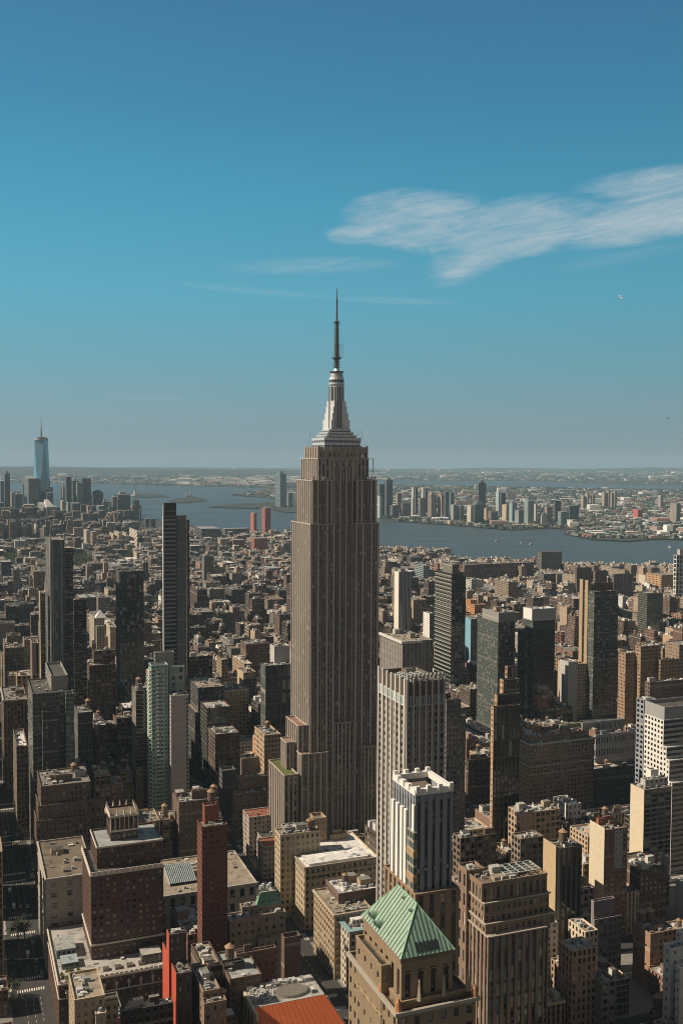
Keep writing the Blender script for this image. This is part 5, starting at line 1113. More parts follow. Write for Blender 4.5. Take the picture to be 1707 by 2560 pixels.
# --- Chelsea and the far west side
H('long_brick_terminal', 'very long brown brick block in front of the river, right of centre', [(1148, 1160, 1334, 1412, V(D=2430, clut=14))], (6, 5, .6, .6, 0, .5), (.20, .11, .095), 'long brick block by the river', yb=1440)
for i, (xl, xc, xr, y, side) in enumerate(((1436, 1441, 1478, 1420, 'leftmost'), (1482, 1487, 1516, 1427, 'middle'), (1528, 1534, 1581, 1436, 'rightmost'))):
    H('slab_apartment_tower', side+' of three brown slab towers with pale lit edges in front of the river', [(xl, xc, xr, y, V(D=2230-i*30))], (9, 60, .15, 1, 0, .4), (.14, .10, .095), stE=(4, 3.4, .5, .5, 0, 1), yb=1480)
H('river_office_block', 'dark office block with pale left edge standing against the river', [(1343, 1353, 1404, 1380, V(D=2750))], (4, 4, .5, .5, .1, 1), (.12, .115, .11), 'dark block against the river', yb=1425)
H('lattice_white_tower', 'white diagrid tower cut by the right edge at the river', [(1683, 1690, 1760, 1388, V(D=1900, st=(7, 8, .7, .75, .2, 1))), (1692, 1698, 1760, 1374, V(D=1910, on=0, st=BLANK, col='lgrey'))], (7, 8, .7, .75, .2, 1), (.6, .6, .58), yb=1480)
H('orange_warehouse', 'orange brick warehouse block near the right edge below the river', [(1614, 1652, 1696, 1438, V(D=2250, clut=4))], (5, 5, .5, .5, 0, 1), (.45, .27, .14), yb=1462)
H('orange_loft_pair', 'pair of orange brick lofts right beside the black ribbon tower', [(1164, 1176, 1192, 1500, V(D=1900)), (1176, 1186, 1214, 1512, V(D=1880))], (4, 4, .4, .5, 0, 1), (.50, .24, .11), yb=1530)
H('silver_ribbon_block', 'low steel blue banded block with flat roof left of the long brick block', [(1028, 1058, 1074, 1414, V(D=2500))], (5, 4.5, 1, .5, .5, 1), (.25, .29, .32), yb=1440)
# ================================================================== land and water
def poly(name, pts, z, m, kind='structure'):
    mb = MB(); mb.face([(p[0], p[1], z) for p in pts], mat=0); return tag(mb.build(name, [m]), kind=kind)
def gp(lst): return [ground(x, y)[:2] for x, y in lst]
def f_water(t):
    P = t.new('ShaderNodeNewGeometry').outputs['Position']
    n_ = t.noise(t.vm('MULTIPLY', P, (1, .35, 1)), .02, 6, .7); big = t.noise(t.vm('MULTIPLY', P, (.25, 1, 1)), .0016, 4, .6)
    bmp = t.new('ShaderNodeBump'); bmp.inputs['Strength'].default_value = .5; bmp.inputs['Distance'].default_value = 6.0; t.put(bmp.inputs['Height'], n_)
    band = t.noise(t.vm('MULTIPLY', P, (.9, 5, 1)), .0006, 6, .65, 1.2)
    c = t.mix(band, (.032, .040, .040, 1), (.070, .078, .074, 1))
    t.bsdf(c, t.m('ADD', .22, t.m('MULTIPLY', band, .36)), 1.33, 0.0, bmp.outputs[0])
M_WATER = mat('river_water', f_water)
def f_land(c1, c2, c3, sc):
    def fn(t):
        P = t.new('ShaderNodeNewGeometry').outputs['Position']
        a = t.noise(P, sc, 6, .7); b_ = t.noise(P, sc*5, 4, .7)
        c = t.mix(t.m('MULTIPLY', t.m('SUBTRACT', a, .38), 4, clamp=True), c1+(1,), c2+(1,)); c = t.mix(t.m('MULTIPLY', t.m('SUBTRACT', b_, .56), 6, clamp=True), c, c3+(1,))
        t.bsdf(c, .95)
    return fn
M_SUB = mat('suburban_ground', f_land((.02, .03, .018), (.04, .042, .028), (.09, .085, .07), .0035)); M_GRASS = mat('park_grass', f_land((.018, .024, .012), (.03, .032, .019), (.07, .062, .048), .006)); M_HILL = mat('wooded_hill', f_land((.016, .028, .020), (.026, .036, .024), (.05, .052, .045), .002))
SEA = 33500.0
poly('water', [(-14000, -300), (14000, -300), (14000, SEA), (-14000, SEA)], -3.0, M_WATER)
SHORE = [(1760, 1428), (1707, 1422), (1600, 1420), (1500, 1412), (1400, 1407), (1200, 1404), (1080, 1382), (954, 1362), (840, 1348), (729, 1343), (620, 1334), (548, 1327), (477, 1312), (410, 1303), (350, 1297), (300, 1288), (200, 1283), (0, 1279), (-80, 1279)]
MAN = [world(-900, -100)[:2], world(2130, -100)[:2]] + gp(SHORE) + [world(-900, 5200)[:2]]
poly('street_ground', MAN, 0.0, M_ASPH)
NJS = [(1760, 1351), (1640, 1347), (1568, 1353), (1483, 1349), (1407, 1333), (1454, 1325), (1367, 1319), (1279, 1325), (1250, 1322), (1112, 1311), (998, 1303), (948, 1289), (860, 1283), (716, 1281), (677, 1274), (655, 1268), (640, 1262), (705, 1255), (660, 1240), (581, 1238), (640, 1228), (686, 1220), (560, 1217), (430, 1214), (307, 1211), (300, 1209), (126, 1207), (0, 1205), (-60, 1204)]
nj = gp(NJS) + [(-13500, 15000), (-13500, SEA-60), (13500, SEA-60), (13500, 4000)]
poly('mainland_ground', nj, 0.5, M_SUB)
poly('bay_water', gp([(860, 1204), (1000, 1201), (1250, 1202), (1350, 1204), (1450, 1209), (1600, 1213), (1760, 1215), (1760, 1224), (1560, 1222), (1400, 1219), (1250, 1216), (1050, 1213), (860, 1210)]), 1.5, M_WATER)
poly('bay_water', gp([(560, 1197), (900, 1193), (1100, 1191), (1100, 1193.5), (900, 1196), (700, 1200), (560, 1200)]), 1.5, M_WATER)
poly('island', gp([(329, 1241), (345, 1236), (372, 1234), (402, 1237), (424, 1242), (390, 1243), (350, 1243)]), 2.0, M_GRASS)
poly('island', gp([(420, 1253), (440, 1247), (480, 1242), (505, 1246), (517, 1251), (470, 1257), (440, 1257)]), 2.0, M_GRASS)
poly('park_shore', gp([(516, 1268), (560, 1263), (620, 1259), (660, 1256), (700, 1258), (700, 1266), (640, 1271), (580, 1270)]), 2.0, M_GRASS)
poly('park_shore', gp([(580, 1238), (620, 1234), (690, 1233), (700, 1241), (650, 1243)]), 2.0, M_GRASS)
def ridge(name, x0, x1, y0, y1, hfun, n=60, m=10):
    mb = MB(); r = random.Random(len(name)); P = [[(x0+(x1-x0)*i/n, y0+(y1-y0)*j/m, 0) for i in range(n+1)] for j in range(m+1)]
    hh = [[max(.6, hfun(i/n)*math.sin(math.pi*min(1, j/m*1.0))**.8*(1+.12*r.uniform(-1, 1))) for i in range(n+1)] for j in range(m+1)]
    for j in range(m):
        for i in range(n): mb.face([(P[b_][a][0], P[b_][a][1], hh[b_][a]) for a, b_ in ((i, j), (i+1, j), (i+1, j+1), (i, j+1))], mat=0)
    return tag(mb.build(name, [M_HILL], smooth=True), kind='structure')
ridge('hills', -9500, 1500, 17500, 25000, lambda f: 18+118*max(0, math.sin(math.pi*min(1, (f+.15)*.9)))**1.5*(.75+.25*math.sin(f*9)))
ridge('hills', 2500, 13000, 28500, 33000, lambda f: 25+70*f+28*math.sin(f*7)**2)
ridge('hills', -9000, 4000, 28000, 33000, lambda f: 16+18*math.sin(f*5)**2)

# ================================================================== downtown towers beyond (D about 5 km)
def far_tower(label, x0, x1, y, D, col, st=(4, 4, .6, .6, 0, .6), split=.3, name='downtown_tower', tops=(), short=None, stE=None, cat='tower', roof=None):
    P = hit(x0+(x1-x0)*split, y, D=D); t = tier(x0, x0+(x1-x0)*split, x1, y, D=D)
    b = Bld(name, label, cat, t[0], t[2], short); c = C[col] if isinstance(col, str) else col
    b.mass(t, st, c, (.28, .27, .26), par=0, stE=stE)
    X0, X1, Y0, Y1, _, z = b.loc(t)
    if roof == 'pyramid': b.part('pyramid_roof', lambda mb: cyl(mb, (X0+X1)/2, (Y0+Y1)/2, z, z+(X1-X0)*.6, (X1-X0)*.68, 0, 4, (.12, .15, .16), 2, ph=math.pi/4))
    if roof == 'dome': b.part('dome_roof', lambda mb: [cyl(mb, (X0+X1)/2, (Y0+Y1)/2, z+k*7, z+k*7+7, (X1-X0)*.62*math.cos(k*.42), (X1-X0)*.62*math.cos((k+1)*.42), 10, (.13, .15, .16), 2) for k in range(3)])
    if roof == 'chamfer': b.part('chamfered_top', lambda mb: cyl(mb, (X0+X1)/2, (Y0+Y1)/2, z, z+14, (X1-X0)*.62, (X1-X0)*.4, 4, c, 2, ph=math.pi/4))
    if roof == 'box': b.part('plant_box', lambda mb: box(mb, X0+(X1-X0)*.25, X0+(X1-X0)*.75, Y0+(Y1-Y0)*.3, Y0+(Y1-Y0)*.7, z, z+12, col=(.22, .22, .22), mat=2))
    if roof == 'mast': b.part('roof_mast', lambda mb: cyl(mb, (X0+X1)/2, (Y0+Y1)/2, z, z+40, 2, .5, 5, (.2, .2, .2), 2))
    b.done(); return b
def cA(x, y): return (x*.2551, 1150+y*.2551)
DK = (.075, .08, .09); DB = (.10, .115, .13); GL = (.13, .19, .21); TA = (.32, .25, .20)
def wtc():
    c = hit(106, 1300, D=5080); u, v, _ = uvw(Vector((c.x, c.y, 0)))
    b = Bld('tapered_glass_tower', 'very tall tapering blue glass tower with a thin spire, far away at the left', 'skyscraper', u, v, 'distant tapering glass tower')
    h = hit(106, 1100, D=5080).z; r = 48
    def fn(mb):
        z0 = 50; L = [(r*math.cos(a), r*math.sin(a)) for a in [math.pi/4+k*math.pi/2+.35 for k in range(4)]]
        T = [(r*.74*math.cos(a), r*.74*math.sin(a)) for a in [k*math.pi/2+.35 for k in range(4)]]
        for k in range(4):
            a, a2 = L[k], L[(k+1) % 4]; t_ = T[(k+1) % 4]; t0 = T[k]
            mb.face([a+(0,), a2+(0,), a2+(z0,), a+(z0,)], None, (.16, .2, .22), mat=0)
            mb.face([a+(z0,), a2+(z0,), t_+(h,)], [(0, 0), (1, 0), (.5, 1)], mat=0)
            mb.face([a+(z0,), t_+(h,), t0+(h,)], mat=0)
        mb.face([q+(h,) for q in T], mat=1)
    M_BL = mat('blue_curtain_glass', lambda t: t.bsdf((.13, .31, .44, 1), .16, 1.9, .1))
    b.part('glass_shaft', fn, [M_BL, M_PAINT])
    b.part('parapet_ring', lambda mb: [cyl(mb, 0, 0, h, h+10, r*.7, r*.7, 16, (.35, .4, .42), 2), cyl(mb, 0, 0, h+10, h+14, r*.45, r*.5, 12, (.15, .15, .15), 2)])
    zs = hit(106, 1040, D=5080).z
    b.part('spire', lambda mb: [cyl(mb, 0, 0, h+14, h+60, 4, 3, 6, (.2, .2, .2), 2), cyl(mb, 0, 0, h+60, zs, 2.2, .8, 6, (.2, .2, .2), 2)])
    b.boxes = [[u-30, u+30, v-30, v+30, 0, h]]; FOOT.append((u-45, u+45, v-45, v+45)); b.done()
wtc()
LMT = [  # crop x0, x1, ytop, depth, colour, split, roof, label
 (0, 45, 205, 5150, DB, .2, None, 'steel grey distant tower cut by the left edge'), (42, 100, 132, 5250, DK, .15, 'box', 'slim dark distant tower second from the left edge'),
 (104, 132, 318, 5000, TA, .5, None, 'small pinkish distant tower left of the pale-sided slab'), (132, 226, 335, 5050, DB, .3, 'box', 'broad low dark distant block left of the pale-sided slab'),
 (222, 388, 180, 4950, (.13, .14, .155), .36, None, 'broad slab with paler left side directly left of the tapering glass tower'), (440, 524, 318, 4900, DK, .3, 'chamfer', 'lower dark block at the right foot of the tapering glass tower'), (478, 520, 262, 5250, DK, .3, None, 'dark block peeping behind the right foot of the tapering glass tower'),
 (603, 638, 262, 5000, TA, .5, 'box', 'thin pinkish stone tower left of the tall dark pair'), (593, 634, 400, 4800, (.45, .38, .30), .5, None, 'thin cream tower below the thin pinkish tower'),
 (641, 704, 165, 5200, DK, .2, None, 'tall flat-topped dark tower of the distant pair'), (704, 780, 208, 5250, DK, .2, 'pyramid', 'distant dark tower with pyramid top in the harbour cluster'),
 (746, 806, 224, 5000, (.20, .23, .20), .25, None, 'greenish grey slab in front of the pyramid-topped distant tower'), (802, 894, 181, 5100, (.11, .12, .13), .18, None, 'tall square grey tower right of the pyramid-topped one'),
 (903, 1014, 335, 5150, DK, .15, 'dome', 'distant squat dark tower with rounded dome top'), (1000, 1055, 408, 4950, DK, .3, 'box', 'dark block at the right foot of the dome-topped tower'), (945, 1034, 452, 4600, GL, .3, None, 'grey green glass tower before the dome-topped tower'),
 (1090, 1150, 362, 5000, (.15, .16, .15), .3, None, 'banded grey block left of the big pale-topped tower'), (1122, 1280, 338, 5050, DB, .25, 'box', 'big broad dark tower with pale lit top corner, right of the harbour cluster'),
 (1282, 1304, 448, 5000, (.45, .28, .24), .5, None, 'thin pinkish striped tower in the harbour cluster'), (1304, 1368, 390, 5050, DK, .2, 'mast', 'last tall dark tower before the open harbour'), (1368, 1388, 482, 4950, DK, .3, None, 'stepped annex beside the last dark tower before the harbour'),
 (654, 684, 418, 4500, (.38, .37, .35), .5, None, 'pale grey windowed tower before the tall dark pair'), (692, 788, 425, 4400, DB, .22, None, 'blue dark tower before the pyramid-topped distant tower'), (790, 850, 442, 4500, (.13, .14, .15), .12, None, 'dark tower with pale left edge, before the square grey tower'),
 (850, 884, 450, 4550, (.42, .28, .22), .5, None, 'salmon striped tower before the square grey tower'), (886, 945, 452, 4500, (.14, .15, .17), .2, None, 'blue grey tower right of the salmon striped one'), (1055, 1086, 465, 4800, DK, .3, None, 'narrow dark block left of the banded grey block'),
 (190, 372, 512, 4300, (.17, .115, .115), .1, None, 'broad plum brown block below the tapering glass tower'), (228, 345, 440, 4420, (.17, .115, .115), .12, None, 'plum brown upper block below the tapering glass tower'), (640, 716, 560, 4000, DK, .12, None, 'dark square block with pale base among low distant roofs'),
 (1418, 1468, 575, 4500, (.1, .105, .11), .2, None, 'left one of two low dark blocks at the river beyond the harbour towers'), (1470, 1526, 578, 4450, (.085, .09, .095), .15, None, 'right one of two low dark blocks at the river beyond the harbour towers'),
 (822, 884, 690, 3400, (.55, .50, .40), .45, None, 'cream distant slab with lit side, middle of the left distance'), (890, 948, 705, 3350, (.38, .29, .24), .3, None, 'pinkish brown block right of the cream distant slab'),
 (1074, 1118, 722, 3500, (.62, .52, .38), .9, None, 'leftmost short pale banded apartment slab in the distance'), (1118, 1196, 714, 3480, (.66, .55, .40), .6, None, 'second pale banded apartment slab in the distance'), (1198, 1252, 716, 3500, (.66, .56, .42), .7, None, 'third pale banded apartment slab in the distance'), (1268, 1352, 692, 3450, (.72, .66, .55), .9, None, 'brightest white banded apartment slab of the distant group'), (1318, 1350, 770, 3300, (.66, .54, .38), .9, None, 'cream block before the brightest banded slab'),
 (1352, 1540, 765, 3600, (.12, .13, .14), .03, None, 'long dark blue-grey slab behind the pale banded slabs'), (0, 40, 420, 4500, DK, .1, None, 'dark distant block at the left edge'), (38, 120, 515, 4200, DB, .15, None, 'dark block in the left-edge distance below the slim dark tower'), (335, 372, 640, 3800, (.6, .58, .48), .6, None, 'small bright pale green-white tower in the left distance')]
for (a, b_, y, D, col, sp, rf, lab) in LMT:
    x0, yy = cA(a, y); x1, _ = cA(b_, y); banded = 'banded' in lab
    far_tower(lab, x0, x1, yy, D, col, split=sp, roof=rf, st=(6, 4.6, 1.0, .45, .1, 1) if banded else (5, 5, .6, .6, .1, .7))
def steps(b, x0, x1):
    pass
t0 = far_tower('pale stepped white roofs of a low complex right of the plum brown block', cA(372, 0)[0], cA(568, 0)[0], cA(0, 462)[1], 4300, (.30, .31, .31), split=.45, name='stepped_complex', cat='building')
x0, x1, y0, y1, _, z = t0.loc(t0.boxes[0])
t0.part('white_stepped_roof', lambda mb: [box(mb, x0+k*(x1-x0)*.1, x1-(6-k)*(x1-x0)*.05, y0+(y1-y0)*(k/7), y0+(y1-y0)*((k+.7)/7), z, z+3+k*1.6, col=(.68, .67, .63), top=(.72, .7, .67), mat=2) for k in range(7)])
# pier sheds, red twin towers, tower across the bay
far_tower('wide dark office block with banded front at the river, left part', 486, 552, 1322, 3650, (.085, .09, .095), st=(9, 5, 1, .5, .05, 1), split=.28, short='banded river block')
far_tower('long low dark pier building left of the red twin towers', 556, 624, 1322, 3900, (.12, .125, .12), st=(9, 5, 1, .4, .05, 1), split=.1)
far_tower('shorter of two unfinished towers with orange red netting', 626, 642, 1283, 4050, (.50, .17, .13), split=.55, short='orange red twin towers', name='tower_under_construction')
far_tower('taller of two unfinished towers with orange red netting', 655, 677, 1270, 3950, (.45, .14, .11), split=.35, name='tower_under_construction')
far_tower('red brick warehouse left of the skyscraper near the river', 628, 668, 1346, 3200, (.42, .13, .09), split=.2)
far_tower('cream warehouse beside the red brick warehouse', 544, 574, 1348, 3250, (.45, .36, .27), split=.25)
far_tower('brown brick warehouse in the row near the river', 576, 612, 1350, 3250, (.30, .14, .11), split=.2)
far_tower('red brick block directly left of the skyscraper shaft', 706, 730, 1352, 3300, (.40, .13, .10), split=.15)
far_tower('tall lone blue glass tower across the bay, left of the skyscraper', 688, 716, 1184, 6450, (.14, .20, .24), st=(8, 5, .7, .7, .4, 1), split=.45, roof='chamfer', short='lone tower across the bay', name='waterfront_tower')
far_tower('small dark tower tucked right of the lone blue glass tower', 717, 732, 1232, 6600, (.20, .22, .23), split=.3, name='waterfront_tower')
def cB(x, y): return (850+x*.5466, 960+y*.5466)
JCT = [(170, 194, 512, 5300, (.42, .50, .48), .5, None, 'teal green waterfront tower first right of the skyscraper'), (172, 204, 458, 5500, DB, .3, None, 'dark tower with a pale sign top behind the teal waterfront tower'), (204, 241, 440, 5450, DK, .25, 'box', 'tall dark tower with a stack of pale panels at the waterfront'), (228, 268, 555, 5350, DB, .3, None, 'short dark round waterfront block'), (256, 280, 498, 5700, (.32, .26, .2), .3, None, 'thin tan tower between waterfront blocks'),
 (278, 322, 545, 5350, (.15, .14, .14), .2, None, 'short charcoal waterfront block'), (326, 340, 472, 5500, (.6, .58, .52), .6, None, 'thin white edged tower left of the three brown towers'), (340, 356, 474, 5600, DB, .3, None, 'thin dark tower beside the thin white edged one'), (360, 390, 522, 5350, (.2, .19, .19), .2, None, 'first of three similar brown waterfront towers'), (371, 384, 474, 5700, (.6, .58, .54), .6, None, 'pale thin tower behind the three brown towers'), (385, 400, 478, 5750, DB, .3, None, 'grey thin tower behind the three brown towers'),
 (400, 442, 508, 5300, (.26, .20, .18), .4, 'chamfer', 'second of three similar brown waterfront towers'), (445, 476, 508, 5300, (.40, .26, .23), .6, 'chamfer', 'pinkish third of three similar waterfront towers'), (474, 499, 492, 5500, DB, .3, None, 'dark tower right of the pinkish waterfront tower'), (499, 521, 495, 5700, GL, .3, None, 'grey green tower right of the dark one at the waterfront'), (505, 536, 552, 5050, (.33, .36, .34), .4, None, 'silver green twin block, left half'), (536, 566, 556, 5050, (.24, .26, .25), .4, None, 'silver green twin block, right half'),
 (580, 612, 556, 4900, (.60, .54, .44), .55, None, 'cream edged waterfront tower'), (605, 656, 552, 4950, DB, .2, 'chamfer', 'broad dark waterfront tower behind the cream edged one'), (630, 667, 452, 5600, DK, .1, 'box', 'tallest dark flat-topped tower across the river'), (657, 694, 568, 5050, (.48, .35, .24), .3, None, 'tan and blue low block below the tallest dark tower'), (676, 722, 582, 4900, (.2, .17, .15), .3, None, 'brown low block right of the tan and blue one'),
 (711, 730, 492, 5200, (.40, .50, .54), .7, None, 'pale blue glass tower with lit left face'), (728, 756, 498, 5300, DK, .3, None, 'dark tower attached to the pale blue glass tower'), (740, 772, 552, 4950, (.55, .46, .34), .6, None, 'cream tower right of the pale blue glass tower'), (772, 808, 545, 5000, (.36, .46, .50), .4, 'pyramid', 'pale glass tower with pointed roof'), (798, 842, 577, 4800, (.3, .33, .33), .4, None, 'grey twin striped block before the pointed roof tower'),
 (841, 886, 534, 4750, (.26, .33, .35), .4, None, 'wavy grey glass tower right at the waterfront'), (886, 901, 548, 5000, (.55, .5, .42), .5, None, 'thin cream tower right of the wavy glass tower'), (904, 946, 602, 4750, (.46, .48, .47), .4, 'dome', 'low white tower with rounded top'), (934, 970, 562, 4950, (.42, .29, .25), .3, None, 'pinkish brick tower pair behind the low white tower'), (976, 1010, 535, 5050, DK, .2, None, 'small black tower right of the pinkish pair'),
 (994, 1046, 584, 4700, (.20, .26, .27), .3, None, 'green grey glass slab at the waterfront'), (1045, 1091, 558, 4850, DK, .1, None, 'rightmost dark slab of the waterfront cluster'), (1036, 1086, 622, 4650, (.60, .60, .57), .5, None, 'small white cube building at the shore'), (1100, 1122, 512, 6400, (.42, .33, .26), .5, None, 'left tan tower of the inland trio'), (1120, 1140, 500, 6400, (.45, .36, .28), .5, None, 'middle tan tower of the inland trio'), (1143, 1164, 505, 6400, (.40, .31, .25), .5, None, 'right tan tower of the inland trio'),
 (1196, 1218, 496, 6500, (.44, .34, .27), .5, None, 'left tower of the inland pinkish quartet'), (1216, 1236, 488, 6500, (.42, .33, .28), .5, None, 'second tower of the inland pinkish quartet'), (1234, 1250, 498, 6450, (.30, .26, .24), .5, None, 'third, darker tower of the inland quartet'), (1248, 1264, 488, 6500, (.42, .32, .26), .5, None, 'right tower of the inland pinkish quartet'), (1338, 1382, 574, 5300, (.62, .14, .14), .5, None, 'bright red block inland across the river'),
 (1508, 1556, 545, 5000, (.34, .30, .27), .6, None, 'tan inland tower near the right edge across the river'), (1454, 1474, 508, 6600, (.42, .4, .38), .5, None, 'small pale tower far inland at right'), (1412, 1470, 652, 4350, (.40, .27, .21), .6, 'pyramid', 'first brick waterfront block with little pyramid roofs at right'), (1476, 1534, 655, 4300, (.40, .27, .21), .6, 'pyramid', 'second brick waterfront block with little pyramid roofs at right'), (1544, 1580, 660, 4280, (.42, .29, .22), .6, None, 'third brick waterfront block cut by the right edge'), (1276, 1326, 662, 4450, (.30, .20, .16), .4, 'pyramid', 'brick ferry terminal like hall on the far shore'),
 (488, 515, 625, 4820, (.58, .46, .36), .5, None, 'cream tower-like hall standing on a pier'), (786, 797, 640, 4700, (.66, .64, .58), .5, None, 'tiny white clock-tower like house at the far shore')]
for (a, b_, y, D, col, sp, rf, lab) in JCT:
    x0, yy = cB(a, y); x1, _ = cB(b_, y); far_tower(lab, x0, x1, yy, D, col, split=sp, roof=rf, name='waterfront_tower' if D < 5800 else 'inland_tower', st=(5, 5, .5, .5, .15, .7))

# statue on its island
def statue():
    p = ground(337.5, 1240, 2); b = empty('statue', (p.x, p.y, 2), .4); tag(b, 'green statue with raised torch on the left harbour island', 'statue')
    mb = MB(); cyl(mb, 0, 0, 0, 10, 34, 30, 11, (.3, .28, .24)); cyl(mb, 0, 0, 10, 28, 14, 12, 4, (.42, .37, .3)); cyl(mb, 0, 0, 28, 46, 11, 8, 4, (.42, .37, .3)); mb.build('pedestal', BM, b)
    mb = MB(); G = (.16, .28, .23)
    for (z0, z1, r0, r1) in ((46, 60, 6, 5.2), (60, 72, 5.2, 4.6), (72, 80, 4.6, 3.6), (80, 83, 1.8, 1.6), (83, 89, 2.3, 2.0)): cyl(mb, 0, 0, z0, z1, r0, r1, 9, G)
    for k in range(7): a = k*math.pi/6; bar(mb, (0, 0, 88), (4.2*math.cos(a), 0, 88+4.2*math.sin(a)), .3, G)
    bar(mb, (-3.2, 0, 78), (-4.6, 0, 93), 1.1, G); cyl(mb, -4.6, 0, 93, 94.4, 1.8, 2, 8, G); cyl(mb, -4.6, 0, 94.4, 98, 1.1, .2, 7, (.6, .45, .15)); bar(mb, (3.0, -1, 77), (4.6, -2.5, 68), 1.2, G); box(mb, 3.6, 6.2, -3.4, -2.6, 66, 73, col=G, mat=1)
    mb.build('figure', BM, b)
statue()
p = hit(467, 1246, D=8300); t = tier(462, 464, 486, 1249, D=8250); b = Bld('island_hall', 'small pale turreted hall on the second harbour island', 'building', t[0], t[2]); b.mass(t, BRICK, (.40, .26, .2), R_['rust'], par=0)
for k in (0, 1): b.part('turret', lambda mb: cyl(mb, 8+k*30, 2, 0, 38, 5, 4, 6, (.5, .42, .33)))
b.done()
def crane(x, y, D, h, lean, lab):
    p = hit(x, 1300, D=D); p.z = 0; e = empty('tower_crane', p, 0); tag(e, lab, 'crane')
    mb = MB(); bar(mb, (0, 0, 0), (0, 0, h*.62), 1.3, (.5, .5, .48)); mb.build('mast', BM, e); mb = MB(); bar(mb, (0, 0, h*.6), (lean, 0, h), 1.0, (.55, .54, .5)); bar(mb, (0, 0, h*.62), (-12, 0, h*.64), 1.6, (.4, .4, .4)); mb.build('jib', BM, e)
crane(650, 0, 4000, 200, -8, 'pale construction crane between the two orange red towers'); crane(663, 0, 4080, 236, 12, 'tall leaning crane above the taller orange red tower'); crane(533, 0, 7600, 150, 60, 'lone crane on the low spit in the harbour')
# arched bridge far beyond
def bridge():
    a = ground(930, 1206); b_ = ground(1600, 1209); e = empty('long_bridge', ((a.x+b_.x)/2, (a.y+b_.y)/2, 0)); tag(e, 'long low bridge on piers crossing the far bay, right background', 'bridge')
    o = Vector(e.location); A, B_ = Vector((a.x, a.y, 34))-o, Vector((b_.x, b_.y, 26))-o
    mb = MB(); bar(mb, A, B_, 5, (.25, .27, .28)); mb.build('deck', BM, e); mb = MB()
    for k in range(60): q = A.lerp(B_, k/59); bar(mb, (q.x, q.y, -2), q, 5, (.3, .3, .3))
    tag(mb.build('piers', BM, e), kind='stuff')
    mb = MB(); q0 = A.lerp(B_, .44); d = (B_-A).normalized()
    for k in range(12):
        s0, s1 = -300+k*50, -250+k*50; z = lambda s: 34+58*max(0, 1-(s/300)**2); p0 = q0+d*s0; p1 = q0+d*s1; bar(mb, (p0.x, p0.y, z(s0)), (p1.x, p1.y, z(s1)), 5, (.2, .22, .24)); bar(mb, (p0.x, p0.y, 34), (p0.x, p0.y, z(s0)), 2.5, (.2, .22, .24))
    mb.build('arch', BM, e)
bridge()

# ================================================================== suburban spread beyond the river
def inside(p, pol):
    x, y = p; c = False; n = len(pol); j = n-1
    for i in range(n):
        xi, yi = pol[i][0], pol[i][1]; xj, yj = pol[j][0], pol[j][1]
        if (yi > y) != (yj > y) and x < (xj-xi)*(y-yi)/(yj-yi)+xi: c = not c
        j = i
    return c
NB = gp([(860, 1201), (1350, 1202), (1760, 1213), (1760, 1226), (1250, 1218), (860, 1212)])
rs = random.Random(77)
mb = MB(); mt = MB(); cnt = 0
njp = [(p[0], p[1]) for p in nj]
while cnt < 13000:
    D = 4000*(7.0**(rs.random()**1.3)); x = rs.uniform(-.37, .37)*D
    if not inside((x, D), njp) or inside((x, D), NB): continue
    if x < -.03*D and D < 8000: continue
    cnt += 1
    far = D/5000; r = rs.random()
    if r < (.34 if D < 9000 else .2):
        k = rs.random(); s_ = rs.uniform(10, 22)*far**.75
        if k < .10: s_ *= 2.6
        h = rs.uniform(6, 13)*(1.0 if k > .03 else 3)*min(2, far**.4)
        c = rs.choice([(.55, .54, .5), (.65, .63, .6), (.3, .22, .18), (.22, .2, .19), (.4, .34, .28), (.12, .12, .12), (.35, .15, .1), (.5, .5, .49)])
        if rs.random() < .12*far**.5: c = (.74, .73, .70)
        a = rs.random()*.5; y2 = D+s_*rs.uniform(.6, 1.8)
        box(mb, x, x+s_*rs.uniform(.8, 2.2), D, y2, 0, h, BLANK if rs.random() < .6 else BRICK, c, top=[min(.75, q*1.1+.05) for q in c])
    else:
        s_ = rs.uniform(9, 26)*far**.8; h = rs.uniform(6, 13)*far**.3; n_ = 5; A = [2*math.pi*k/n_+rs.random() for k in range(n_)]
        pts = [(x+s_*math.cos(q)*rs.uniform(.7, 1.2), D+s_*math.sin(q)*rs.uniform(.7, 1.2)) for q in A]; g = rs.uniform(.7, 1.25); col = (.026*g, .036*g, .017*g)
        for k in range(n_):
            p, q = pts[k], pts[(k+1) % n_]; mt.face([p+(0,), q+(0,), (x+(q[0]-x)*.6, D+(q[1]-D)*.6, h), (x+(p[0]-x)*.6, D+(p[1]-D)*.6, h)], None, col, mat=2)
        mt.face([(x+(p[0]-x)*.6, D+(p[1]-D)*.6, h) for p in pts], None, col, mat=2)
tag(mb.build('suburban_buildings', BM), kind='stuff', label='low houses and sheds spread across the far shore', cat='buildings')
# port tanks and white sheds near the far bay
mb = MB()
for k in range(280):
    px = rs.uniform(440, 1000) if k < 260 else rs.uniform(1000, 1707); py = rs.uniform(1192, 1213) if k < 260 else rs.uniform(1186, 1202)
    p = ground(px, py)
    if inside((p.x, p.y), NB) or not inside((p.x, p.y), njp): continue
    w_ = rs.uniform(50, 160); box(mb, p.x, p.x+w_, p.y, p.y+w_*.7, 0, rs.uniform(12, 30), col=rs.choice([(.75, .74, .72), (.62, .6, .57), (.7, .66, .6), (.5, .2, .2)]), top=(.72, .71, .69), mat=2)
tag(mb.build('port_sheds', BM), kind='stuff', label='pale sheds and tanks of the far port', cat='sheds')
tag(mt.build('suburban_trees', BM), kind='stuff', label='dark tree masses spread across the far shore', cat='trees')

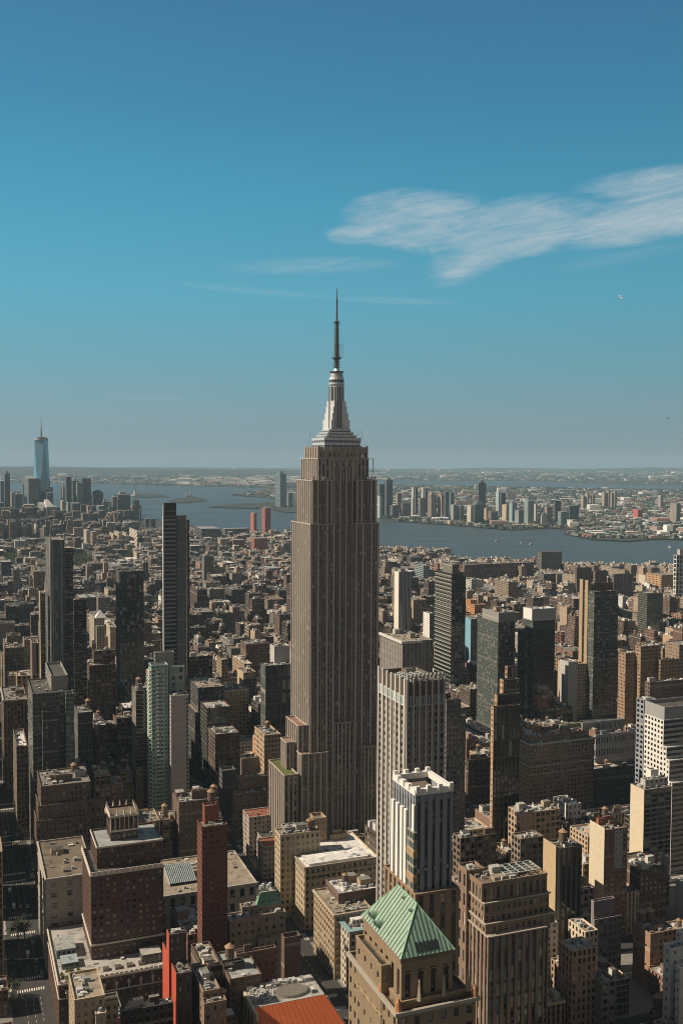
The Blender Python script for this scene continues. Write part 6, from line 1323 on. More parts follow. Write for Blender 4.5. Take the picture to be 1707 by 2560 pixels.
# ================================================================== Manhattan infill on the real street grid
AVES = [(-520, -400), (-380, -260), (-240, -139), (-97, 25), (49, 177), (207, 487), (517, 761), (791, 1035), (1065, 1309), (1339, 1583), (1613, 1857), (1887, 2100)]
def vc(s_): return (42.5-s_)*80.5
PADS = []; GEN = []
rg = random.Random(2024)
manp = [(p[0], p[1]) for p in MAN]
PARKS = [gp([(0, 1392), (45, 1390), (45, 1425), (0, 1430)]), gp([(180, 1392), (232, 1392), (236, 1426), (184, 1428)]), gp([(304, 1380), (342, 1380), (342, 1402), (306, 1404)]), gp([(0, 1655), (74, 1640), (74, 1712), (0, 1722)])]
PAL = [('brown', (.17, .105, .08), 18), ('dark brown', (.09, .062, .048), 13), ('red brick', (.23, .095, .065), 9), ('tan', (.36, .26, .17), 16), ('buff', (.44, .34, .24), 10), ('cream', (.54, .45, .34), 9), ('pale stone', (.38, .32, .25), 9), ('grey', (.23, .215, .195), 8), ('white', (.62, .60, .56), 4), ('charcoal', (.07, .068, .066), 5), ('orange brick', (.38, .20, .12), 3)]
def taken(u0, u1, v0, v1):
    for f in FOOT:
        if u0 < f[1]-.2 and u1 > f[0]+.2 and v0 < f[3]-.2 and v1 > f[2]+.2: return f
    return None
def height(u, v):
    if v > 3750: base, sd = (74 if u < 900 else 20), 30
    elif v > 2300: base, sd = 19, 6
    elif v > 1650: base, sd = (34 if u < 900 else 22), 12
    elif u > 1300: base, sd = 24, 11
    elif u > 800: base, sd = 36, 16
    elif v < 800: base, sd = (41 if u > 200 else 52), 13
    elif v < 1000: base, sd = 50, 16
    else: base, sd = 44, 17
    h = rg.gauss(base, sd)
    if v < 3900 and rg.random() < (.05 if v < 2300 else .02): h *= 1.9
    return max(11, min(h, 78) if v < 3700 else h)
def clampH(u0, u1, v0, v1, h):
    cs = [proj(world(a, b_, h)) for a in (u0, u1) for b_ in (v0, v1)]
    xa, xb = min(c[0] for c in cs), max(c[0] for c in cs); dep = proj(world(u0, v0, 0))[2]
    if xb < -40 or xa > 1750: return h, False
    top = min(c[1] for c in cs); lim = top
    for (a, b_, y, d) in KEEP:
        if dep < d-1 and xb > a+1 and xa < b_-1 and y > lim: lim = y
    if lim > top:
        dfar = max(c[2] for c in cs); h2 = CAM_H-(lim-1148+4)/F_PX*dfar
        if va_now > 2300 and h2 > 12: h2 *= rg.uniform(.3, 1)
        return h2, True
    return h, True
for s_ in range(39, -24, -1):
    va_now = vc(s_)
    wide = {34: 15, 23: 15, 14: 15}
    va = vc(s_)+wide.get(s_, 9); vb = vc(s_-1)-wide.get(s_-1, 9)
    blocks = AVES if va < 2250 else [(-110+q*142+(s_ % 2)*64, 20+q*142+(s_ % 2)*64) for q in range(-4, 17)]
    for (ua, ub) in blocks:
        c = world((ua+ub)/2, (va+vb)/2)
        if c.y < 250 or not inside((c.x, c.y), manp): continue
        xl_, xr_ = proj(world(ua, va)), proj(world(ub, vb))
        if max(xl_[0], xr_[0]) < -1000 or min(xl_[0], xr_[0]) > 1960: continue
        if va < 2500: PADS.append((ua, ub, va, vb))
        if s_ == 39 and ua < 300 and ua > 60: ua0 = 320
        else: ua0 = ua
        u = ua0+2.5
        while u < ub-9:
            big = rg.random()
            lotw = rg.choice([8, 10, 12, 15, 20, 24, 30]) if va < 1700 else rg.choice([8, 11, 14, 18, 24]) if va < 3000 else rg.choice([12, 16, 22, 30])
            near_av = (u-ua < 32 or ub-u < 40)
            if near_av: lotw = rg.choice([22, 28, 32])
            u2 = min(u+lotw, ub-2.5)
            if ub-2.5-u2 < 8: u2 = ub-2.5
            full = near_av and rg.random() < .45 or rg.random() < .1
            rows = [(va+2.5, vb-2.5)] if full else [(va+2.5, (va+vb)/2-rg.uniform(.3, 5)), ((va+vb)/2+rg.uniform(.3, 5), vb-2.5)]
            for (a, b_) in rows:
                uu0, uu1 = u+.03, u2-.03
                f = taken(uu0, uu1, a, b_)
                if f:      # shrink to what the placed building leaves free
                    if f[0] > uu0+7: uu1 = f[0]-.4
                    elif f[1] < uu1-7: uu0 = f[1]+.4
                    elif f[2] > a+9: b_ = f[2]-.4
                    elif f[3] < b_-9: a = f[3]+.4
                    else: continue
                    if taken(uu0, uu1, a, b_): continue
                cw_ = world((uu0+uu1)/2, (a+b_)/2)
                if not inside((cw_.x, cw_.y), manp) or any(inside((cw_.x, cw_.y), P) for P in PARKS): continue
                h = height(u, va)
                if near_av: h *= 1.15
                h, seen = clampH(uu0, uu1, a, b_, h)
                if h < 9:
                    if h < 0: continue
                    h = 9
                nm, col, _ = rg.choices(PAL, [p[2] for p in PAL])[0]
                if va < 800 and nm in ('red brick', 'orange brick'): nm, col = 'brown', PAL[0][1]
                if h > 50 and nm in ('white', 'cream', 'buff', 'pale stone', 'red brick', 'orange brick'): nm, col, _ = rg.choice([PAL[0], PAL[1], PAL[3], PAL[7]])
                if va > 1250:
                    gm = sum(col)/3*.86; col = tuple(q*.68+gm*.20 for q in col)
                j = rg.uniform(.75, 1.3); col = tuple(min(.7, q*j) for q in col)
                st = rg.choices([BRICK, SMALL, PIER, LOFT, (3.4, 3.8, .5, .6, .1, 1), WIDE, CURT, (4.4, 4.2, .6, .55, .0, .4)], [30, 18, 14, 16, 16, 4, 3, 8])[0]
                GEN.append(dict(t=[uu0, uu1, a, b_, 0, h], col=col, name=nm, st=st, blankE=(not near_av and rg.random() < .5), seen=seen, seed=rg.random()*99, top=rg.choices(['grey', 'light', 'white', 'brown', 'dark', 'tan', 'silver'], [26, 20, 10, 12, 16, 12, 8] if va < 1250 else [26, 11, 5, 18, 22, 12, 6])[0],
                                tank=rg.random() < (.34 if h > 24 else .1), setb=(h > 42 and rg.random() < .35), D=proj(world(uu0, a, 0))[2]))
            u = u2+(.2 if rg.random() < .9 else 6)
for k in range(90):
    px = rg.uniform(-10, 338); bk = rg.random() < .55; D = rg.uniform(5200, 5600) if bk else rg.uniform(3900, 4250); y = rg.uniform(1232 if px < 300 and k % 4 == 0 else 1254, 1284) if bk else rg.uniform(1296, 1318)
    P_ = hit(px, y, D=D); u, v, z = uvw(P_); w_, d_ = rg.uniform(24, 46), rg.uniform(24, 40)
    if taken(u, u+w_, v, v+d_) or z < 20: continue
    FOOT.append((u, u+w_, v, v+d_)); nm, col = rg.choice([('charcoal', DK), ('slate', DB), ('tan', (.30, .24, .19)), ('slate', (.16, .17, .18)), ('cream', (.5, .44, .36))])
    GEN.append(dict(t=[u, u+w_, v, v+d_, 0, z], col=col, name=nm, st=rg.choice([(5, 5, .6, .6, .1, .7), (7, 5, 1, .5, .05, 1), (4, 9, .5, .9, .1, .5)]), blankE=False, seen=True, seed=rg.random()*99, top='grey', tank=False, setb=rg.random() < .4, D=D))
print('generic buildings', len(GEN))
# ================================================================== which buildings the photograph shows largest (coarse visibility buffer)
VW, VH = 341, 512; SCL = VW/1707.0
ids = np.full((VH, VW), -1, dtype=np.int32)
items = [(min(proj(world(t[0], t[2], 0))[2] for t in bx), ('H', i), bx) for i, (b, bx) in enumerate(SHOW)] + [(g['D'], ('G', i), [g['t']]) for i, g in enumerate(GEN) if g['seen']]
items.sort(key=lambda q: -q[0])
def hull(P):
    P = sorted(set(P))
    if len(P) < 3: return P
    def half(Q):
        h = []
        for p in Q:
            while len(h) > 1 and (h[-1][0]-h[-2][0])*(p[1]-h[-2][1])-(h[-1][1]-h[-2][1])*(p[0]-h[-2][0]) <= 0: h.pop()
            h.append(p)
        return h
    a = half(P); b_ = half(P[::-1]); return a[:-1]+b_[:-1]
for k, (_, key, bx) in enumerate(items):
    for t in bx:
        pts = []
        for a in (t[0], t[1]):
            for b_ in (t[2], t[3]):
                for z in (t[4], t[5]):
                    q = proj(world(a, b_, z)); pts.append((q[0]*SCL, q[1]*SCL))
        hl = hull(pts)
        if len(hl) < 3: continue
        y0 = max(0, int(math.floor(min(p[1] for p in hl)))); y1 = min(VH-1, int(max(p[1] for p in hl)))
        for y in range(y0, y1+1):
            yc = y+.5; xs = []
            for i in range(len(hl)):
                p, q = hl[i], hl[(i+1) % len(hl)]
                if (p[1] <= yc) != (q[1] <= yc): xs.append(p[0]+(yc-p[1])/(q[1]-p[1])*(q[0]-p[0]))
            if len(xs) >= 2:
                xa, xb = max(0, int(round(min(xs)))), min(VW, int(round(max(xs))))
                if xb > xa: ids[y, xa:xb] = k
cnts = np.bincount(ids[ids >= 0].ravel(), minlength=len(items)); vis = {}
for k, (_, key, bx) in enumerate(items): vis[key] = int(cnts[k])
cen = {}
ys, xs = np.nonzero(ids >= 0)
sx = np.bincount(ids[ys, xs], weights=xs, minlength=len(items)); sy = np.bincount(ids[ys, xs], weights=ys, minlength=len(items))
for k, (_, key, bx) in enumerate(items):
    if cnts[k]: cen[key] = (sx[k]/cnts[k]/SCL, sy[k]/cnts[k]/SCL)
for i, (b, bx) in enumerate(SHOW):
    if vis.get(('H', i), 0) < 1: print('HIDDEN', b.e.name, b.e['label'])
BUDGET = 292-len(SHOW)
order = sorted([i for i, g in enumerate(GEN) if vis.get(('G', i), 0) > 3], key=lambda i: -vis[('G', i)])
pick = order[:max(0, BUDGET)]; picked = set(pick)
# names by neighbourhood: nearest hand-placed landmark, direction, order along that direction
BIG = [(s_, x, y) for (s_, x, y) in ANCH]
HC = [(b.short, cen[('H', i)]) for i, (b, bx) in enumerate(SHOW) if b.short and ('H', i) in cen and vis[('H', i)] > 25]
sect = {}
for i in pick:
    x, y = cen[('G', i)]; best = min(HC, key=lambda q: (q[1][0]-x)**2+((q[1][1]-y)*.8)**2); dx_, dy_ = x-best[1][0], y-best[1][1]
    d = ('right of' if dx_ > 0 else 'left of') if abs(dx_) > abs(dy_)*.7 else ('below' if dy_ > 0 else 'above')
    sect.setdefault((best[0], d), []).append((math.hypot(dx_, dy_), i))
ORD = ['nearest', 'second', 'third', 'fourth', 'fifth', 'sixth', 'seventh', 'eighth', 'ninth', 'tenth', 'eleventh', 'twelfth', 'thirteenth', 'fourteenth', 'fifteenth', 'sixteenth', 'seventeenth', 'eighteenth', 'nineteenth', 'twentieth']
LAB = {}
for (a, d), L in sect.items():
    L.sort()
    bycol = {}
    for _, i in L: bycol.setdefault(GEN[i]['name'], []).append(i)
    for nm, lst in bycol.items():
        for k, i in enumerate(lst):
            g = GEN[i]; ht = 'tall' if g['t'][5] > 62 else 'low' if g['t'][5] < 30 else 'mid-height'
            wd = 'narrow' if g['t'][1]-g['t'][0] < 13 else 'broad' if g['t'][1]-g['t'][0] > 27 else ''
            q = ORD[k] if k < len(ORD) else '%dth' % (k+1)
            LAB[i] = ' '.join(f"{q} {nm} building {d} the {a}, {ht} {wd}".split())
            LAB[i] += ', with roof tank' if g['tank'] and g['D'] < 1300 and len(LAB[i].split()) < 14 else ''
for o_ in list(COL.objects):
    if o_.get('label') and len(o_['label'].split()) > 16: print('LONG', len(o_['label'].split()), o_['label'])
# ------------------------------------------------------------------ build them
def gen_roof(mbx, x0, x1, y0, y1, z, g, r, lod):
    topc = R_[g['top']]
    if lod == 2: box(mbx, x0, x1, y0, y1, 0, z, col=g['col'], top=topc, sides='', par=0)
    else: box(mbx, x0, x1, y0, y1, 0, z, col=g['col'], top=topc, sides='', par=1.1)
def bulks(mbx, x0, x1, y0, y1, z, g, r, n):
    for _ in range(n):
        w_ = min(r.uniform(2.5, 7.5), (x1-x0)*.5); d_ = min(r.uniform(2.5, 7), (y1-y0)*.4); h = r.uniform(2.3, 5.0)
        x = r.uniform(x0+.6, max(x0+.7, x1-w_-.6)); y = r.uniform(y0+.6, max(y0+.7, y1-d_-.6)); cc = r.choice([g['col'], (.36, .34, .31), (.28, .2, .15), (.5, .48, .45)]) if x1-x0 < 999 and r.random() < .75 else (.62, .6, .56)
        box(mbx, x, x+w_, y, y+d_, z, z+h, BLANK, cc, top=r.choice([(.25, .24, .23), (.4, .39, .37), (.12, .11, .1)]))
stuff = MB()
for i, g in enumerate(GEN):
    r = random.Random(int(g['seed']*1000)); t = g['t']; solo = i in picked
    if not solo and not g['seen'] and g['t'][0] < 0 and g['D'] < 700: continue
    X0, Y0 = (t[0], t[2]); 
    if solo:
        b = Bld('city_building', LAB[i], 'building', t[0], t[2], group='buildings filling the city blocks'); x0, x1, y0, y1 = 0, t[1]-t[0], 0, t[3]-t[2]
    else: x0, x1, y0, y1 = t[0], t[1], t[2], t[3]
    z = t[5]; stE = BLANK if g['blankE'] else None
    z1 = z*r.uniform(.62, .85) if g['setb'] else z
    si = r.uniform(2, 5)
    m1 = MB() if solo else stuff; lod = 0 if g['D'] < 1300 else 1 if g['D'] < 2400 else 2
    box(m1, x0, x1, y0, y1, 0, z1, g['st'], g['col'], stE=stE, topface=False, seed=g['seed'])
    m2 = MB() if solo else stuff
    gen_roof(m2, x0, x1, y0, y1, z1, g, r, lod)
    tx0, tx1, ty0, ty1 = x0, x1, y0, y1
    if g['setb']:
        tx0, ty0, ty1, tx1 = x0+si, y0+si, y1-si*.5, x1-si*.5
        if tx1-tx0 < 5 or ty1-ty0 < 5: tx0, tx1, ty0, ty1 = x0+1, x1-1, y0+1, y1-1
        box(m1, tx0, tx1, ty0, ty1, z1-1, z, g['st'], g['col'], stE=stE, topface=False, seed=g['seed']+5); mq = MB() if solo else stuff; gen_roof(mq, tx0, tx1, ty0, ty1, z, g, r, lod)
    if lod < 2 and r.random() < .3:      # cornice line
        c = [min(.7, q*1.5+.05) for q in g['col']]; box(m1, x0-.45, x1+.0, y0-.45, y0-.01, z1-1.3, z1-.1, col=c, top=c, mat=2, mtop=2)
    if solo:
        if abs(x0) < 1e9: m1.build('wall', BM, b.e); ro = m2.build('roof', BM, b.e)
        if g['setb']: ro = mq.build('roof', BM, b.e)
    zi = z-(1.1 if lod < 2 else 0)
    nb = r.choice([1, 2, 2, 3]) if lod < 2 else r.choice([1, 1, 2, 3])
    if solo:
        for k in range(min(nb, 2)):
            m3 = MB(); bulks(m3, tx0, tx1, ty0, ty1, zi, g, r, 1); m3.build('bulkhead', BM, ro)
        m4 = MB(); vents(m4, tx0+.5, tx1-.5, ty0+.5, ty1-.5, zi, int(min(26, (tx1-tx0)*(ty1-ty0)/26)) if lod == 0 else 4, r, 1 if lod == 0 else 1.6)
        if m4.f: tag(m4.build('roof_vents', BM, ro), kind='stuff')
        if g['tank'] and g['D'] < 1500: tank_parts(b.e, tx0+(tx1-tx0)*r.uniform(.3, .7), ty0+(ty1-ty0)*r.uniform(.3, .7), zi, r.uniform(.9, 1.25), r.choice([(.16, .11, .08), (.10, .08, .07), (.24, .17, .12)]))
        SHOW.append((b, [t]))
    else:
        bulks(stuff, tx0, tx1, ty0, ty1, zi, g, r, nb)
        if lod == 0: vents(stuff, tx0+.5, tx1-.5, ty0+.5, ty1-.5, zi, int(min(14, (tx1-tx0)*(ty1-ty0)/30)), r)
        elif lod == 1: vents(stuff, tx0+.5, tx1-.5, ty0+.5, ty1-.5, zi, 4, r, 1.7)
        if g['tank'] and lod < 2:
            x, y = tx0+(tx1-tx0)*r.uniform(.3, .7), ty0+(ty1-ty0)*r.uniform(.3, .7)
            cyl(stuff, x, y, zi+2.6, zi+6.6, 1.8, n=8, col=(.17, .12, .09)); cyl(stuff, x, y, zi+6.6, zi+8, 2.0, 0, 8, (.27, .18, .11))
            for k in range(4): a = math.pi/4+k*math.pi/2; bar(stuff, (x+1.3*math.cos(a), y+1.3*math.sin(a), zi), (x+1.3*math.cos(a), y+1.3*math.sin(a), zi+2.7), .13, (.07, .06, .05), n=3)
so_ = stuff.build('city_block_buildings', BM); so_.rotation_euler = (0, 0, TH)
tag(so_, 'smaller and farther buildings of the city blocks that read as one mass', 'buildings', kind='stuff')

# ================================================================== streets: pavements, markings, cars, trees, lamps
mb = MB()
for (ua, ub, va, vb) in PADS: box(mb, ua, ub, va, vb, -.3, .14, col=(.2, .2, .2), mat=0, mtop=0)
pv = mb.build('pavement', [M_PAVE]); pv.rotation_euler = (0, 0, TH); tag(pv, kind='structure')
mb = MB()
AV = [(25, 49), (177, 207), (487, 517), (761, 791)]
def rect(u0, u1, v0, v1): mb.face([(u0, v0, .006), (u1, v0, .006), (u1, v1, .006), (u0, v1, .006)], mat=0)
for s_ in range(38, 22, -1):
    c = vc(s_); hw = 15 if s_ in (34, 23) else 9
    for (a, b_) in AV:
        n = int((b_-a-8)/1.3)
        for vv in (c-hw+.5, c+hw-3.7):
            for k in range(n): rect(a+4+k*1.3, a+4.65+k*1.3, vv, vv+3.2)
        for uu in (a-1.5, b_-1.7):
            for k in range(int((hw*2-7)/1.3)): rect(uu, uu+3.0, c-hw+4+k*1.3, c-hw+4.6+k*1.3)
        for q in (1/4, 1/2, 3/4):
            for k in range(9): vv = c+hw+4+k*6; rect(a+4+(b_-a-8)*q-.08, a+4+(b_-a-8)*q+.08, vv, vv+3)
rm = mb.build('road_markings', [M_MARK]); rm.rotation_euler = (0, 0, TH); tag(rm, kind='structure')
def make_car(kind, col, label):
    e = empty('van' if kind == 'van' else 'bus' if kind == 'bus' else 'car', (0, 0, 0)); tag(e, label, 'bus' if kind == 'bus' else 'van' if kind == 'van' else 'car', 'vehicles on the avenues')
    L_, W2, Hh = {'car': (4.7, .92, 1.45), 'van': (6.2, 1.05, 2.5), 'bus': (12, 1.27, 3.1)}[kind]; mb = MB()
    def loft(secs, mt):
        for k in range(len(secs)-1):
            (y0, w0, z0, h0), (y1, w1, z1, h1) = secs[k], secs[k+1]
            A = [(-w0, y0, z0), (w0, y0, z0), (w0*.92, y0, h0), (-w0*.92, y0, h0)]; B_ = [(-w1, y1, z1), (w1, y1, z1), (w1*.92, y1, h1), (-w1*.92, y1, h1)]
            for i in range(4): mb.face([A[i], B_[i], B_[(i+1) % 4], A[(i+1) % 4]], None, col, mat=mt)
        for s_, fl in ((secs[0], 1), (secs[-1], -1)):
            y, w_, z, h = s_; mb.face([(-w_, y, z), (w_, y, z), (w_*.92, y, h), (-w_*.92, y, h)][::fl], None, col, mat=mt)
    h2 = L_/2; lo = .35
    if kind == 'car': loft([(-h2, W2*.85, lo, .75), (-h2+.25, W2, lo, .9), (h2-1.2, W2, lo, .95), (h2-.2, W2*.95, lo, .8), (h2, W2*.85, lo, .65)], 0)
    else: loft([(-h2, W2*.97, lo, Hh), (-h2+.15, W2, lo, Hh), (h2-(1.4 if kind == 'van' else .3), W2, lo, Hh), (h2, W2*.95, lo, 1.3 if kind == 'van' else Hh*.97)], 0)
    mb.build('body', [M_MET], e)
    mb = MB()
    if kind == 'car': loft([(-h2+.9, W2*.86, .9, .95), (-h2+1.4, W2*.84, .9, Hh), (h2-2.3, W2*.84, .9, Hh), (h2-1.3, W2*.86, .9, .96)], 0)
    else: box(mb, -W2-.01, W2+.01, h2-2.4, h2-1.5, 1.3, 2.1, mat=0) if kind == 'van' else box(mb, -W2-.01, W2+.01, -h2+.5, h2-.2, 1.5, 2.5, mat=0)
    mb.build('window', [M_CARGL], e)
    if kind == 'car':
        mb = MB(); box(mb, -W2*.74, W2*.74, -h2+1.5, h2-2.4, Hh-.02, Hh+.05, col=col, top=col, mat=0, mtop=0); mb.build('roof', [M_MET], e)
    wm = MB()
    for k in range(12):
        a, c = 2*math.pi*k/12, 2*math.pi*(k+1)/12; wm.face([(-.11, .34*math.cos(a), .34+.34*math.sin(a)), (.11, .34*math.cos(a), .34+.34*math.sin(a)), (.11, .34*math.cos(c), .34+.34*math.sin(c)), (-.11, .34*math.cos(c), .34+.34*math.sin(c))])
    for s_ in (-.11, .11): wm.face([(s_, .34*math.cos(2*math.pi*k/12), .34+.34*math.sin(2*math.pi*k/12)) for k in range(12)])
    w0 = wm.build('wheel', [M_TYRE], e); w0.location = (W2, h2*.62, 0)
    for q in ((-W2, h2*.62), (W2, -h2*.62), (-W2, -h2*.62)):
        o = w0.copy(); link(o, e); o.location = (q[0], q[1], 0)
    return e
def copy_tree(o, parent=None):
    c = o.copy(); COL.objects.link(c); c.parent = parent
    for ch in list(o.children): copy_tree(ch, c)
    return c
CARC = [('white', (.7, .7, .68)), ('black', (.02, .02, .02)), ('silver', (.42, .43, .44)), ('grey', (.15, .15, .16)), ('yellow', (.72, .42, .03)), ('dark blue', (.03, .05, .12)), ('red', (.35, .03, .03))]
PRO = {}
CARS = [('van', 'white', 31.5, 740, 'first white van below the upper crosswalk of the left avenue'), ('van', 'white', 33, 713, 'white box van waiting left of the yellow taxi'), ('car', 'yellow', 37.5, 712, 'yellow taxi at the lit crosswalk of the left avenue'), ('car', 'white', 42, 711, 'white car right of the yellow taxi'), ('car', 'white', 38.5, 697, 'white car on the lit intersection crosswalk'), ('car', 'silver', 41.5, 655, 'silver car alone in the shaded left avenue'), ('van', 'white', 37.5, 640, 'white van in the middle of the shaded left avenue'), ('car', 'silver', 42, 630, 'silver car beside the van in shade'), ('car', 'silver', 44, 614, 'lowest silver car on the left avenue'), ('car', 'black', 33, 626, 'black car in the left lane of the shaded avenue'), ('car', 'grey', 36, 800, 'grey car far up the left avenue'), ('car', 'yellow', 40, 830, 'yellow taxi far up the left avenue'), ('car', 'white', 34, 860, 'farthest white car on the left avenue'), ('car', 'dark blue', 44, 775, 'dark blue car above the second crosswalk')]
for (k, c, u, v, lab) in CARS:
    col = dict(CARC)[c]; key = (k, c)
    if key not in PRO: PRO[key] = make_car(k, col, lab); o = PRO[key]
    else: o = copy_tree(PRO[key])
    o['label'] = lab; o.location = world(u, v, .006); o.rotation_euler = (0, 0, TH+(math.pi if v < 0 else 0))
rc_ = random.Random(8); k = 0
for (a, b_, va, vb) in ((183, 201, 560, 960),):
    for _ in range(16):
        u = a+rc_.choice((0, 1, 2, 3, 4))*(b_-a)/4; v = va+(vb-va)*_/16+rc_.uniform(0, 6); c = rc_.choice(CARC); key = ('car', c[0]); k += 1
        if key not in PRO: PRO[key] = make_car('car', c[1], 'x'); o = PRO[key]
        else: o = copy_tree(PRO[key])
        o['label'] = f"{c[0]} car, {ORD[k-1] if k > 1 else 'first'} from the bottom in the deep central canyon"; o.location = world(u, v, .006); o.rotation_euler = (0, 0, TH)

for i in range(26):
    side, u = (('left', 27.4) if i % 2 else ('right', 46.6)); v = 590+i*9.5
    if abs(v-vc(35)) < 14 or abs(v-vc(34)) < 20 or abs(v-vc(33)) < 14: continue
    c = rc_.choice(CARC); key = ('car', c[0])
    if key not in PRO: PRO[key] = make_car('car', c[1], 'x'); o = PRO[key]
    else: o = copy_tree(PRO[key])
    o['label'] = f"{c[0]} car parked at the {side} kerb of the left avenue, {ORD[i//2] if i > 1 else 'first'} from the bottom"; o.location = world(u, v, .006); o.rotation_euler = (0, 0, TH)

# trees: tapered trunk, limbs, and a crown of many leaf clumps through its volume
def make_tree(seed, h, lab, m=M_LEAF):
    r = random.Random(seed); e = empty('street_tree', (0, 0, 0)); tag(e, lab, 'tree')
    mb = MB(); cyl(mb, 0, 0, 0, h*.42, h*.03, h*.02, 7); tips = []
    for k in range(7):
        a = k*.9+r.random(); q = Vector((math.cos(a)*h*.24, math.sin(a)*h*.24, h*r.uniform(.55, .85))); bar(mb, (0, 0, h*.38), q, h*.008); tips.append(q)
    mb.build('trunk', [M_BARK, M_BARK], e)
    mb = MB()
    for k in range(520):
        c = r.choice(tips)*r.uniform(.75, 1.05)+Vector((r.gauss(0, h*.085), r.gauss(0, h*.085), r.gauss(0, h*.075))); s_ = h*r.uniform(.018, .04)
        n = Vector((r.gauss(0, 1), r.gauss(0, 1), r.gauss(.5, 1))).normalized(); t_ = n.orthogonal().normalized(); q = n.cross(t_)
        mb.face([c+t_*s_, c+q*s_*.8, c-t_*s_, c-q*s_*.8])
    mb.build('crown', [m], e); return e
TR = [make_tree(k, 11+2*k, 'x', M_LEAF if k < 2 else M_LEAF2) for k in range(3)]
for e_ in TR: e_.location = (0, -800, 0)
TPOS = []
for (px, py, lab) in ((70, 2170, 'large green tree on the avenue pavement above the second crosswalk'), (40, 2530, 'green tree at the avenue corner, bottom left'), (33, 2495, 'small tree left of the lowest crosswalk'), (62, 2345, 'small tree at the lit intersection'), (46, 2352, 'tree at the left side of the lit intersection'), (30, 2118, 'small tree up the left avenue'), (24, 2010, 'tree on the left avenue two streets up'), (1690, 2480, 'yellowing tree in the bottom right corner'), (1704, 2500, 'right-edge yellowing tree in the bottom right corner'), (1684, 2510, 'lower yellowing tree in the bottom right corner'), (1700, 2455, 'upper yellowing tree in the bottom right corner')):
    TPOS.append((ground(px, py), lab, 2 if px > 1000 else rc_.randrange(2)))
first = [True]*3
for (p, lab, k) in TPOS:
    o = TR[k] if first[k] else copy_tree(TR[k]); first[k] = False
    o['label'] = lab; o['group'] = 'trees along the streets'; o.location = (p.x, p.y, .14); o.rotation_euler = (0, 0, rc_.random()*6); s_ = rc_.uniform(.85, 1.2); o.scale = (s_, s_, s_)
for k in range(3):
    if first[k]:
        for c in list(TR[k].children): bpy.data.objects.remove(c)
        bpy.data.objects.remove(TR[k])
# parks: tree masses
mb = MB(); rp = random.Random(6)
for P in PARKS:
    xs_, ys_ = [p[0] for p in P], [p[1] for p in P]; A = (max(xs_)-min(xs_))*(max(ys_)-min(ys_)); big = ys_[0] > 1200
    for _ in range(int(min(420, A/(150 if big else 90)))):
        x, y = rp.uniform(min(xs_), max(xs_)), rp.uniform(min(ys_), max(ys_))
        if not inside((x, y), P): continue
        R = rp.uniform(3.5, 6.5)
        for j in range(26):
            c = Vector((x+rp.gauss(0, R*.5), y+rp.gauss(0, R*.5), rp.uniform(5, 15))); n = Vector((rp.gauss(0, 1), rp.gauss(0, 1), rp.gauss(1, 1))).normalized(); t_ = n.orthogonal().normalized(); q = n.cross(t_); s_ = rp.uniform(.7, 1.7)
            mb.face([c+t_*s_, c+q*s_, c-t_*s_, c-q*s_], mat=0)
tag(mb.build('park_trees', [M_LEAF]), 'tree masses of the city squares at left', 'trees', kind='stuff')
for i, P in enumerate(PARKS): poly('park_ground', P, .3, M_GRASS)
# street lamps on the avenue corners in view
def lamp():
    e = empty('street_lamp', (0, 0, 0)); mb = MB(); cyl(mb, 0, 0, 0, 8.5, .12, .08, 6, (.3, .3, .29)); bar(mb, (0, 0, 8.4), (2.2, 0, 9.0), .06, (.3, .3, .29)); mb.build('pole', BM, e); mb = MB(); box(mb, 1.9, 2.7, -.15, .15, 8.9, 9.05, col=(.4, .4, .4), mat=1); mb.build('lamp_head', BM, e); return e
l0 = lamp(); n_ = 0
for s_ in (35, 34, 33, 32):
    for (uu, rot, side) in ((23.8, 0, 'left'), (50.2, math.pi, 'right')):
        for dv, wh in ((-12, 'near'), (12, 'far')):
            o = l0 if n_ == 0 else copy_tree(l0); n_ += 1
            tag(o, f"{side} {wh} corner street lamp at the {['lowest', 'lit second', 'third', 'fourth'][35-s_]} crossing of the left avenue", 'street lamp', 'street lamps on the left avenue')
            o.location = world(uu, vc(s_)+dv, .14); o.rotation_euler = (0, 0, TH+rot)
# boats on the river
BO = [(1243, 1353, 'small white ferry, left one of the pair in mid river'), (1327, 1361, 'second white boat of the mid-river pair'), (1302, 1358, 'white launch between the two mid-river ferries'), (452, 1257, 'white excursion boat by the second harbour island'), (1672, 1369, 'small white boat near the right edge of the river'), (1048, 1307, 'dark barge close to the far shore')]
def boat():
    e = empty('boat', (0, 0, 0)); mb = MB(); L_ = 16
    for sg in (-1, 1): mb.face([(-L_, sg*4, 2.4), (L_*.6, sg*4, 2.4), (L_, 0, 2.6), (L_*.9, 0, -1), (-L_, sg*3, -1)][::sg], None, (.7, .7, .68), mat=1)
    mb.face([(-L_, -4, 2.4), (L_*.6, -4, 2.4), (L_, 0, 2.6), (L_*.6, 4, 2.4), (-L_, 4, 2.4)], None, (.5, .5, .48), mat=1); mb.face([(-L_, -3, -1), (-L_, -4, 2.4), (-L_, 4, 2.4), (-L_, 3, -1)], None, (.7, .7, .7), mat=1); mb.build('hull', BM, e)
    mb = MB(); box(mb, -11, 6, -3, 3, 2.4, 5.4, (2, 3, .6, .5, 0, 1), (.72, .72, .7)); box(mb, -4, 4, -2.2, 2.2, 5.4, 7.6, (2, 2, .6, .5, 0, 1), (.72, .72, .7)); mb.build('cabin', BM, e); return e
b0 = boat()
for i, (px, py, lab) in enumerate(BO):
    o = b0 if i == 0 else copy_tree(b0); tag(o, lab, 'boat', 'boats on the water'); p = ground(px, py, -3); o.location = (p.x, p.y, -2.6); o.scale = (.62, .62, .62); o.rotation_euler = (0, 0, .3+i*.4)
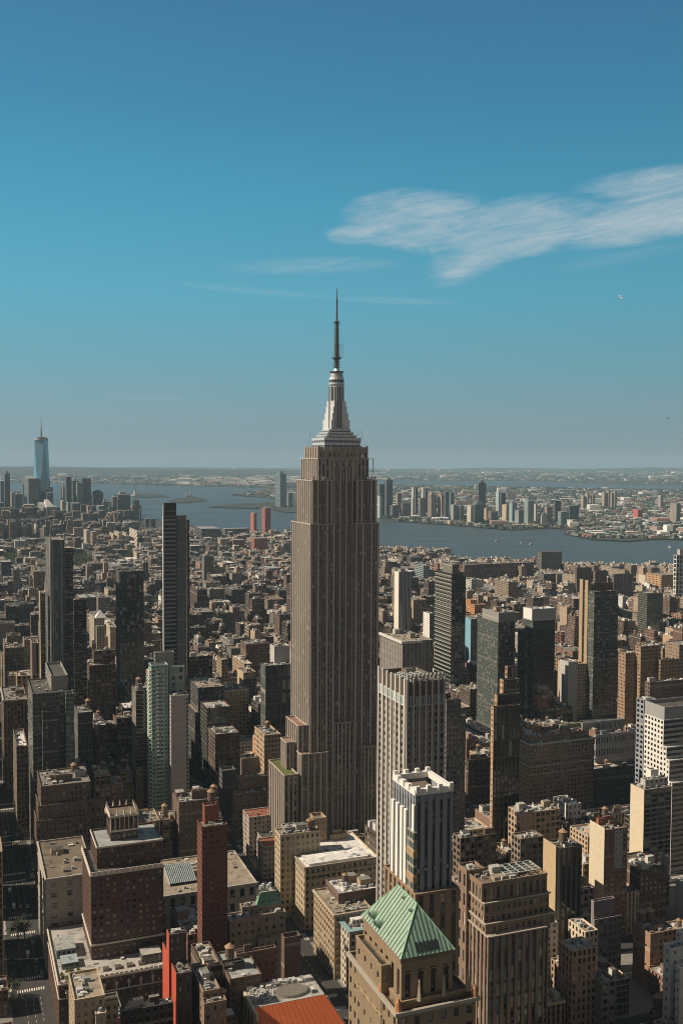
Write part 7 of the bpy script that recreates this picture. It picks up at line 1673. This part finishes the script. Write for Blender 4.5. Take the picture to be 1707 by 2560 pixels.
# gull and helicopter
p = hit(1550, 744, D=250); e = empty('gull', p, .3); tag(e, 'white bird with bent wings high above the river, right', 'bird'); mb = MB()
S_ = [(-.28, .03), (-.2, .07), (-.05, .10), (.1, .09), (.2, .05), (.27, .02)]
for k in range(5):
    (x0, r0), (x1, r1) = S_[k], S_[k+1]
    for j in range(8):
        a, c = j*math.pi/4, (j+1)*math.pi/4; mb.face([(x0, r0*math.cos(a), r0*math.sin(a)), (x1, r1*math.cos(a), r1*math.sin(a)), (x1, r1*math.cos(c), r1*math.sin(c)), (x0, r0*math.cos(c), r0*math.sin(c))], None, (.75, .75, .73), mat=1)
for sg in (-1, 1):
    W4 = [(0, .05, .14), (.3, .16, .13), (.62, .10, .07)]
    for k in range(2):
        (a, za, ca), (c, zc_, cc) = W4[k], W4[k+1]
        up = [(-ca+.03, sg*a, za+.02), (ca, sg*a, za+.02), (cc-.05, sg*c, zc_+.015), (-cc-.05, sg*c, zc_+.015)]; dn = [(q[0], q[1], q[2]-.03) for q in up]
        mb.face(up, None, (.7, .7, .7), mat=1); mb.face(dn[::-1], None, (.7, .7, .7), mat=1)
mb.face([(-.26, 0, .02), (-.42, .09, .02), (-.42, -.09, .02)], None, (.75, .75, .73), mat=1)
mb.build('body', BM, e).scale = (1.25, 1.25, 1.25); e.rotation_euler = (math.radians(48), math.radians(-14), .3)
p = hit(1669, 1045, D=2900); e = empty('helicopter', p, .5); tag(e, 'tiny dark helicopter above the horizon at the right edge', 'helicopter'); mb = MB(); K = (.04, .04, .045)
S_ = [(-3.0, .3, 0), (-1.5, 1.0, 0), (0, 1.2, 0), (1.5, 1.1, 0), (2.8, .4, -.2)]
for k in range(4):
    (x0, r0, c0), (x1, r1, c1) = S_[k], S_[k+1]
    for j in range(8):
        a, c = j*math.pi/4, (j+1)*math.pi/4; mb.face([(x0, r0*math.cos(a), c0+r0*math.sin(a)), (x1, r1*math.cos(a), c1+r1*math.sin(a)), (x1, r1*math.cos(c), c1+r1*math.sin(c)), (x0, r0*math.cos(c), c0+r0*math.sin(c))], None, K, mat=1)
bar(mb, (-2.5, 0, .4), (-8, 0, .9), .25, K); mb.build('fuselage', BM, e); mb = MB(); bar(mb, (-5.5, 0, 1.9), (5.5, 0, 1.9), .12, K); bar(mb, (0, -5.5, 1.9), (0, 5.5, 1.9), .12, K); bar(mb, (0, 0, 1), (0, 0, 1.9), .15, K); mb.build('rotor', BM, e)
mb = MB(); bar(mb, (-8, 0, .2), (-8, 0, 2.0), .12, K); mb.build('tail_rotor', BM, e); mb = MB(); [bar(mb, (-2, s_*1.0, -1.7), (2.2, s_*1.0, -1.7), .1, K) for s_ in (-1, 1)]; mb.build('skid', BM, e)

# ================================================================== air
mb = MB(); box(mb, -15500, 15500, -900, SEA+700, -60, 462, mat=0, mtop=0); mb.face([(-15500, -900, -60), (-15500, SEA+700, -60), (15500, SEA+700, -60), (15500, -900, -60)], mat=0)
M_HAZE = bpy.data.materials.new('haze_air'); M_HAZE.use_nodes = True; t_ = NT(M_HAZE.node_tree)
vol = t_.new('ShaderNodeVolumePrincipled'); vol.inputs['Color'].default_value = (.56, .82, 1.0, 1); vol.inputs['Density'].default_value = 3.2e-5; vol.inputs['Anisotropy'].default_value = .0
ot = t_.new('ShaderNodeOutputMaterial'); t_.l.new(vol.outputs[0], ot.inputs['Volume'])
hz = mb.build('haze', [M_HAZE]); tag(hz, 'pale air between the camera and the far shore', 'haze', kind='stuff'); hz.display_type = 'WIRE'
